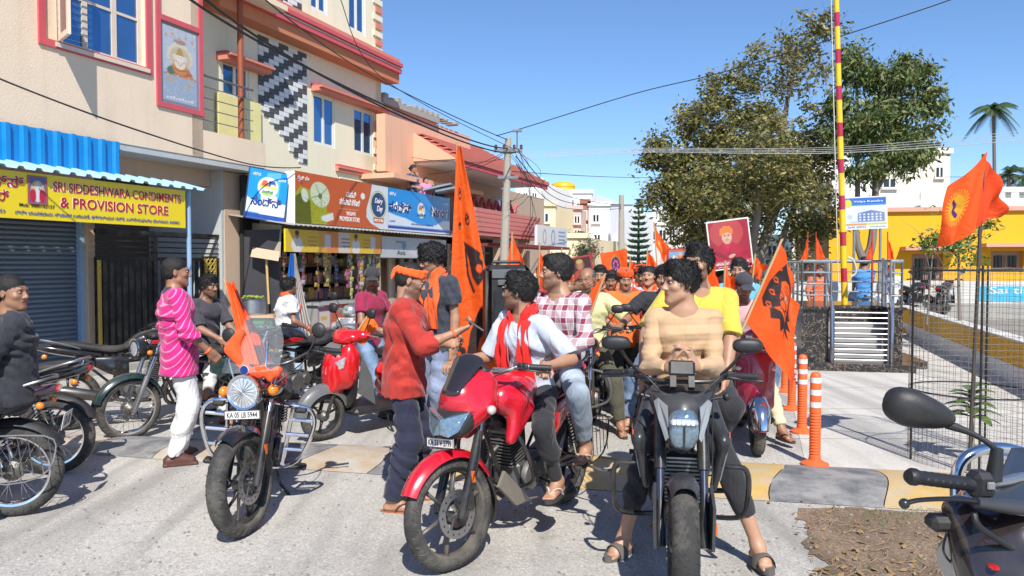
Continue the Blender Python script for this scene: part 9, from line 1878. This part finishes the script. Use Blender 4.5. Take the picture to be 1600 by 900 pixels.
PKS=['man in teal shirt','man in tan shirt','man in bright orange kurta','man in pale blue shirt','man in crimson shirt','man in olive shirt','man in cream shirt','man in saffron turban','man in grey t-shirt','man in lilac shirt','man in lime shirt','man in navy shirt','man in dark green shirt','man in peach shirt']
PKC2=[(.04,.25,.28),(.42,.30,.18),(.85,.16,.02),(.30,.42,.58),(.45,.02,.04),(.16,.17,.06),(.6,.54,.38),(.7,.65,.6),(.25,.25,.26),(.40,.25,.45),(.35,.5,.1),(.03,.04,.13),(.03,.12,.06),(.65,.35,.25)]
for i,(px,Y)in enumerate(((884,8.9),(955,9.0),(976,8.4),(1014,8.9),(1045,9.3),(893,10.4),(930,10.2),(1000,10.4),(1030,11.2),(960,11.6),(1128,9.2),(1072,10.8),(1150,10.6),(915,12.4))):
 p=at(px,450,Y);person(PKS[i]+' packed among the riders %s'%['beside the held picture','under the orange banner','right of the magenta shirt','left of the yellow t-shirt','behind the beige sweater','behind the greying man','below the orange banner edge','below the conifer tip','below the white and orange flag','deep in the crowd centre','below the portrait board','left of the portrait board','right of the portrait board','at the back left'][i],(p.x,Y,0),rnd.uniform(-.5,.3),H=1.56+.03*(i%4),hy=rnd.uniform(-.5,.4),hp=rnd.uniform(-.1,.2),hands=((.2,-.3,1.0),(-.2,-.3,1.0)),top=dict(m=cloth('crowd_cloth_'+PKS[i].split(' in ')[1].replace(' ','_'),PKC2[i]),sleeve='half',collar=i%2==0),bot=dict(m=(JEAN,BLKT,OLIVE)[i%3]),foot=('bare',),hair=('short','thick','fade')[i%3],tone='abc'[(i*2)%3],beard=(.3,.9,.6)[i%3],extras=((scarf(SCARF,(.35,.3),.06),)if i%2 else())+((headband(OCLO,False,.01),)if i%7 in(0,2)else()),h=.014,seed=80+i)
# ------------------------------------------------------------------ flags, pictures, banner in the crowd
flag('very tall orange pennant with dark brush print rising over the riders',[at(714,226,7.4),at(697,590,7.3),at(792,590,7.45),at(719,232,7.4)],stick=(at(712,640,7.42),at(714,222,7.42)),paint=tallemblem,wave=.06,nu=70,nv=190,Wf=.62,Hf=2.2,seed=9,wn_=2.0,col=(.90,.12,.008))
flag('plain red-orange flag strip hanging right of the very tall pennant',[at(752,398,8.0),at(752,500,8.0),at(776,520,8.1),at(770,440,8.1)],stick=(at(752,540,8),at(752,392,8)),wave=.05,col=ORD)
for i,(A,Bc,Cc,D,Y,st_,lb,pt_)in enumerate([
 ((800,368),(786,440),(838,462),(826,425),9.0,(799,480),'orange pennant pair right of the tall flag, behind the loudspeaker',None),
 ((843,384),(838,430),(852,462),(850,420),10.0,(842,470),'slim orange pennant left of the held picture',None),
 ((946,432),(918,500),(906,528),(924,448),6.9,(905,540),'orange flag hanging before the man in white shirt',None),
 ((1022,352),(1026,420),(1046,440),(1046,388),12.0,(1030,470),'white and orange flag standing tall beside the conifer',two_tone),
 ((1003,412),(999,428),(1026,442),(1028,428),11.0,(998,470),'small light orange flag below the white and orange one',None),
 ((1107,400),(1100,470),(1132,475),(1124,432),7.4,(1099,500),'orange pennant left of the portrait board foot',None),
 ((1133,412),(1130,470),(1150,475),(1146,440),7.6,(1130,490),'narrow orange pennant just under the portrait board',None),
 ((1180,402),(1172,425),(1192,440),(1196,412),8.5,(1172,470),'small dark orange flag right of the portrait board',None),
 ((990,448),(964,500),(1000,520),(1022,470),8.6,(962,520),'crumpled orange flag with dark print among the riders',lambda cv,W,H:emblem(cv,W,H,.5,.5,.3)),
 ((958,455),(948,490),(962,520),(972,480),9.2,(947,520),'orange cloth flag rolled beside the magenta shirt',None),
 ((1012,428),(1006,470),(1034,486),(1034,452),9.6,(1005,500),'orange flag spread behind the black t-shirt man',lambda cv,W,H:cv.ell(W*.5,H*.6,W*.2,H*.12,BLOT)),
 ((878,392),(872,430),(896,440),(892,412),11.5,(871,470),'small orange pennant above the greying man',None),
 ((985,405),(980,432),(998,440),(1000,420),12.5,(979,470),'tiny orange pennant right of the held banner',None),
 ((862,398),(856,438),(880,446),(876,418),10.5,(855,480),'orange pennant between loudspeaker and the plaid-shirt head',None),
 ((934,418),(930,448),(950,456),(948,434),9.8,(929,490),'narrow orange pennant over the smiling man in white',None),
 ((968,440),(962,470),(984,478),(982,454),8.8,(961,500),'short orange pennant over the magenta shirt',None),
 ((1040,404),(1036,440),(1058,448),(1055,420),10.2,(1035,480),'orange pennant under the small picture board',None),
 ((1062,412),(1058,440),(1076,446),(1074,426),11.6,(1057,480),'small orange pennant below right of the picture board',None),
 ((1160,418),(1154,446),(1174,452),(1172,430),9.6,(1153,480),'small orange pennant touching the portrait board corner',None),
 ((1012,392),(1008,420),(1026,428),(1024,408),13,(1007,460),'distant orange pennant in front of the conifer foot',None),
 ((1088,425),(1082,455),(1104,462),(1104,440),9.0,(1081,490),'orange pennant peeping behind the yellow t-shirt',None),
 ((1052,440),(1036,480),(1052,500),(1064,470),8.2,(1035,510),'orange flag fold near the black t-shirt man',None)]):
 flag(lb,[at(*A,Y),at(*Bc,Y),at(*Cc,Y+.1),at(*D,Y+.05)],stick=(at(*st_,Y),at(A[0],A[1]-5,Y)),paint=pt_,wave=.05,seed=20+i,nu=36,nv=44,group='orange flags carried in the crowd')
Yb=gr(948,590).y-.25
Yb=10.7
flag('small orange banner with purple round emblem held up by both hands',[at(937,396,Yb),at(945,436,Yb),at(980,446,Yb),at(980,390,Yb)],paint=purple_em,wave=.02,nu=60,nv=60,Wf=1.2,Hf=1,col=ORG,catg='banner',name='banner')
fp=thing('framed_picture','small framed dark portrait held up left of the orange banner','picture',tuple(at(905,418,9.4)));a,b_,t_=at(892,434,9.4),at(926,428,9.4),at(888,406,9.4);fm=frame(a,b_-a,t_-a);W7,H7=(b_-a).length,(t_-a).length
cv=Canvas(W7,H7,36,30,(.05,.012,.015));cv.ell(W7*.5,H7*.6,W7*.2,H7*.3,(.20,.09,.05)).ell(W7*.5,H7*.55,W7*.11,H7*.2,(.35,.16,.09)).ell(W7*.5,H7*.1,W7*.3,H7*.25,(.35,.05,.04)).ell(W7*.5,H7*.8,W7*.15,H7*.12,(.4,.3,.08));g=G(fm);g.box((-.02,-.02,-.02),(W7+.02,H7+.02,-.003));g.obj('frame',mat('frame_red',(.35,.03,.03),rough=.5),fp,world=True,smooth=False);cv.obj('print',PRINT,fm,fp)
fp=thing('picture_board','small blue and red picture board above heads beside the white and orange flag','picture',tuple(at(1063,398,11)));a,b_,t_=at(1046,412,11),at(1082,410,11),at(1046,391,11);fm=frame(a,b_-a,t_-a);W7,H7=(b_-a).length,(t_-a).length
cv=Canvas(W7,H7,36,22,(.15,.32,.5));cv.rect(0,0,W7,H7*.15,(.5,.1,.03)).rect(0,H7*.85,W7,H7,(.5,.1,.03)).ell(W7*.5,H7*.4,W7*.15,H7*.3,(.55,.15,.05)).ell(W7*.5,H7*.65,W7*.07,H7*.15,(.5,.35,.2)).ell(W7*.2,H7*.4,W7*.1,H7*.2,(.6,.5,.4)).ell(W7*.8,H7*.4,W7*.1,H7*.2,(.6,.5,.4));g=G(fm);g.box((-.02,-.02,-.02),(W7+.02,H7+.02,-.003));g.obj('frame',mat('frame_red',(.35,.03,.03),rough=.5),fp,world=True,smooth=False);cv.obj('print',PRINT,fm,fp)
# portrait board
pb=thing('portrait_board','red portrait board of a man in orange turban and maroon robe held above the crowd','poster',tuple(at(1145,420,8.6)));a,b_,t_=at(1114,422,8.6),at(1176,414,8.6),at(1107,349,8.6);fm=frame(a,b_-a,t_-a);W8,H8=(b_-a).length,(t_-a).length
cv=Canvas(W8,H8,110,124,(.28,.015,.03));cx=W8*.44
cv.ell(cx,H8*.75,W8*.42,H8*.32,(.38,.05,.05)).pol([(W8*.08,H8*.17),(W8*.12,H8*.42),(W8*.30,H8*.54),(W8*.56,H8*.54),(W8*.78,H8*.44),(W8*.93,H8*.26),(W8*.9,H8*.16)],(.36,.01,.035)).pol([(W8*.3,H8*.50),(W8*.44,H8*.40),(W8*.55,H8*.50),(W8*.5,H8*.54)],(.42,.02,.05)).line([(W8*.14,H8*.34),(W8*.36,H8*.22),(W8*.56,H8*.26)],.05,(.22,.006,.02)).line([(W8*.9,H8*.28),(W8*.7,H8*.22),(W8*.42,H8*.28)],.06,(.30,.008,.03)).ell(W8*.52,H8*.25,W8*.09,H8*.035,(.52,.30,.2),.3).ell(cx,H8*.66,W8*.125,H8*.13,(.55,.33,.23)).ell(cx,H8*.57,W8*.09,H8*.06,(.5,.28,.19)).pol([(cx-W8*.17,H8*.70),(cx-W8*.16,H8*.82),(cx-W8*.05,H8*.90),(cx+W8*.10,H8*.89),(cx+W8*.17,H8*.80),(cx+W8*.15,H8*.71),(cx,H8*.755)],(.72,.20,.05))
for k in range(4):cv.line([(cx-W8*.15,H8*(.73+.04*k)),(cx+W8*.02,H8*(.79+.03*k)),(cx+W8*.15,H8*(.73+.035*k))],.008,(.50,.11,.02))
for sg in(-1,1):cv.ell(cx+sg*W8*.045,H8*.685,W8*.02,H8*.008,(.05,.02,.02)).line([(cx+sg*W8*.07,H8*.705),(cx+sg*W8*.025,H8*.71)],.007,(.08,.03,.02))
cv.line([(cx,H8*.68),(cx+.005,H8*.64)],.006,(.40,.2,.13)).line([(cx-W8*.03,H8*.60),(cx+W8*.03,H8*.60)],.008,(.35,.1,.09)).rect(0,0,W8,H8*.15,(.45,.12,.14)).rect(0,0,W8,H8*.06,(.30,.02,.04))
g=G(fm);g.box((-.015,-.015,-.03),(W8+.015,H8+.015,-.003));g.obj('board',PLATE,pb,world=True,smooth=False);cv.obj('print',PRINT,fm,pb);text('ಸ್ವಾಮಿ ವಿವೇಕಾನಂದ',.1,fm@MX.Translation((W8*.5,H8*.10,.003)),WLET,parent=pb,width=W8*.8,height=H8*.05,bold=.004);text('ಯುವ ದಿನಾಚರಣೆ',.1,fm@MX.Translation((W8*.5,H8*.03,.003)),WLET,parent=pb,width=W8*.7,height=H8*.03,bold=.004)
g=G();g.tube([at(1140,500,8.64),at(1138,400,8.64)],.014,8);g.obj('carrying_stick',STICK,pb,world=True)
# platform flags and people
for i,(px,w_,Y)in enumerate(((1262,13,12.2),(1275,15,13.6),(1363,12,12.1),(1387,10,13.6))):
 flag(['leftmost small orange flag on the platform rail','second small orange flag from the left on the platform','small orange flag on the rail just right of the striped pole','rightmost small orange flag on the platform rail'][i],[at(px,368,Y),at(px,404,Y),at(px+(w_ if i in(1,3)else-w_),407,Y),at(px+(w_*.7 if i in(1,3)else-w_*.4),392,Y)],stick=(at(px,440,Y),at(px,362,Y)),wave=.03,nu=20,nv=20,seed=40+i,group='small flags on the platform',sm=mat('red_stick',(.4,.03,.02),rough=.6))
p=at(1350,460,16.5);person('man in blue shirt seated with his back to the camera behind the platform',(p.x,16.5,.35),R(170),H=1.68,pel=(0,0,.70),hands=((.15,-.3,.7),(-.15,-.3,.7)),feet=((.15,-.42,.2),(-.15,-.42,.2)),top=dict(m=cloth('sky_blue_shirt',(.07,.25,.55)),sleeve='half'),bot=dict(m=JEAN),hair='thick',tone='c',h=.014,seed=71,eyes=False)
p=at(1277,460,16);person('man in orange shirt standing beyond the platform railing',(p.x,16,0),R(20),H=1.66,top=dict(m=cloth('orange_cotton',(.75,.16,.05)),sleeve='half'),bot=dict(m=BLKT),hair='short',tone='c',h=.014,seed=72)
p=at(1390,460,17.5);person('man in white shirt standing behind the platform right side',(p.x,17.5,0),R(-20),H=1.66,top=dict(m=cloth('plain_white_shirt',(.7,.7,.7)),sleeve='half'),bot=dict(m=BLKT),hair='short',tone='c',h=.014,seed=73)
rt_=(at(1340,470,15.5).x,15.5,0);scooter('white scooter parked beyond the platform',rt_,R(75),WHP,plates='')
o=copy_tree(protoB);o.location=(at(1440,465,20.3).x,20.6,.2);o.rotation_euler=(0,0,R(125));o['label']='motorcycle parked against the stained white wall, left one';o=copy_tree(protoB);o.location=(at(1484,465,20.3).x,20.5,.2);o.rotation_euler=(0,0,R(140));o['label']='motorcycle parked against the stained white wall, right one'
# woman on the rooftop
pz=at(645,300,19.35);person('woman in dark floral dress on the rooftop with a child in pink',(pz.x,19.35,pz.z-.85),R(60),H=1.55,hands=((.1,-.2,.95),(-.1,-.2,.95)),top=dict(m=cloth('floral_dress',(.03,.04,.10),pattern='floral'),sleeve='short',hem=.2),bot=dict(m=cloth('dark_skirt',(.03,.04,.1),pattern='floral')),hair='bun',tone='c',beard=0,h=.012,seed=74)
person('small child in pink clothes beside the woman on the rooftop',(pz.x+.30,19.5,pz.z-.75),R(40),H=1.15,top=dict(m=cloth('pink_frock',(.65,.2,.36)),sleeve='short',hem=.15),bot=dict(m=cloth('pink_leggings',(.6,.2,.3))),hair='bun',tone='b',beard=0,h=.012,seed=75)
sbox('roof_terrace',b3,(fs(612,9.9),9.4,pz.z-.95),(fs(720,9.9)+1,12.5,pz.z-.86),CONC);g=G();
for k,(a,c)in enumerate((((660,298),(705,288)),((680,300),(712,294)))):g=G();p,q=at(a[0],a[1],18.6),at(c[0],c[1],18.9);d=V((0,.8,.02));u_=V((0,0,.05));g.add([p,q,q+d,p+d,p+u_,q+u_,q+d+u_,p+d+u_],[(0,1,2,3),(4,5,6,7),(0,1,5,4),(2,3,7,6),(1,2,6,5),(0,3,7,4)]);g.obj('roof_panel',SILP,b3,world=True,smooth=False)
# ------------------------------------------------------------------ saffron flag on the wire guard
Yg=cc.y-.40
bx_=thing('flag_pole','x','x')if False else None
flag('orange flag with yellow sun emblem on a black pole tied to the wire guard',[at(1543,236,Yg-.06),at(1525,362,Yg-.06),at(1465,390,Yg+.02),at(1480,300,Yg-.18)],stick=(at(1514,735,Yg),at(1537,241,Yg)),paint=sunem,wave=.05,nu=90,nv=90,Wf=1.2,Hf=1.2,seed=51,sm=DSTICK,sr=.014,wn_=2.2)
flag('right half of the sun emblem flag folded behind its black pole',[at(1538,237,Yg-.05),at(1521,358,Yg-.05),at(1562,334,Yg+.25),at(1560,292,Yg+.2)],wave=.06,nu=40,nv=50,seed=52,wn_=3.5,col=ORD)
# ------------------------------------------------------------------ foreground bike at the right edge
Yq=1.95
def fore():
 o=at(1600,770,Yq);b=thing('motorcycle','black motorcycle cut by the right edge, mirror and handlebar close to the camera','motorcycle',(o.x+.25,o.y+.2,0));W_=True
 def put(g,nm,ma,par=None,**k):return g.obj(nm,ma,par or b,world=True,**k)
 A=lambda px,py,Y=Yq:at(px,py,Y)
 g=G();g.tube([A(1536,757,1.93),A(1570,752,1.95),A(1620,745,2.0),A(1750,760,2.1)],.013,10,smooth=4);hb=put(g,'handlebar',STEEL)
 a,c=A(1419,744,1.86),A(1520,757,1.92);d=(c-a);g=G();n_=20;g.tube([a+d*(k/n_)for k in range(n_+1)],[.016,.0215,.0215,.018]+[.0172+.0010*(k%2)for k in range(4,n_-1)]+[.021,.021],18);put(g,'grip',BLKP,hb)
 g=G()
 for k in range(6):p=a+d*(.25+.11*k);g.ball(tuple(p+V((0,-.016,.0))),(.008,.004,.006),8,6)
 put(g,'grip_pattern',INK,hb,kind='stuff')
 g=G();p=A(1530,757,1.92);g.box((p.x-.025,p.y-.03,p.z-.035),(p.x+.03,p.y+.03,p.z+.035),.014);put(g,'switch_block',BLKP,hb);g=G();g.box((p.x+.0,p.y-.036,p.z-.005),(p.x+.02,p.y-.028,p.z+.015),.003);put(g,'switch_button',mat('grey_button',(.2,.2,.2),rough=.5),hb)
 g=G();q=[A(1413,787,1.80),A(1440,781,1.80),A(1500,780,1.82),A(1560,789,1.85)];g.tube(q,[.0075,.007,.008,.012],10,smooth=5,flat=.8);g.ball(tuple(q[0]),.0125,14,10);put(g,'brake_lever',BLKM,hb)
 g=G();g.tube([A(1525,785,1.83),A(1580,792,1.86),A(1640,800,1.9)],[.013,.019,.018],12);put(g,'lever_clamp',mat('brushed_dark',(.08,.08,.085),rough=.4,metal=.5),hb)
 g=G();g.tube([A(1552,750,1.93),A(1556,722,1.93),A(1558,700,1.93)],[.020,.017,.014],12);ms=put(g,'mirror_stem',BLKP);g=G();g.tube([A(1558,712,1.93),A(1550,697,1.93),A(1520,678,1.94),A(1480,663,1.95)],[.009,.0075,.0075,.013],10,smooth=5);put(g,'mirror_arm',BLKP,ms)
 # mirror housing: pointed oval
 ctr=A(1437,640,1.95);g=G();M=MX.Translation(ctr)@MX.Rotation(R(-17),4,'Y').inverted();M=MX.Translation(ctr)@MX.Rotation(R(17),4,'Y')
 out_=[]
 for k in range(28):
  t=2*pi*k/28;x=cos(t);z=sin(t);wx=.090*math.copysign(abs(x)**.9,x);wz=(.041 if z>0 else.046)*math.copysign(abs(z)**.85,z)*(1-.28*x)*(1 if x>-0 else 1.05);out_.append((wx,wz))
 vs,F=[],[]
 for i,(s_,y_)in enumerate(((1.0,.016),(1.02,.0),(.97,-.016),(.80,-.030),(.45,-.040),(.0,-.042))):
  vs+=[(x*s_-.01*(1-s_),y_,z*s_+.006*(1-s_))for x,z in out_]
 for i in range(5):
  for k in range(28):k2=(k+1)%28;F.append((i*28+k,i*28+k2,(i+1)*28+k2,(i+1)*28+k))
 F.append(tuple(range(28)));g.m=M;g.add(vs,F);put(g,'mirror_housing',BLKP,ms,smooth=True)
 # nose cowl, headlamp surround, tank
 P_=MATB_=mat('glossy_black_maroon',(.018,.012,.014),rough=.15,coat=1,dirt=.1)
 c1=A(1570,850,1.9);sobj_pts=[ell(tuple(A(1590,800,2.05)),(.15,.14,.09),k=.05),ell(tuple(A(1600,880,1.95)),(.16,.12,.16),k=.05),cap(tuple(A(1500,800,2.0)),tuple(A(1560,930,1.9)),.045,.08,k=.05),cap(tuple(A(1640,780,2.1)),tuple(A(1640,960,1.9)),.12,.16,k=.05)]
 P,F=sdf(sobj_pts,.009);P=smooth_pts(P,F,2);inv=np.array(WM(b).inverted());P=P@inv[:3,:3].T+inv[:3,3];npmesh('fairing',P,F,P_,b)
 vs=[A(1540,790,1.86),A(1700,790,1.95),A(1700,700,2.15),A(1580,700,2.15)];g=G();g.poly(vs,.006,(0,-1,.4));sc_=put(g,'tinted_screen',mat('striped_screen',(.03,.035,.045),rough=.3,coat=1),smooth=False)
 for k in range(5):g=G();y0=775-13*k;g.tube([A(1547+6*k,y0+4,1.875+.05*k),A(1700,y0+18,1.93+.05*k)],.0014,5);put(g,'pinstripe',SILP,sc_)
 g=G();g.tube([A(1494,790,2.3),A(1496,735,2.32),A(1520,708,2.33),A(1570,700,2.35),A(1640,720,2.4),A(1700,740,2.4)],.017,12,smooth=6);put(g,'leg_guard',CHROME);g=G();g.tube([A(1560,712,2.35),A(1600,722,2.35),A(1650,745,2.35)],.013,10,smooth=5);put(g,'leg_guard',CHROME)
 p=A(1463,816,2.0);g=G();g.box((p.x-.022,p.y-.03,p.z-.02),(p.x+.045,p.y+.03,p.z+.02),.012);put(g,'indicator',BLKP);g=G();p=A(1489,812,2.0);g.lathe([(.001,.0),(.013,.0),(.017,.006),(.015,.012)],tuple(p),(-.75,-.65,0),20);put(g,'chrome_ring',CHROME)
 g=G();g.ball(tuple(A(1478,796,2.02)),.012,12,8);g.tube([A(1478,796,2.02),A(1494,798,2.05)],.006,8);put(g,'bolt_knob',CHROME)
 g=G();g.tube([A(1522,800,1.85),A(1530,822,1.84),A(1570,850,1.86),A(1640,890,1.9)],.0075,8,smooth=6);g.tube([A(1480,830,1.98),A(1474,860,1.98),A(1490,880,1.97),A(1502,850,1.97)],.003,6,smooth=6);put(g,'cables',BLKP)
 g=G();g.lathe([(.001,0),(.06,.0),(.07,.02),(.06,.05)],tuple(A(1500,880,2.0)),(.7,.5,0),20);put(g,'horn',STEEL);g=G();g.tube([A(1500,870,2.1),A(1495,950,2.15),A(1490,1000,2.15)],.03,12);put(g,'fork_leg',BLKM)
 g=G();p=A(1552,886,1.86);g.ball(tuple(p),(.012,.02,.007),10,6);g.m=None;put(g,'red_decal',REDL)
 g=G();g.tube([A(1620,880,2.5),A(1640,980,2.5)],.12,12);put(g,'engine',DSTEEL)
 g=G(MX.Translation((A(1600,950,2.0).x-.05,2.1,0)));
 wheel(b,'front_wheel',(.05,-.15,.305),.305,.09,'alloy',None,BLKM,disc=1)
fore()
